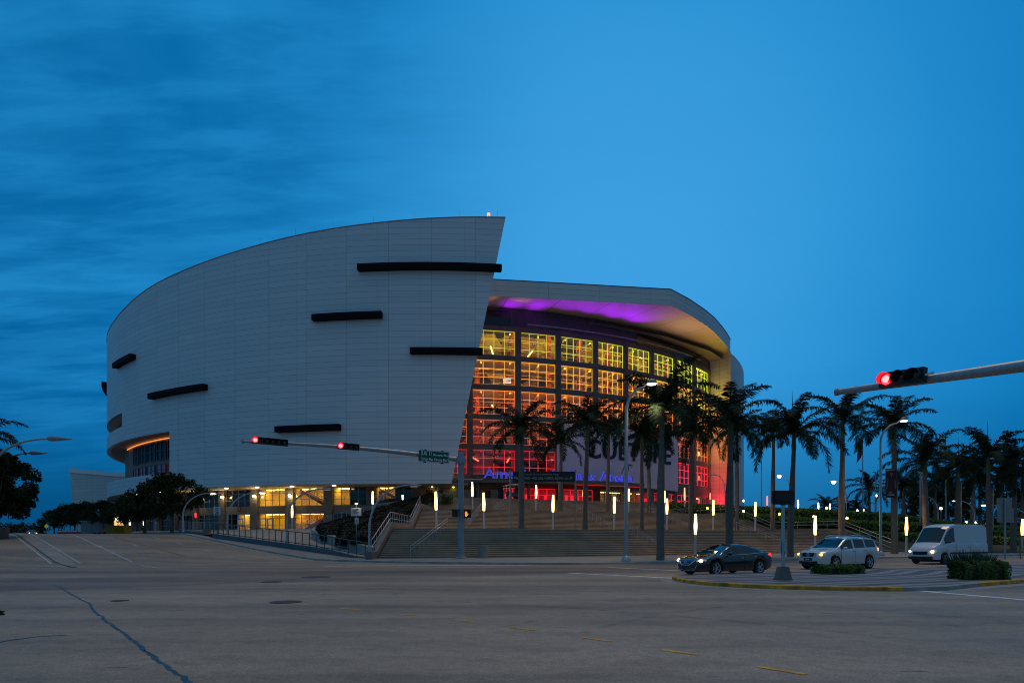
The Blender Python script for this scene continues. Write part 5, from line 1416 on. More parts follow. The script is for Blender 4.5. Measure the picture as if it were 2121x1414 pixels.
# dark far grove on the right: nobody could count it
gv = MB(); rg = random.Random(99); cl = []
for i in range(130):
    px = rg.uniform(1880, 2160); Y = rg.uniform(118, 150); z = zpy(rg.uniform(1012, 1095) , Y); cl.append((Vector((k_(px) * Y, Y, z)), 1.5))
leaf_clumps(gv, cl, 55, .38, rg); tag(gv.build('far_grove', M['leaf'], fixn=False), 'dark mass of far trees beyond the hedges at the right', 'trees', kind='stuff')
gv = MB(); cl = []
for i in range(60):
    px = rg.uniform(-40, 100); Y = rg.uniform(190, 230); cl.append((Vector((k_(px) * Y, Y, zpy(rg.uniform(1088, 1108), Y))), 1.5))
leaf_clumps(gv, cl, 40, .45, rg); tag(gv.build('far_grove', M['leaf'], fixn=False), 'low line of far trees at the end of the side road', 'trees', kind='stuff')

# ================================================================== PLANTING
def hedge(name, label, path, width, h, m, cat='hedge', dens=150, leaf=.13, group=None, zf=None, rg=random.Random(5)):
    """rounded hedge along a path of (x,y,z) base points"""
    P = [Vector(p) for p in path]; o = empty(name, P[0], label, cat, group); o0 = P[0]
    core = MB(); rows = []; pr = [(-.5, -.1), (-.5, .70), (-.36, .93), (0, 1.0), (.36, .93), (.5, .70), (.5, -.1)]
    fine = []
    for a, c in zip(P, P[1:]):
        n = max(1, int((c - a).length / 1.0)); fine += [a + (c - a) * i / n for i in range(n)]
    fine.append(P[-1])
    lf = MB(); sgl = min(.6, (fine[1] - fine[0]).length * .5)
    for i, p in enumerate(fine):
        t = (fine[min(i + 1, len(fine) - 1)] - fine[max(i - 1, 0)]); t.z = 0; t.normalize(); n = Vector((-t.y, t.x, 0))
        w = width if not callable(width) else width(i / (len(fine) - 1)); endf = .82 if i in (0, len(fine) - 1) else .93
        rows.append([p + n * u * w * endf + Vector((0, 0, v * h * endf)) - o0 for u, v in pr])
        for _ in range(int(dens * (w + 2 * h) / 2)):
            u = rg.uniform(0, 1) * (len(pr) - 1); k = int(min(u, len(pr) - 1.001)); q = u - k
            a, c = pr[k], pr[k + 1]; uu, vv = a[0] + (c[0] - a[0]) * q, a[1] + (c[1] - a[1]) * q
            if i in (0, len(fine) - 1) and rg.random() < .5: uu *= rg.random(); vv *= rg.random() ** .6
            c0 = p + t * rg.uniform(-sgl, sgl) * (.35 if i in (0, len(fine) - 1) else 1) + n * uu * w * rg.uniform(.9, 1.06) + Vector((0, 0, max(0, vv) * h * rg.uniform(.9, 1.10))) - o0
            nn = (n * uu * 2 + Vector((0, 0, vv)) + Vector((rg.gauss(0, .6), rg.gauss(0, .6), rg.gauss(0, .6)))).normalized(); a1 = nn.orthogonal().normalized(); b1 = nn.cross(a1); ang = rg.uniform(0, 6.28)
            a1, b1 = a1 * math.cos(ang) + b1 * math.sin(ang), b1 * math.cos(ang) - a1 * math.sin(ang); s = leaf * rg.uniform(.6, 1.3)
            lf.add([c0 - a1 * s, c0 + b1 * s * .5, c0 + a1 * s, c0 - b1 * s * .5], [(0, 1, 2, 3)])
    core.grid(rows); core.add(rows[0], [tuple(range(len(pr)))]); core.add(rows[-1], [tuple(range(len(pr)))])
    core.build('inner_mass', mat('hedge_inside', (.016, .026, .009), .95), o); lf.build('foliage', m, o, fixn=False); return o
# embankment right of the steps: a sloping bed with three bands of hedge
toe = [Vector(off(101, SR + .6).xy).to_3d() + Vector((0, 0, .1)), Vector((52, 70.5, .2)), Vector((64, 76.5, .2)), Vector((90, 89.5, .2))]
ridge = [Vector(off(57, SR + .6).xy).to_3d() + Vector((0, 0, 6.4)), Vector((46, 90, 4.3)), Vector((60, 93, 2.7)), Vector((88, 104, 1.4))]
top2 = [Vector((24, 120, 6.9)), Vector((58, 122, 3.6)), Vector((84, 118, 2.2)), Vector((120, 125, 1.0))]
def poly(pl, f):
    n = len(pl) - 1; u = f * n; i = min(int(u), n - 1); return pl[i].lerp(pl[i + 1], u - i)
side = [Vector(off(r, SR + .6).xy).to_3d() + Vector((0, 0, slope_z(r) - .05)) for r in (101, 93.5, 82.5, 75.5, 65, 57)]
def bank(f, v):
    p = poly(toe, f).lerp(poly(ridge, f), v)
    if f < .34:
        q = poly(side, v); w = (1 - f / .34) ** 1.0; p = p.lerp(Vector((p.x + (q.x - p.x) * w, p.y + (q.y - p.y) * w, q.z * w + p.z * (1 - w))), w)
    return p
mb = MB(); mb.grid([[bank(f / 24, v / 14) for v in range(15)] for f in range(25)]); mb.grid([[poly(ridge, f / 12), poly(top2, f / 12)] for f in range(13)])
struct(mb.build('embankment', M['bed'], smooth=True))
for v, w, h, lab in ((.24, 1.7, .75, 'lowest band of hedge on the bank right of the steps'), (.58, 2.6, .9, 'middle band of hedge on the bank right of the steps'), (.94, 2.8, 1.05, 'topmost band of hedge along the ridge right of the steps')):
    hedge('hedge', lab, [tuple(bank(f / 14, v)) for f in range(0 if v > .3 else 2, 15)], w, h, M['hedge'], dens=95, leaf=.17, group='hedges on the bank')
mb = MB(); 
# bed left of the steps
nr = [(XL - 1.6, 55.0, 1.2), (XL - 1.6, 63.5, 2.6), (XL - 1.3, 71, 3.3), (XL - 1.0, 80.5, 5.4), (XL - .6, 90, 6.8)]
fr_ = [(-15.2, 58.5, 1.0), (-18.9, 66.5, 2.2), (-17.4, 76, 3.6), (-13.6, 86, 5.6), (-10.8, 92, 6.8)]
rows = []
for i in range(13):
    a, c = poly([Vector(p) for p in nr], i / 12), poly([Vector(p) for p in fr_], i / 12); rows.append([a.lerp(c, q / 4) for q in range(5)])
mb.grid(rows); bedo = mb.build('planting_bed', M['soil'], smooth=True); struct(bedo)
for j, lab in ((.16, 'dark band of bedding plants along the sloping wall'), (.5, 'dark band of bedding plants in the middle of the bed left of the steps'), (.85, 'outer band of bedding plants on the far side of the bed left of the steps')):
    hedge('bedding_hedge', lab, [tuple(rows[i][0].lerp(rows[i][4], j)) for i in range(0 if j < .7 else 1, 13)], lambda f: 2.4 - 1.2 * f, .75, M['croton'], dens=260, leaf=.095, group='bedding plants left of the steps')
# curved kerb wall of the bed
kw = [at(772, 1128, 54), at(728, 1114, 56.5), at(690, 1104, 59.5), at(660, 1098, 63), at(648, 1092, 67), at(656, 1085, 72)]
mb = MB(); rows_ = []
for p in kw: rows_.append([Vector((p.x - .1, p.y - .2, 0)), Vector((p.x - .1, p.y - .2, p.z - .22)), Vector((p.x + .4, p.y + .3, p.z - .22)), Vector((p.x + .4, p.y + .3, 0))])
mb.grid(rows_); tag(mb.build('bed_wall', M['conc'], smooth=True), 'low curved concrete wall around the tip of the dark planting bed', 'wall')
# ramp behind the bed with a pale railing
ra = [at(640, 1096, 84), at(700, 1078, 88), at(770, 1062, 91), at(850, 1048, 94), at(930, 1034, 97)]
mb = MB(); rows_ = []
for p in ra: rows_.append([Vector((p.x, p.y, 2.0)), p.copy(), p + Vector((.3, 2.5, 0)), Vector((p.x + .3, p.y + 2.5, 2.0))])
mb.grid(rows_); mb.add(rows_[0], [(0, 1, 2, 3)]); tag(mb.build('access_ramp', M['conc']), 'grey ramp climbing behind the dark planting bed along the glass storey', 'ramp')
railing('railing', 'pale railing on the ramp behind the dark planting bed', [tuple(p) for p in ra], 1.0, 1.2, M['steel'], (1.0, .1), .025, .018, group='railings around the arena', infill=.16)
railing('railing', 'thin railing in front of the bright lower doors', [tuple(at(600, 1101, 92)), tuple(at(668, 1099, 82))], 1.0, 1.2, M['steel'], (1.0, .1), .025, .018, group='railings around the arena', infill=.16)
hedge('round_bush', 'clipped green bush at the top of the sloping wall', [tuple(at(918, 1041, 92)), tuple(at(934, 1041, 92))], 1.4, 1.05, M['hedge'], 'bush', 200, .12)
# median planting
def bushpts(px, py, w): 
    x, y = gp(px, py, .15); return [(x - w * .5, y - w * .1, .15), (x, y, .15), (x + w * .5, y + w * .2, .15)]
b1_ = bushpts(1736, 1187, 1.7)
hedge('low_shrub', 'low sprawling shrub on the median in front of the white car', b1_, 1.0, .38, M['bush'], 'shrub', 1100, .05)
x, y = gp(2045, 1200, .15)
b2_ = hedge('clipped_bush', 'clipped square bush with spiky grass behind it on the median', [(x - .75, y + .45, .15), (x, y + .5, .15), (x + .78, y + .55, .15)], 1.0, .66, M['bush'], 'bush', 1900, .042)
sp = MB(); rg = random.Random(4)
for i in range(520):
    a = rg.uniform(0, 6.28); q = rg.random() ** .5; bx, by = math.cos(a) * q * .70, .55 + math.sin(a) * q * .40; hgt = rg.uniform(.75, 1.28) * (1 - .18 * q); dx_, dy_ = math.cos(a) * q * .35 + rg.uniform(-.1, .1), math.sin(a) * .2
    b_ = Vector((bx + .78, by, .1)); tp = b_ + Vector((dx_, dy_, hgt - .1)); md = b_.lerp(tp, .55) + Vector((0, 0, .08)); w = Vector((rg.uniform(-1, 1), rg.uniform(-1, 1), 0)).normalized() * .02
    sp.add([b_ - w, b_ + w, md + w, tp, md - w], [(0, 1, 2, 4), (4, 2, 3)])
sp.build('spiky_grass', M['spike'], b2_, fixn=False)
tag(hedge('edge_plant', 'tuft of brownish ground plants cut by the left edge in the road', [(gp(-14, 1274)[0], gp(-14, 1274)[1], 0), (gp(-2, 1274)[0], gp(-2, 1274)[1], 0)], .28, .10, M['bush'], 'plant', 400, .03))
# small garden lights in the hedges
for i, (px, py, Y, lab) in enumerate(((1465, 1052, 90, 'small yellow garden light in the hedge left of the thick palm'), (1540, 1058, 88, 'small yellow garden light in the hedge right of the thick palm'), (1614, 1064, 84, 'small yellow garden light behind the black signal back'), (1685, 1069, 82, 'small yellow garden light just above a glowing column behind the white car'),
    (1754, 1072.5, 80, 'small yellow garden light right of the palm above the white car'), (2074, 1112, 80, 'small yellow garden light in the hedge below the grey sign backs'), (2001, 1081, 96, 'small yellow garden light above the van roof'))):
    p = at(px, py, Y); o = empty('garden_light', p - Vector((0, 0, .6)), lab, 'lamp', 'garden lights in the hedges')
    mb = MB(); mb.cyl((0, 0, -.4), (0, 0, .5), .04, n=6); mb.build('stake', M['darksteel'], o)
    mb = MB(); mb.lathe([(0, .48), (.12, .5), (.15, .62), (.08, .72), (0, .74)], 8, (0, -.05, 0)); mb.build('bulb', M['uplight'], o)
# far ridge lamps
for px, py, Y, m, lab in ((1540, 1036.5, 118, 'lampsodium', 'orange lamp low on the ridge beside the white end wall'), (1712, 1051.5, 118, 'lampsodium', 'orange lamp in front of the tiny round palm'), (1776, 1057, 120, 'lampwhite', 'white lamp low on the ridge beside a flagpole'), (1815, 1026, 115, 'lampsodium', 'orange lamp on a thin post left of the tall right street lamp'), (1949, 1052, 110, 'lampwhite', 'white lamp in the dark grove under the palms'), (2020, 1082.5, 100, 'lampwhite', 'square white lamp just above the van roof')):
    p = at(px, py, Y); o = empty('ridge_lamp', p - Vector((0, 0, 2.2)), lab, 'lamp', 'small lamps beyond the ridge')
    mb = MB(); mb.cyl((0, 0, -1.5), (0, 0, 2.1), .05, n=6); mb.build('post', M['polegrey'], o)
    mb = MB(); mb.lathe([(0, 2.0), (.17, 2.05), (.22, 2.2), (.12, 2.35), (0, 2.4)], 8); mb.build('globe', M[m], o)
# ================================================================== STREET LAMPS
def arch_lamp(base, ztop, reach, lit, label, group, r=.075, head=.95, straight=.42):
    """curved steel lamp; reach>0 leans to the right"""
    o = empty('arched_lamp', base, label, 'street lamp', group); h = ztop - base.z
    pts = [(0, 0, 0), (0, 0, h * straight * .6)]
    for i in range(15):
        a = math.pi / 2 * i / 14; pts.append((reach * (1 - math.cos(a)), 0, h * straight + h * (1 - straight) * math.sin(a)))
    n = len(pts); mb = MB(); mb.tube(pts, [r * (1.25 - .6 * i / n) for i in range(n)], 8); mb.lathe([(0, .0), (r * 2.2, .0), (r * 2.2, .05), (r * 1.3, .12)], 10)
    mb.build('arm', M['steel'], o, True)
    s = 1 if reach > 0 else -1; e = Vector(pts[-1]); mb = MB()
    mb.tube([e - Vector((s * .05, 0, 0)), e + Vector((s * .15, 0, .02)), e + Vector((s * head * .55, 0, .0)), e + Vector((s * head, 0, -.03))], [.05, .11, .12, .03], 8); hd = mb.build('lamp_head', M['polegrey'], o, True)
    mb = MB(); mb.box(e + Vector((s * head * .45, -.02, -.10)), (head * .55, .20, .06)); mb.build('lens', M[lit] if lit else M['headdim'], hd)
    if lit == 'lampwarm':
        mb = MB(); mb.lathe([(0, -.34), (.22, -.27), (.30, -.05), (.18, .12)], 12, e + Vector((s * head * .45, -.05, -.10))); mb.build('bulb', M['lampwarm'], hd, True)
    return o
gA = 'arched street lamps'
def al(pxb, pyb, Y, pyt, pxe, lit, label, zb=None, **kw):
    b_ = at(pxb, pyb, Y)
    if zb is not None: b_.z = zb
    return arch_lamp(b_, zpy(pyt, Y), k_(pxe) * Y - b_.x, lit, label, gA, **kw)
al(379, 1101, 77, 1021, 434, 'lampwhite', 'arched lamp with a lit tip beside the nearest street tree')
al(471, 1112, 69, 1019, 535, 'lampwhite', 'arched lamp with a lit tip right of the speed limit sign')
al(594, 1124, 60, 1012, 668, None, 'unlit arched lamp crossing in front of the lit glass storey')
al(765, 1158, 51.5, 1004.5, 846, None, 'tallest arched lamp at the street corner end of the long railing')
al(321, 1101, 90, 1040, 335, None, 'slim arched lamp under the street trees right of the lit sign')
for i, (px, pt, Y, lab) in enumerate(((101, 1083, 165, 'leftmost pale curved post at the end of the side road'), (121, 1083, 158, 'pale curved post right of the blue sign far down the side road'), (132, 1085, 150, 'short pale curved post between its taller neighbours by the red barriers'), (145, 1080, 140, 'tall pale curved post in front of the dark far trunks'), (159, 1080, 132, 'pale curved post in front of the golden glow under the trees'), (181, 1081, 125, 'pale curved post nearest the grey hut'))):
    b_ = Vector((k_(px) * Y, Y, road_z(k_(px) * Y, Y) + .1)); arch_lamp(b_, zpy(pt, Y), .9, None, lab, 'curved posts down the side road', .10, .3, .6)
al(1502, 1046, 110, 983, 1483, None, 'arched lamp before the red lit end wall')
al(1638, 1060, 112, 984, 1619, 'lampwarm', 'bright arched lamp seen between two palm trunks above the black signal back')
al(1753, 1062, 112, 996, 1732, 'lampwarm', 'bright arched lamp left of the ragged palm trunk')
al(1854, 1072, 100, 1028, 1843, None, 'arched lamp half hidden by the palm with the portrait banner')
al(1943, 1086, 96, 1027, 1915, None, 'arched lamp between two flagpoles beyond the ridge')
al(2018, 1088, 94, 1036, 1984, 'lampwhite', 'lit arched lamp above the white van')
al(2126, 1090, 92, 1045, 2044, 'lampwhite', 'lit arched lamp reaching in from the right edge behind the sign backs')
def tall_lamp(base, ztop, reach, label):
    o = empty('tall_street_lamp', base, label, 'street lamp', 'tall street lamps on the boulevard'); h = ztop - base.z
    pts = [(0, 0, 0), (0, 0, h * .5), (0.02, 0, h - 2.0)]
    for i in range(1, 11):
        a = R_(80) * i / 10; pts.append((reach * .75 * (1 - math.cos(a)) / (1 - math.cos(R_(80))), 0, h - 2.0 + 1.75 * math.sin(a)))
    pts.append((reach * .98, 0, h + .05)); n = len(pts)
    mb = MB(); mb.tube(pts, [.125 - .075 * i / n for i in range(n)], 8); mb.lathe([(0, .0), (.34, .0), (.34, .1), (.24, .28), (.14, .40)], 10); mb.build('pole', M['galv'], o, True)
    e = Vector(pts[-1]); mb = MB(); mb.lathe([(0, .20), (.16, .20), (.30, .10), (.33, -.06), (.30, -.10)], 14, e + Vector((.22, 0, 0))); hd = mb.build('lamp_head', M['signback'], o, True)
    mb = MB(); mb.lathe([(.30, -.09), (.24, -.16), (0, -.19)], 12, e + Vector((.22, 0, 0))); mb.build('lens', M['lampwhite'], hd, True)
    lamp('SPOT', Vector(base) + e + Vector((.22, 0, -.3)), 950, (1.0, .74, .44), Vector(base) + Vector((reach - 2.5, 2, 0)), .2, 88, .8)
    return o
b_ = at(1297, 1163, 45.3); b_.z = .146; tall_lamp(b_, zpy(793, 45.3), (1345 - 1298) / F * 45.3, 'tall lit street lamp standing on the kerb in front of the steps')
b_ = at(1824, 1150, 60); b_.z = .146; tall_lamp(b_, zpy(870, 60), (1868 - 1824) / F * 60, 'tall lit street lamp behind the rear of the white car')
def teardrop_lamp(base, ztop, pxa, pxe, Y, label):
    o = empty('teardrop_lamp', base, label, 'street lamp', 'teardrop street lamps at the left edge'); h = ztop - base.z; ra = k_(pxa) * Y - base.x; re = k_(pxe) * Y - base.x
    pts = [(0, 0, 0), (0, 0, h * .55)]
    for i in range(13): a = math.pi / 2 * i / 12; pts.append((ra * (1 - math.cos(a)), 0, h * .72 + h * .28 * math.sin(a)))
    n = len(pts); mb = MB(); mb.tube(pts, [.12 - .06 * i / n for i in range(n)], 8); mb.build('arm', M['steel'], o, True)
    mb = MB(); L = re - ra; mb.tube([(ra, 0, h), (ra + .05 * L, 0, h + .02), (ra + .25 * L, 0, h + .02), (ra + .55 * L, 0, h), (ra + L, 0, h - .02)], [.10, .19, .20, .13, .015], 10); mb.build('lamp_head', M['polegrey'], o, True)
b_ = Vector((k_(-14) * 50, 50, .15 + road_z(k_(-14) * 50, 50))); teardrop_lamp(b_, zpy(908.5, 50), 99, 150, 50, 'upper teardrop street lamp reaching in from the left edge')
b_ = Vector((k_(-8) * 62, 62, .15 + road_z(k_(-8) * 62, 62))); teardrop_lamp(b_, zpy(938, 62), 63, 100, 62, 'lower smaller teardrop street lamp at the left edge')
# flagpoles and slim posts
def flagpole(px, pyt, Y, zb, label, flag=None):
    o = empty('flagpole', (k_(px) * Y, Y, zb), label, 'flagpole', 'flagpoles beyond the steps'); h = zpy(pyt, Y) - zb
    mb = MB(); mb.tube([(0, 0, 0), (0, 0, h * .6), (0, 0, h)], [.11, .09, .04], 8); mb.lathe([(0, h + .14), (.08, h + .07), (0, h)], 8); mb.build('pole', M['polegrey'], o, True)
    if flag:
        mb = MB(); rows = []
        for i in range(9):
            u = i / 8; rows.append([(flag[1] * u * (.75 + .35 * v), .12 * math.sin(u * 7 + v * 2), h - .15 - v * 2.3 - u * (.9 + v * .6)) for v in (0, .25, .5, .75, 1)])
        mb.grid(rows); mb.build('flag', M[flag[0]], o, True)
flagpole(1577, 905, 116, 4.0, 'bare flagpole between the white end wall and the palms')
flagpole(1787, 905, 100, 2.0, 'flagpole with a red flag left of the tall right lamp', ('flagred', -.8))
flagpole(1906, 896, 86, 1.0, 'flagpole with a drooping white flag over the short palm', ('flag', 1.0))
flagpole(1910, 930, 96, 1.4, 'bare flagpole close behind the one with the white flag')
flagpole(1959, 904, 92, 1.0, 'flagpole with a limp white flag among the right palms', ('flag', -1.0))
for px, pyt, Y, lab in ((1813, 976, 104, 'thin post with a tiny floodlight left of the tall right lamp'), (1991, 997, 94, 'thin post with a tiny floodlight right of the broad palm'), (2057, 1011, 90, 'thin post with a tiny floodlight beside the grey sign backs'), (2043, 1050, 98, 'short thin post above the van rear')):
    o = empty('floodlight_post', (k_(px) * Y, Y, 1.2), lab, 'post', 'slim floodlight posts'); h = zpy(pyt, Y) - 1.2
    mb = MB(); mb.tube([(0, 0, 0), (0, 0, h)], [.10, .07], 8); mb.build('pole', M['polegrey'], o, True)
    mb = MB(); mb.box((-.22, 0, h - .12), (.34, .2, .16)); mb.build('floodlight', M['darksteel'], o)

# ================================================================== TRAFFIC SIGNALS
def signal_head(n, label, group=None, lit=0, rr=.165, pitch=.36, backplate=False):
    """horizontal head, lenses towards -Y, red at -X"""
    o = empty('traffic_signal', (0, 0, 0), label, 'traffic light', group); L = n * pitch
    mb = MB(); mb.box((0, .12, 0), (L + .04, .22, rr * 2 + .08)); mb.build('housing', M['black'], o)
    for i in range(n):
        x = -L / 2 + pitch * (i + .5); mb = MB()
        pr = [(rr + .01, .02), (rr + .02, -.20)]; q = 14; rows = []
        for r, y in pr: rows.append([(x + r * math.cos(R_(-40 + 260 * j / q)), y, r * math.sin(R_(-40 + 260 * j / q))) for j in range(q + 1)])
        mb.grid(rows); v = mb.build('visor', M['redshade'] if i == lit else M['black'], o)  # red spill of the lit lens put into the visor as emission
        if i != lit: v.data.materials[0] = M['black']
        mb = MB(); mb.lathe([(0, -.035), (rr * .7, -.02), (rr, .02)], 16, (x, 0, 0), 'Y'); ln = mb.build('lens', M['red'] if i == lit else M['carglass'], o, True)
        if i == lit: mb = MB(); mb.lathe([(0, -.06), (rr * .55, -.045), (rr * .62, -.03)], 14, (x, 0, 0), 'Y'); mb.build('bright_core', M['redcore'], ln, True)
    return o
pb_ = Vector((k_(955) * 52, 52, .146)); pt_ = at(953, 952, 52); ae_ = at(503, 914, 47)
o = empty('signal_mast', pb_, 'grey traffic signal mast at the street corner with a long arm to the left', 'signal mast'); oz = Vector(pb_)
mb = MB(); mb.tube([(0, 0, 0), (0, 0, 3), (0, 0, zpy(939, 52) - .146)], [.26, .235, .20], 14); mb.lathe([(0, 0), (.5, 0), (.5, .06), (.34, .10), (.30, .3)], 12); mb.box((0, 0, pt_.z - .146), (.62, .62, .55)); mb.lathe([(.23, 8.0), (.20, 8.08), (0, 8.1)], 12, (0, 0, zpy(939, 52) - 8.15)); mb.build('pole', M['polegrey'], o, True)
mb = MB(); a, c = pt_ - oz, ae_ - oz; n = 10; mb.tube([a.lerp(c, i / n) + Vector((0, 0, .22 * math.sin(math.pi * i / n))) for i in range(n + 1)], [.185 - .10 * i / n for i in range(n + 1)], 12); mb.build('arm', M['galv'], o, True)
mb = MB(); e = ae_ - oz; mb.lathe([(0, -.06), (.14, -.05), (.14, .05), (0, .06)], 10, e, 'X'); mb.build('end_cap', M['polegrey'], o)
def on_arm(px):
    f = (px - 953) / (503 - 953.0); Yv = 52 - 5 * f; p = pt_.lerp(ae_, f) + Vector((0, 0, .22 * math.sin(math.pi * f))); p.x = k_(px) * p.y; return p
tl = math.atan2(ae_.z - pt_.z, -(ae_.x - pt_.x))
for px, n, lab, pit in ((560, 6, 'long six lens red signal head near the tip of the left mast arm', .385), (721.5, 4, 'four lens red signal head in the middle of the left mast arm', .37)):
    s = signal_head(n, lab, 'red traffic lights', pitch=pit, rr=.19); s.location = on_arm(px) + Vector((.1, -.34, .06)); s.rotation_euler = (0, tl + R_(.5), R_(17))
# street name sign on the arm
p = on_arm(902.5) + Vector((0, -.42, -.02)); o = empty('street_name_sign', p, 'green street name sign hanging on the left mast arm beside the pole', 'street sign', rz=R_(2)); o.rotation_euler = (0, tl * .9, R_(17))
W_, H_ = 2.15, .84
mb = MB(); mb.box((0, .05, 0), (W_, .07, H_)); mb.box((-W_ / 2 - .06, .10, .0), (.16, .14, H_ * .95)); mb.build('panel', M['signgreen'], o)
mb = MB()
for x, z, w, h in ((0, H_ / 2 - .035, W_ - .05, .022), (0, -H_ / 2 + .035, W_ - .05, .022), (-W_ / 2 + .035, 0, .022, H_ - .05), (W_ / 2 - .035, 0, .022, H_ - .05)): mb.box((x, .012, z), (w, .006, h))
mb.build('border', M['letterwhite'], o)
text_plane('sign_lettering', 'US 1/', .40, M['letterwhite'], o, (-W_ / 2 + .07, .01, .06), align='LEFT', sx=.86, off=.004)
text_plane('sign_lettering', 'Biscayne Blvd', .245, M['letterwhite'], o, (W_ / 2 - .07, .01, .06), align='RIGHT', sx=.86, off=.004)
text_plane('sign_lettering', 'Jorge Mas Canosa Blvd', .27, M['letterwhite'], o, (0, .01, -.30), sx=.755, off=.004)
for x in (-.75, .55):
    for w, z, h in ((.22, -H_ / 2 - .04, .08), (.18, H_ / 2 + .03, .06)): mb = MB(); mb.box((x, .05, z), (w, .1, h)); mb.build('bracket', M['black'], o)
# pedestrian signals on the pole
p = at(967, 1063, 51.4); o = empty('pedestrian_signal', p, 'pedestrian signal showing an orange hand on the right side of the corner mast', 'traffic light', 'pedestrian signals on the mast'); 
mb = MB(); mb.box((.05, .1, 0), (.55, .25, .62)); mb.box((-.15, .2, .3), (.2, .12, .06)); mb.build('housing', M['black'], o)
mb = MB(); z0 = -.08
mb.lathe([(0, -.01), (.085, -.01), (.085, .0)], 12, (-.05, -.035, z0 - .03), 'Y'); mb.box((-.05, -.04, z0 - .10), (.11, .012, .10))
for j, (dx_, h_, an) in enumerate(((-.075, .16, 8), (-.03, .20, 3), (.015, .19, -3), (.055, .15, -9))): mb.box((-.045 + dx_, -.04, z0 + .08 + h_ * .3), (.032, .012, h_), mtx=Matrix.Rotation(R_(an), 3, 'Y').to_3x3())
mb.box((.075, -.04, z0 + .02), (.035, .012, .14), mtx=Matrix.Rotation(R_(38), 3, 'Y').to_3x3()); mb.build('hand_symbol', M['hand'], o)
p = at(944, 1062, 51.6); o = empty('pedestrian_signal', p, 'black pedestrian signal seen from the side on the left of the corner mast', 'traffic light', 'pedestrian signals on the mast')
mb = MB(); mb.box((-.05, 0, 0), (.42, .5, .55)); mb.box((-.28, 0, .26), (.22, .5, .05)); mb.box((.2, .1, .22), (.25, .08, .06)); mb.build('housing', M['black'], o)
mb = MB(); mb.box((-.265, 0, -.02), (.012, .36, .40)); mb.build('lens', M['headdim'], o)
# right mast arm
A0, A1 = at(1733, 812, 20), at(2121, 757.5, 16.2); d_ = A1 - A0; pole_at = A0 + d_ * 2.55
o = empty('signal_mast', (pole_at.x, pole_at.y, .0), 'thick grey mast arm reaching in from the right edge against the sky', 'signal mast'); oz = Vector(o.location)
mb = MB(); mb.tube([A0 - oz + d_ * (2.55 * i / 8) for i in range(9)], [.088 + .075 * i / 4 * (1 if i < 5 else 1) for i in range(9)], 14); mb.build('arm', M['galv'], o, True)
mb = MB(); mb.tube([(0, 0, 0), (0, 0, pole_at.z + .5)], [.28, .24], 14); mb.build('pole', M['galv'], o, True)
mb = MB(); q_ = d_.normalized(); mb.tube([A0 - oz - q_ * .03, A0 - oz + q_ * .05], [.105, .105], 12); mb.build('end_cap', M['polegrey'], o)
s = signal_head(3, 'red traffic light on the thick mast arm against the sky at the right', 'red traffic lights', pitch=.37, rr=.155)
fa = .42; ph = A0.lerp(A1, fa); ra_ = math.atan2(d_.y, d_.x); s.location = ph + Vector((math.sin(ra_), -math.cos(ra_), 0)) * .30 + Vector((0, 0, .10)); s.rotation_euler = (0, math.atan2(-d_.z, math.hypot(d_.x, d_.y)), ra_)
mb = MB(); mb.bar((.52, .10, -.02), (.78, .12, .02), .05); mb.build('bracket', M['brightpaint'], s)
# signal seen from behind on the median
b_ = Vector((k_(1622) * 25.7, 25.7, .146)); o = empty('signal_post', b_, 'signal post on a concrete block on the median with a black back plate on top', 'signal post')
mb = MB(); mb.prism([(-.29, -.22, 0), (.29, -.22, 0), (.29, .25, 0), (-.29, .25, 0)], (0, 0, .06)); mb.add([(-.26, -.2, .06), (.26, -.2, .06), (.26, .22, .06), (-.26, .22, .06), (-.17, -.14, .5), (.17, -.14, .5), (.17, .16, .5), (-.17, .16, .5)], [(0, 1, 5, 4), (1, 2, 6, 5), (2, 3, 7, 6), (3, 0, 4, 7), (4, 5, 6, 7)]); mb.build('base_block', M['pier'], o)
mb = MB(); mb.tube([(0, 0, .48), (0, 0, 1.6), (0, 0, 2.85)], [.085, .075, .07], 12); mb.box((.05, -.04, 1.25), (.11, .12, .34)); mb.box((.07, -.06, 1.02), (.07, .1, .1)); mb.box((-.12, 0, 1.2), (.05, .12, .4)); mb.build('post', M['steel'], o, True)
mb = MB(); W_, H_, c_ = .43, .265, .07
out_ = [(-W_ + c_, -H_), (W_ - c_, -H_), (W_, -H_ + c_), (W_, H_ - c_), (W_ - c_, H_), (-W_ + c_, H_), (-W_, H_ - c_), (-W_, -H_ + c_)]
mb.prism([(x, -.02, z + 3.10) for x, z in out_], (0, .05, 0)); mb.box((-.22, .1, 3.1), (.3, .2, .34)); mb.box((.2, .1, 3.1), (.3, .2, .34)); mb.box((0, -.05, 3.1), (.64, .05, .30)); mb.box((0, -.02, 2.84), (.16, .14, .06)); mb.build('signal_back', M['black'], o)

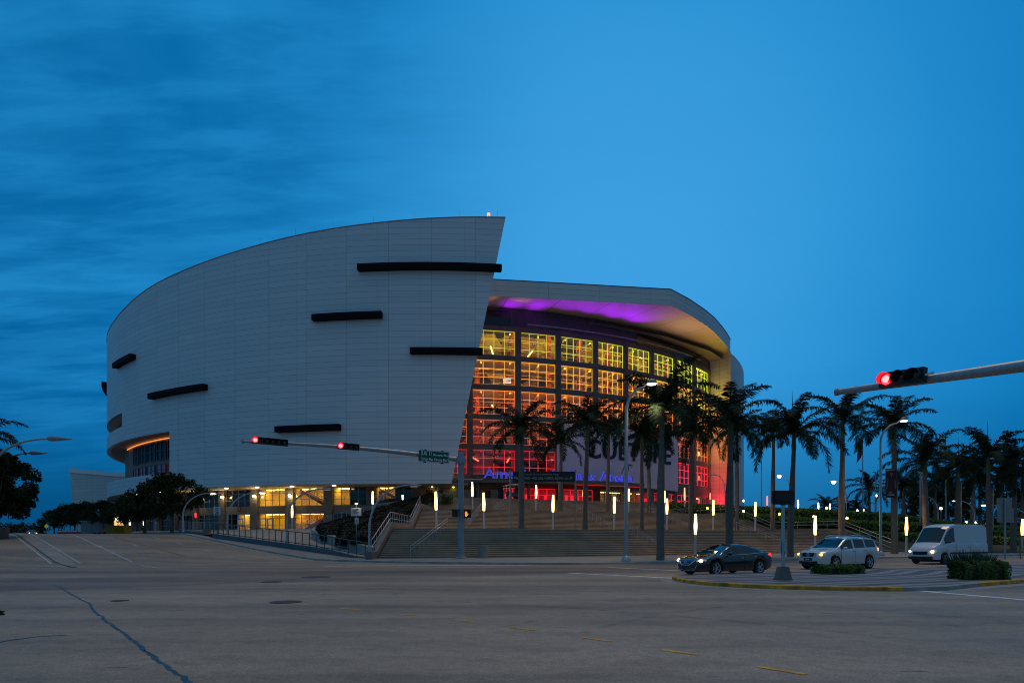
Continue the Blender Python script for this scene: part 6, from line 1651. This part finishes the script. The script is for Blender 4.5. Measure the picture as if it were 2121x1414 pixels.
# ================================================================== SIGNS AND SMALL THINGS
# two-post direction sign on the landing
Yd = 65.0; zb_ = slope_z(90); xl, xr = k_(1057) * Yd, k_(1192) * Yd
o = empty('direction_sign', ((xl + xr) / 2, Yd, zb_), 'long dark direction sign on two slim posts above the steps', 'sign'); hw = (xr - xl) / 2
for x in (-hw, hw): mb = MB(); mb.cyl((x, 0, 0), (x, 0, zpy(972, Yd) - zb_), .075, n=8); mb.build('post', M['signback'], o)
zc, H_ = zpy(987, Yd) - zb_, (998 - 976) / F * Yd; Wd = hw * 2 - .2
mb = MB(); mb.box((.08, 0, zc), (Wd - .1, .1, H_)); mb.build('board', M['black'], o).rotation_euler = (0, R_(0), 0)
M['warmletter'] = mat('sign_lettering_warm', (.5, .42, .34), .5)
text_plane('sign_lettering', 'Welcome To AmericanAirlines Arena', .23, M['warmletter'], o, (-.2, -.065, zc + .16), sx=.95)
text_plane('sign_lettering', 'BOX OFFICE • WILL CALL • GATE 3, 4 & 5', .31, M['warmletter'], o, (-.45, -.065, zc - .24), sx=.72, off=.004)
text_plane('sign_lettering', 'GATE 1 & 2', .29, M['warmletter'], o, (1.93, -.065, zc - .24), sx=.66)
mb = MB(); mb.box((1.36, -.055, zc - .1), (.02, .01, H_ * .7)); mb.build('divider', M['warmletter'], o)
for x, s in ((-2.55, -1), (2.62, 1)):
    mb = MB(); y = -.06; zz = zc - .14
    mb.bar((x - s * .12, y, zz - .12), (x + s * .12, y, zz + .12), .05, .05); mb.bar((x - s * .06, y, zz + .14), (x + s * .14, y, zz + .14), .045, .045); mb.bar((x + s * .14, y, zz + .14), (x + s * .14, y, zz - .07), .045, .045); mb.build('arrow', M['warmletter'], o)
# white rules sign at the foot of the bed
Yd = 55.5; b_ = at(738, 1120, Yd); o = empty('notice_sign', b_, 'white notice board on a pole with a small lamp above it before the dark bed', 'sign')
mb = MB(); mb.cyl((0, 0, 0), (0, 0, zpy(1043, Yd) - b_.z), .035, n=8); mb.tube([(0, 0, zpy(1044, Yd) - b_.z), (.06, -.3, zpy(1043, Yd) - b_.z)], .025, 6); mb.build('pole', M['polegrey'], o)
mb = MB(); mb.box((0, -.05, zpy(1059.5, Yd) - b_.z), (.84, .03, .66)); bd = mb.build('board', M['signwhite'], o)
mb = MB()
for i in range(6): mb.box((-.03 - .05 * (i % 3), -.07, zpy(1053.5 + i * 2.3, Yd) - b_.z), (.56 - .1 * (i % 3), .006, .035)); mb.box((-.37, -.07, zpy(1053.5 + i * 2.3, Yd) - b_.z), (.04, .006, .04))
mb.build('printed_rows', M['ink'], bd)
mb = MB(); mb.box((.04, -.05, zpy(1078.5, Yd) - b_.z), (.30, .03, .50)); bd = mb.build('board', M['signwhite'], o)
mb = MB()
for i in range(5): mb.box((.04, -.07, zpy(1075 + i * 2.0, Yd) - b_.z), (.2, .006, .025))
mb.build('printed_rows', M['ink'], bd)
mb = MB(); mb.box((.08, -.33, zpy(1043, Yd) - b_.z), (.16, .14, .08)); mb.build('lamp_head', M['lampwhite'], o)
# speed limit sign
Yd = 66; b_ = at(450, 1122, Yd); o = empty('speed_sign', b_, 'white speed limit 20 sign on a dark pole at the kerb', 'road sign')
mb = MB(); mb.cyl((0, 0, 0), (0, 0, zpy(1050, Yd) - b_.z), .035, n=8); mb.build('pole', M['darksteel'], o)
zc = zpy(1057.5, Yd) - b_.z; mb = MB(); mb.box((0, -.05, zc), (.66, .02, .82)); bd = mb.build('plate', M['signwhite'], o)
text_plane('sign_lettering', 'SPEED', .17, M['ink'], bd, (0, -.063, zc + .22), sx=.9, off=.004); text_plane('sign_lettering', 'LIMIT', .17, M['ink'], bd, (0, -.063, zc + .04), sx=.9, off=.004); text_plane('sign_lettering', '20', .46, M['ink'], bd, (0, -.063, zc - .34), off=.012)
# grey sign backs at the right
Yd = 50; b_ = at(2082, 1150, Yd); b_.z = .146; o = empty('sign_back', b_, 'two grey road signs seen from behind on one pole near the right edge', 'road sign')
mb = MB(); mb.cyl((0, 0, 0), (0, 0, zpy(1033, Yd) - b_.z), .07, n=8); mb.build('pole', M['polegrey'], o)
mb = MB(); mb.box((0, .1, zpy(1041, Yd) - b_.z), (1.10, .03, .72)); mb.build('upper_panel', M['signback'], o); mb = MB(); mb.box((.08, .1, zpy(1066.5, Yd) - b_.z), (1.22, .03, 1.05)); mb.build('lower_panel', M['signback'], o)
mb = MB(); mb.box((0, .06, zpy(1041, Yd) - b_.z), (1.0, .03, .06)); mb.box((.08, .06, zpy(1062, Yd) - b_.z), (1.1, .03, .06)); mb.box((.08, .06, zpy(1073, Yd) - b_.z), (1.1, .03, .06)); mb.build('brace', M['polegrey'], o)
b_ = at(2113, 1150, 52); b_.z = .146; o = empty('marker_post', b_, 'thin rusty marker post left of the column at the right edge', 'post'); mb = MB(); mb.cyl((0, 0, 0), (0, 0, 1.9), .04, n=6); mb.lathe([(0, 0), (.1, 0), (.1, .05), (.05, .08)], 8); mb.build('post', mat('rusty_post', (.22, .12, .05), .8), o)
# litter bin
b_ = Vector((k_(1001) * 53, 53, .146)); o = empty('litter_bin', b_, 'round grey litter bin at the foot of the steps right of the mast', 'bin')
mb = MB(); mb.lathe([(.34, 0), (.37, .05), (.39, .85), (.41, .9), (.41, .96)], 20); mb.build('body', M['conc'], o, True)
mb = MB(); mb.lathe([(.41, .96), (.36, 1.02), (.2, 1.03), (.19, .94), (0, .94)], 20); mb.build('lid', M['pier'], o, True)
# portrait banner strapped to a palm trunk
s_ = s_at_px(1853, 106); pp = off(106, s_); Yd = pp.y - .55; a = at(1834, 970, Yd); c = at(1857, 1030, Yd); o = empty('pole_banner', (a.x, Yd, c.z), 'dark red portrait banner strapped to a palm trunk', 'banner'); Wb, Hb = c.x - a.x, a.z - c.z
mb = MB(); mb.box((Wb / 2, 0, Hb / 2), (Wb, .03, Hb)); mb.build('cloth', M['maroon'], o)
mb = MB(); mb.add([(.02, -.02, Hb * .97), (.02, -.02, Hb * .90), (Wb * .98, -.02, Hb * .97), (Wb * .98, -.02, Hb)], [(0, 1, 2, 3)]); mb.build('stripe', M['whitepaint'], o)
mb = MB(); mb.box((Wb / 2, -.018, Hb * .985), (Wb, .008, Hb * .03)); mb.build('blue_edge', mat('blue_print', (.03, .03, .16), .8), o)
mb = MB(); mb.lathe([(0, -.01), (.13, -.008), (.15, 0)], 12, (Wb * .52, -.02, Hb * .82), 'Y'); mb.box((Wb * .52, -.022, Hb * .735), (.09, .008, .12)); mb.add([(Wb * .16, -.024, Hb * .64), (Wb * .25, -.024, Hb * .64), (Wb * .2, -.024, Hb * .3), (Wb * .08, -.024, Hb * .3)], [(0, 1, 2, 3)]); mb.add([(Wb * .80, -.024, Hb * .64), (Wb * .89, -.024, Hb * .62), (Wb * .96, -.024, Hb * .3), (Wb * .84, -.024, Hb * .3)], [(0, 1, 2, 3)]); mb.build('printed_figure', M['skin'], o)
mb = MB(); mb.box((Wb * .5, -.022, Hb * .13), (Wb * .5, .006, .06)); mb.box((Wb * .5, -.022, Hb * .08), (Wb * .7, .006, .05)); mb.box((Wb * .45, -.022, Hb * .18), (Wb * .25, .006, .07)); mb.build('printed_rows', M['whitepaint'], o)
# entrance to the garage far left: hoarding, lit sign, hut, barriers, carts
def gz_(px, Y): return Vector((k_(px) * Y, Y, road_z(k_(px) * Y, Y)))
o = empty('hoarding', gz_(224, 96), 'yellow hoarding fence under the lit garage sign', 'fence'); oz = Vector(o.location)
for a, c in ((224, 257), (257, 272)):
    p, q = gz_(a, 96) - oz, gz_(c, 98) - oz; mb = MB(); mb.bar(p + Vector((0, 0, .65)), q + Vector((0, 0, .65)), .08, 1.3); mb.build('panel', M['yellowfence'], o)
Yd = 99; a, c = at(237, 1090, Yd), at(258, 1075, Yd); o = empty('lit_sign', ((a.x + c.x) / 2, Yd, a.z), 'glowing cream sign with dark lettering above the yellow hoarding', 'sign')
mb = MB(); mb.box((0, .1, (c.z - a.z) / 2), (c.x - a.x + .5, .15, c.z - a.z + .4)); mb.add([(-1.05, .05, c.z - a.z + .2), (1.05, .05, c.z - a.z + .2), (0, .05, c.z - a.z + .75)], [(0, 1, 2)]); mb.build('housing', M['greyhut'], o)
mb = MB(); mb.box((0, .0, (c.z - a.z) / 2), (c.x - a.x, .06, c.z - a.z)); bd = mb.build('lit_face', mat('lit_cream', (.8, .6, .3), .5, emit=(1, .62, .2), estr=.9), o)
text_plane('sign_lettering', 'VALET', .34, M['brownstair'], bd, (0, -.035, .55), off=.01); text_plane('sign_lettering', 'GATE', .34, M['brownstair'], bd, (.05, -.035, .16), off=.01)
mb = MB(); mb.tube([(-.45, -.2, 1.12), (.45, -.2, 1.12)], .05, 6); mb.build('sign_lamp', M['lampwhite'], o)
mb = MB(); mb.cyl((-.6, .2, -1.3), (-.6, .2, 0), .08); mb.cyl((.6, .2, -1.3), (.6, .2, 0), .08); mb.build('leg', M['polegrey'], o)
o = empty('gate_hut', gz_(206, 110), 'low grey hut wall behind the small cart left of the yellow hoarding', 'hut'); mb = MB(); mb.box((0, 1, 1.0), (6.0, 2.0, 2.4)); mb.build('wall', M['greyhut'], o); mb = MB(); mb.box((0, 1, 2.25), (6.3, 2.3, .12)); mb.build('roof', M['polegrey'], o)
o = empty('service_cart', gz_(206, 100), 'small blue grey service cart parked by the low grey hut', 'cart')
mb = MB(); mb.box((0, 0, .55), (.95, 1.6, .5)); mb.box((0, -.5, .85), (.85, .5, .2)); mb.build('body', mat('cart_paint', (.10, .16, .22), .5), o)
mb = MB(); mb.box((0, .1, 1.5), (1.05, 1.5, .06)); [mb.cyl((x, y, .8), (x, y, 1.5), .03, n=6) for x in (-.45, .45) for y in (-.5, .7)]; mb.build('roof', M['pier'], o)
for x in (-.42, .42):
    for y in (-.55, .55): mb = MB(); mb.lathe([(0, -.08), (.22, -.08), (.24, 0), (.22, .08), (0, .08)], 12, (x, y, .24), 'X'); mb.build('wheel', M['tyre'], o)
for i in range(6):
    px = 124 + i * 10.5; Yd = 118 - i * 1.2; b_ = gz_(px, Yd); o = empty('barrier', b_, 'low red and white barrier in the row across the side road', 'barrier', 'row of red barriers'); mb = MB(); mb.prism([(-.4, -.2, 0), (.4, -.2, 0), (.4, .2, 0), (-.4, .2, 0)], (0, 0, .3)); mb.box((0, 0, .5), (.8, .18, .5)); mb.build('body', M['redbarrier'], o); mb = MB(); mb.box((0, -.1, .62), (.7, .03, .16)); mb.build('white_band', M['white'], o)
Yd = 160; b_ = gz_(96.5, Yd); o = empty('diamond_sign', b_, 'yellow green diamond road sign at the end of the side road', 'road sign'); h = zpy(1089, Yd) - b_.z; mb = MB(); mb.cyl((0, 0, 0), (0, 0, h), .06, n=6); mb.build('pole', M['polegrey'], o); mb = MB(); mb.prism([(-.55, -.05, h), (0, -.05, h - .55), (.55, -.05, h), (0, -.05, h + .55)], (0, .04, 0)); mb.build('plate', M['neonyellow'], o)
Yd = 150; b_ = gz_(125, Yd); o = empty('blue_sign', b_, 'blue sign panel between the curved posts far down the side road', 'road sign'); h = zpy(1094, Yd) - b_.z; mb = MB(); mb.cyl((0, 0, 0), (0, 0, h), .06, n=6); mb.build('pole', M['polegrey'], o); mb = MB(); mb.box((0, -.05, h), (.95, .05, .8)); mb.build('plate', mat('blue_plate', (.03, .08, .2), .5), o); mb = MB(); mb.box((0, -.09, h - .1), (.5, .02, .2)); mb.build('plate_mark', M['signwhite'], o)
Yd = 84; b_ = at(405, 1097, Yd); o = empty('red_light_stand', b_, 'small red lit marker by the dark lower windows behind the street tree', 'lamp'); h = zpy(1066, Yd) - b_.z; mb = MB(); mb.cyl((0, 0, 0), (0, 0, h - .4), .05, n=6); mb.build('pole', M['darksteel'], o); mb = MB(); mb.lathe([(0, h - .35), (.1, h - .3), (.12, h + .2), (0, h + .3)], 8); mb.build('lens', glow('small_red', (1, .03, .03), 2.0), o)
for px, lab in ((269, 'white lit strip on the dark gate front right of the lit sign'), (298, 'white lit strip beside the red glow under the street trees')):
    Yd = 112; b_ = at(px, 1088, Yd); o = empty('strip_light', b_, lab, 'lamp', 'lit strips at the garage gate'); mb = MB(); mb.box((0, 0, .6), (.22, .12, 1.1)); mb.build('tube', M['tubewhite'], o); mb = MB(); mb.box((0, .1, .1), (.35, .1, 2.4)); mb.build('mount', M['darksteel'], o)

# ================================================================== CARS
def table(keys, x):
    return lerpt(sorted(keys), x)
def car(name, label, cat, P, loc, heading):
    """lofted car; local +X is forward, +Y its left"""
    o = empty(name, loc, label, cat, 'cars at the junction', heading)
    L2 = P['L'] / 2; wx = P['wx']; wr = P['wr']; ra = wr + .06
    st = set([-L2 + i * P['L'] / 50 for i in range(51)])
    for c in wx:
        for a in range(0, 181, 12): st.add(c + ra * math.cos(R_(a)))
    for k in ('ws0', 'ws1', 'rw0', 'rw1', 'sg0', 'sg1'): st.add(P[k])
    for c, hw in P['pillars']: st.add(c - hw); st.add(c + hw)
    xs = sorted(x for x in st if -L2 - .001 <= x <= L2 + .001); rings = []
    for x in xs:
        zb = table(P['zb'], x)
        for c in wx:
            if abs(x - c) < ra: zb = max(zb, wr + math.sqrt(max(0, ra * ra - (x - c) ** 2)))
        zs = table(P['zs'], x); zr = table(P['zr'], x); w = table(P['w'], x); wt = table(P['wt'], x)
        p4 = (w * .93, zs + .02); cab = max(0.0, zr - zs - .12); p5 = (wt, zr - min(.06, max(.012, cab * .2)))
        if p5[1] < p4[1]: p4 = (w * .93, zs + .004); p5 = (wt, max(zr - .012, p4[1] + .002))
        top = (0, zr + .015)
        pts = [(w * .95, zb), (w * .99, zb + .25 * (zs - zb)), (w * 1.0, zb + .62 * (zs - zb)), (w * .985, zs - .05), (w * .95, zs), p4]
        g0 = (p4[0] + (p5[0] - p4[0]) * .07, p4[1] + (p5[1] - p4[1]) * .07); g1 = (p4[0] + (p5[0] - p4[0]) * .88, p4[1] + (p5[1] - p4[1]) * .88)
        q1 = (p5[0] * .91, p5[1] + (top[1] - p5[1]) * .35); q2 = (p5[0] * .5, p5[1] + (top[1] - p5[1]) * .85)
        pts += [g0, g1, p5, q1, q2, top]; rings.append(pts)
    n = len(rings[0]); body = MB(); panes = {}
    def isglass(i, j, sgn):
        x0, x1 = xs[i], xs[i + 1]; xm = (x0 + x1) / 2
        if j == 6 and P['sg0'] <= xm <= P['sg1'] and not any(abs(xm - c) < hw for c, hw in P['pillars']):
            return ('side_window', sgn, sum(xm > c for c, hw in P['pillars']))
        if j in (9, 10) and P['ws1'] <= xm <= P['ws0']: return ('windscreen', 0, 0)
        if j in (9, 10) and P['rw0'] <= xm <= P['rw1']: return ('rear_window', 0, 0)
        return None
    for sgn in (1, -1):
        for i in range(len(xs) - 1):
            for j in range(n - 1):
                q = [(xs[i], rings[i][j]), (xs[i + 1], rings[i + 1][j]), (xs[i + 1], rings[i + 1][j + 1]), (xs[i], rings[i][j + 1])]
                v = [(x, sgn * p[0], p[1]) for x, p in q]
                k = isglass(i, j, sgn); (panes.setdefault(k, MB()) if k else body).quad(*v)
        for e in (0, -1):
            v = [(xs[e], sgn * p[0], p[1]) for p in rings[e]] + [(xs[e], 0, rings[e][0][1])]; body.add(v, [tuple(range(len(v)))])
    b = body.build('body', P['paint'], o)
    bmx = bmesh.new(); bmx.from_mesh(b.data); bmesh.ops.remove_doubles(bmx, verts=bmx.verts, dist=.0008); bmesh.ops.recalc_face_normals(bmx, faces=bmx.faces); bmx.to_mesh(b.data); bmx.free()
    b.data.polygons.foreach_set('use_smooth', [True] * len(b.data.polygons)); b.data.set_sharp_from_angle(angle=R_(32))
    for k in panes: panes[k].build(k[0], M['carglass'], o, True)
    mb = MB(); mb.box((0, 0, .42), (P['L'] * .9, P['W'] * .62, .5)); mb.box((0, 0, .26), (P['L'] * .8, P['W'] * .7, .12)); mb.build('underbody', M['trim'], o)
    yy = P['W'] / 2 - .125
    for x in wx:
        for s in (1, -1):
            mb = MB(); mb.lathe([(wr * .66, -.11), (wr * .95, -.11), (wr, -.07), (wr, .07), (wr * .95, .11), (wr * .66, .11)], 28, (x, s * yy, wr), 'Y'); t = mb.build('wheel', M['tyre'], o, True)
            mb = MB(); mb.cur = 1; mb.lathe([(0, s * .05), (wr * .66, s * .05)], 20, (x, s * yy, wr), 'Y'); mb.cur = 0
            mb.lathe([(wr * .60, s * .07), (wr * .60, s * .105), (wr * .68, s * .115), (wr * .69, s * .06)], 28, (x, s * yy, wr), 'Y'); mb.lathe([(0, s * .11), (wr * .13, s * .105), (wr * .15, s * .07)], 12, (x, s * yy, wr), 'Y')
            for k in range(10):
                a = 2 * math.pi * (k // 2) / 5 + (.22 if k % 2 else -.22); m3 = Matrix.Rotation(-a, 3, 'Y'); mb.box(Vector((x, s * (yy + .09), wr)) + m3 @ Vector((wr * .37, 0, 0)), (wr * .50, .03, wr * .10), mtx=m3)
            mb.build('rim', [M['rim'], M['black']], t)
    for s in (1, -1):
        x, y, z = P['mirror']; mb = MB(); mb.lathe([(0, -.11), (.06, -.09), (.085, 0), (.06, .09), (0, .11)], 10, (x, s * y, z), 'Y'); mb.bar((x, s * (y - .2), z - .05), (x, s * y, z - .04), .05); mb.build('mirror', P['mirrorpaint'], o, True)
    for x, z in P['handles']:
        for s in (1, -1): w = table(P['w'], x); mb = MB(); mb.box((x, s * (w * .995 + .012), z), (.22, .035, .035)); mb.build('door_handle', M['chrome'], o)
    # shut lines
    mb = MB()
    for x in P['shut']:
        for s in (1, -1):
            w = table(P['w'], x); z0, z1 = table(P['zb'], x) + .06, table(P['zs'], x) - .03; mb.bar((x, s * w * .985, z0), (x, s * (w * 1.0), (z0 + z1) / 2 + .08), .012); mb.bar((x, s * w * 1.0, (z0 + z1) / 2 + .08), (x, s * w * .985, z1), .012)
    mb.build('door_gap', M['trim'], o)
    return o
def front_set(o, P, lit, amber=False, plate=None):
    L2 = P['L'] / 2
    for s in (1, -1):
        mb = MB(); y0, y1 = P['hl'][0] * s, P['hl'][1] * s; z = P['hl'][2]; h = P['hl'][3]; x0, x1 = P['hl'][4], P['hl'][5]
        mb.add([(x0, y0, z - h * .8), (x0 + .02, y0, z + h * .6), (x1, y1, z + h * 1.25), (x1, y1, z + h * .1), (x0 - .22, y0, z + h * .7), (x0 - .22, y0, z - h * .8), (x1 - .25, y1 * .97, z + h * 1.2), (x1 - .25, y1 * .97, z + h * .1)], [(0, 1, 2, 3), (1, 4, 6, 2), (0, 3, 7, 5), (2, 6, 7, 3)])
        hl = mb.build('headlight', M['headdim'], o)
        mb = MB(); c = Vector(((x0 + x1) / 2 + .035, (y0 + y1) / 2, z + h * .25)); mb.lathe([(0, .07), (.04, .065), (.07, .03), (.075, -.06)], 12, c, 'X'); mb.build('lamp_lens', lit, hl, True)
    return o
SED = dict(L=4.90, W=1.86, wx=(1.42, -1.36), wr=.345, zb=[(-2.45, .42), (-2.2, .30), (-1.9, .22), (1.9, .20), (2.25, .22), (2.45, .30)],
    zs=[(-2.45, .88), (-2.25, .98), (-1.6, 1.01), (-1.1, .97), (-.4, .93), (.6, .90), (1.0, .88), (1.7, .80), (2.2, .70), (2.38, .60), (2.45, .52)],
    zr=[(-2.45, .94), (-2.3, 1.05), (-1.85, 1.10), (-1.5, 1.20), (-.95, 1.385), (-.45, 1.435), (0.0, 1.43), (.3, 1.35), (.75, 1.12), (1.05, .955), (1.6, .90), (2.15, .78), (2.36, .66), (2.45, .54)],
    w=[(-2.45, .66), (-2.3, .80), (-2.0, .87), (-1.3, .93), (1.2, .93), (1.8, .90), (2.15, .80), (2.35, .62), (2.45, .44)],
    wt=[(-2.45, .55), (-1.85, .66), (-.95, .56), (-.45, .58), (.0, .59), (.3, .61), (.75, .68), (1.05, .76), (1.6, .74), (2.15, .62), (2.45, .35)],
    ws0=1.0, ws1=.06, rw0=-1.75, rw1=-.98, sg0=-1.55, sg1=.80, pillars=[(-.32, .05), (-1.17, .04)], mirror=(.66, 1.0, 1.0), handles=[(-.18, .80), (-1.02, .84)], shut=[.92, -.34, -1.2],
    paint=M['carblack'], mirrorpaint=M['carblack'], hl=(.60, .84, .66, .07, 2.33, 2.02))
hd_ = math.pi + R_(28.5)
sed = car('sedan', 'dark blue black sedan with lit headlights waiting beside the median nose', 'car', SED, (0, 0, 0), hd_)
front_set(sed, SED, M['headlit'])
def place_by_wheel(o, P, px, Y, hd):
    """put the near front wheel's contact point on the ray px at depth Y"""
    l = Vector((P['wx'][0], P['W'] / 2 - .05, 0)); g = Vector((k_(px) * Y, Y, 0)); o.location = g - Matrix.Rotation(hd, 3, 'Z') @ l
place_by_wheel(sed, SED, 1483.5, 31.0, hd_)
mb = MB(); mb.box((2.33, 0, .40), (.16, .86, .24)); mb.box((2.38, 0, .56), (.1, .5, .14)); mb.build('grille', M['black'], sed)
mb = MB()
for s in (1, -1): mb.tube([(2.44, 0, .48), (2.445, s * .24, .49), (2.40, s * .50, .66), (2.34, s * .56, .72)], .028, 6); mb.tube([(2.36, s * .64, .52), (2.41, s * .55, .28), (2.43, 0, .25)], .018, 5)
mb.build('chrome_trim', M['chrome'], sed, True)
mb = MB(); mb.lathe([(.07, -.01), (.09, .015), (.07, .02)], 16, (2.455, 0, .60), 'X'); mb.box((2.46, 0, .60), (.02, .20, .035)); mb.build('emblem', M['chrome'], sed)
mb = MB(); 
for s in (1, -1): mb.tube([(-1.58, s * .90, 1.035), (-1.1, s * .905, .995), (-.4, s * .89, .955), (.5, s * .875, .93), (.8, s * .865, .92)], .012, 5)
mb.build('window_trim', M['chrome'], sed)
for s in (1, -1): mb = MB(); mb.add([(-2.43, s * .55, .80), (-2.43, s * .55, .96), (-2.2, s * .83, 1.0), (-2.2, s * .85, .84), (-1.95, s * .89, .92), (-1.95, s * .885, .97)], [(0, 1, 2, 3), (3, 2, 5, 4)]); mb.build('tail_light', M['tail'], sed)
SUV = dict(L=5.0, W=1.96, wx=(1.47, -1.43), wr=.375, zb=[(-2.5, .50), (-2.2, .36), (-1.9, .30), (1.9, .28), (2.3, .30), (2.5, .36)],
    zs=[(-2.5, 1.0), (-2.3, 1.14), (-1.2, 1.13), (.2, 1.07), (.9, 1.04), (1.5, 1.02), (2.1, .93), (2.4, .82), (2.5, .66)],
    zr=[(-2.5, 1.10), (-2.42, 1.32), (-2.3, 1.56), (-2.05, 1.72), (-1.3, 1.77), (-.3, 1.78), (.25, 1.74), (.55, 1.60), (1.05, 1.24), (1.3, 1.11), (1.8, 1.07), (2.25, .97), (2.42, .86), (2.5, .68)],
    w=[(-2.5, .74), (-2.35, .88), (-2.0, .95), (-1.0, .98), (1.3, .98), (1.9, .95), (2.25, .84), (2.42, .68), (2.5, .52)],
    wt=[(-2.5, .64), (-2.3, .66), (-2.0, .69), (-.3, .71), (.25, .71), (.55, .74), (1.05, .82), (1.3, .84), (1.8, .80), (2.25, .66), (2.5, .40)],
    ws0=1.22, ws1=.34, rw0=-2.46, rw1=-2.16, sg0=-2.10, sg1=.98, pillars=[(-.12, .07), (-1.12, .05)], mirror=(.86, 1.08, 1.16), handles=[(-.02, 1.0), (-.95, 1.03)], shut=[1.05, -.12, -1.15],
    paint=M['carwhite'], mirrorpaint=M['carwhite'], hl=(.55, .86, .80, .08, 2.475, 2.20))
suv = car('suv', 'pearl white seven seat car with roof rails behind the low shrub', 'car', SUV, (0, 0, 0), hd_); front_set(suv, SUV, M['headamber'], True); place_by_wheel(suv, SUV, 1731, 36.8, hd_)
mb = MB(); mb.box((2.43, 0, .80), (.14, .74, .22)); mb.box((2.42, 0, .40), (.2, 1.1, .14)); mb.build('grille', M['black'], suv)
mb = MB()
for s in (1, -1): mb.add([(2.50, s * .40, .90), (2.50, s * .54, .92), (2.50, s * .44, .62), (2.515, s * .32, .64)], [(0, 1, 2, 3)]); mb.tube([(2.38, s * .62, .62), (2.34, s * .72, .56), (2.36, s * .66, .46)], .022, 5)
mb.box((2.515, 0, .47), (.03, 1.0, .035)); mb.build('chrome_trim', M['chrome'], suv)
mb = MB(); mb.lathe([(.075, -.01), (.10, .015), (.075, .02)], 16, (2.50, 0, .80), 'X'); mb.box((2.51, 0, .80), (.02, .22, .04)); mb.build('emblem', M['chrome'], suv)
mb = MB(); mb.box((2.53, 0, .56), (.02, .50, .15)); pl_ = mb.build('number_plate', M['plate'], suv)
mb = MB(); [mb.box((2.545, y, .56), (.008, .07, .06)) for y in (-.08, .04)]; mb.build('plate_mark', M['signwhite'], pl_)
mb = MB()
for s in (1, -1): mb.tube([(-1.9, s * .68, 1.74), (-1.7, s * .69, 1.83), (-.2, s * .70, 1.85), (.1, s * .70, 1.78)], .022, 6)
mb.build('roof_rail', M['chrome'], suv, True)
for s in (1, -1): mb = MB(); mb.add([(-2.49, s * .62, .98), (-2.46, s * .62, 1.20), (-2.25, s * .92, 1.16), (-2.25, s * .925, .98)], [(0, 1, 2, 3)]); mb.build('tail_light', M['tailhot'], suv)
VAN = dict(L=6.2, W=2.06, wx=(2.0, -1.75), wr=.37, zb=[(-3.1, .45), (-2.8, .32), (2.6, .30), (3.1, .34)],
    zs=[(-3.1, 1.30), (-2.9, 1.34), (1.2, 1.34), (1.8, 1.28), (2.3, 1.18), (2.75, 1.02), (3.0, .86), (3.1, .66)],
    zr=[(-3.1, 2.35), (-3.0, 2.52), (-2.7, 2.60), (.6, 2.62), (1.2, 2.52), (1.5, 2.30), (2.0, 1.70), (2.3, 1.34), (2.75, 1.14), (3.0, .92), (3.1, .70)],
    w=[(-3.1, .94), (-2.9, 1.02), (2.0, 1.02), (2.6, .94), (2.9, .82), (3.1, .60)], wt=[(-3.1, .84), (.6, .86), (1.2, .84), (1.5, .82), (2.0, .84), (2.3, .86), (2.75, .76), (3.1, .5)],
    ws0=2.24, ws1=1.36, rw0=5, rw1=6, sg0=.85, sg1=1.95, pillars=[(-9, .05)], mirror=(1.9, 1.18, 1.45), handles=[(.95, 1.10), (-.6, 1.12)], shut=[1.85, .8, -.9], paint=M['vanwhite'], mirrorpaint=M['trim'], hl=(.56, .88, .80, .13, 3.10, 2.80))
van = car('van', 'tall white panel van with lit headlights passing behind the white car', 'van', VAN, (0, 0, 0), hd_); front_set(van, VAN, M['headlit']); place_by_wheel(van, VAN, 1958, 44.0, hd_)
mb = MB(); mb.box((3.06, 0, .72), (.1, .9, .22)); mb.box((3.06, 0, .42), (.12, 1.5, .18)); mb.build('grille', M['black'], van)
mb = MB()
for s in (1, -1): mb.bar((-2.9, s * 1.035, .72), (1.5, s * 1.035, .72), .03, .10)
mb.build('side_trim', M['trim'], van)
# tiny oncoming car at the crest of the side road
far = dup(sed); far['label'] = 'tiny distant car with lit headlights at the crest of the side road'; far['group'] = 'cars at the junction'
far.location = (k_(66) * 165, 165, road_z(k_(66) * 165, 165) - .05); far.rotation_euler = (0, 0, math.atan2(-DY, -DX))

# small shuttle with a pale roof on the forecourt
Yd = 101.5; b_ = Vector((k_(1066) * Yd, Yd, 7.4)); o = empty('shuttle_cart', b_, 'small shuttle with a pale curved roof on the forecourt behind the left sign post', 'cart')
mb = MB(); mb.box((0, 0, .65), (2.6, 1.3, .6)); mb.box((-1.05, 0, 1.0), (.5, 1.2, .3)); mb.build('body', mat('shuttle_paint', (.03, .03, .08), .5), o)
mb = MB(); mb.tube([(-1.7, 0, 1.9), (-.9, 0, 2.08), (0, 0, 2.12), (.9, 0, 2.08), (1.4, 0, 1.98)], [.06, .12, .13, .12, .06], 6); mb.v = [(x, y * 6, z) for x, y, z in mb.v]; mb.build('roof', M['white'], o, True)
for x in (-1.2, -.1, 1.15): mb = MB(); mb.cyl((x, -.6, .9), (x, -.6, 2.05), .03, n=6); mb.build('roof_post', M['white'], o)
for x in (-.9, .9):
    for y in (-.6, .6): mb = MB(); mb.lathe([(0, -.1), (.26, -.1), (.3, 0), (.26, .1), (0, .1)], 14, (x, y, .3), 'Y'); mb.build('wheel', M['tyre'], o)

for yy_ in (-.72, .72): lamp('SPOT', (2.5, yy_, .66), 45, (1.0, .84, .55), (12, yy_, -.2), .06, 60, .8, 'headlight_beam', sed)
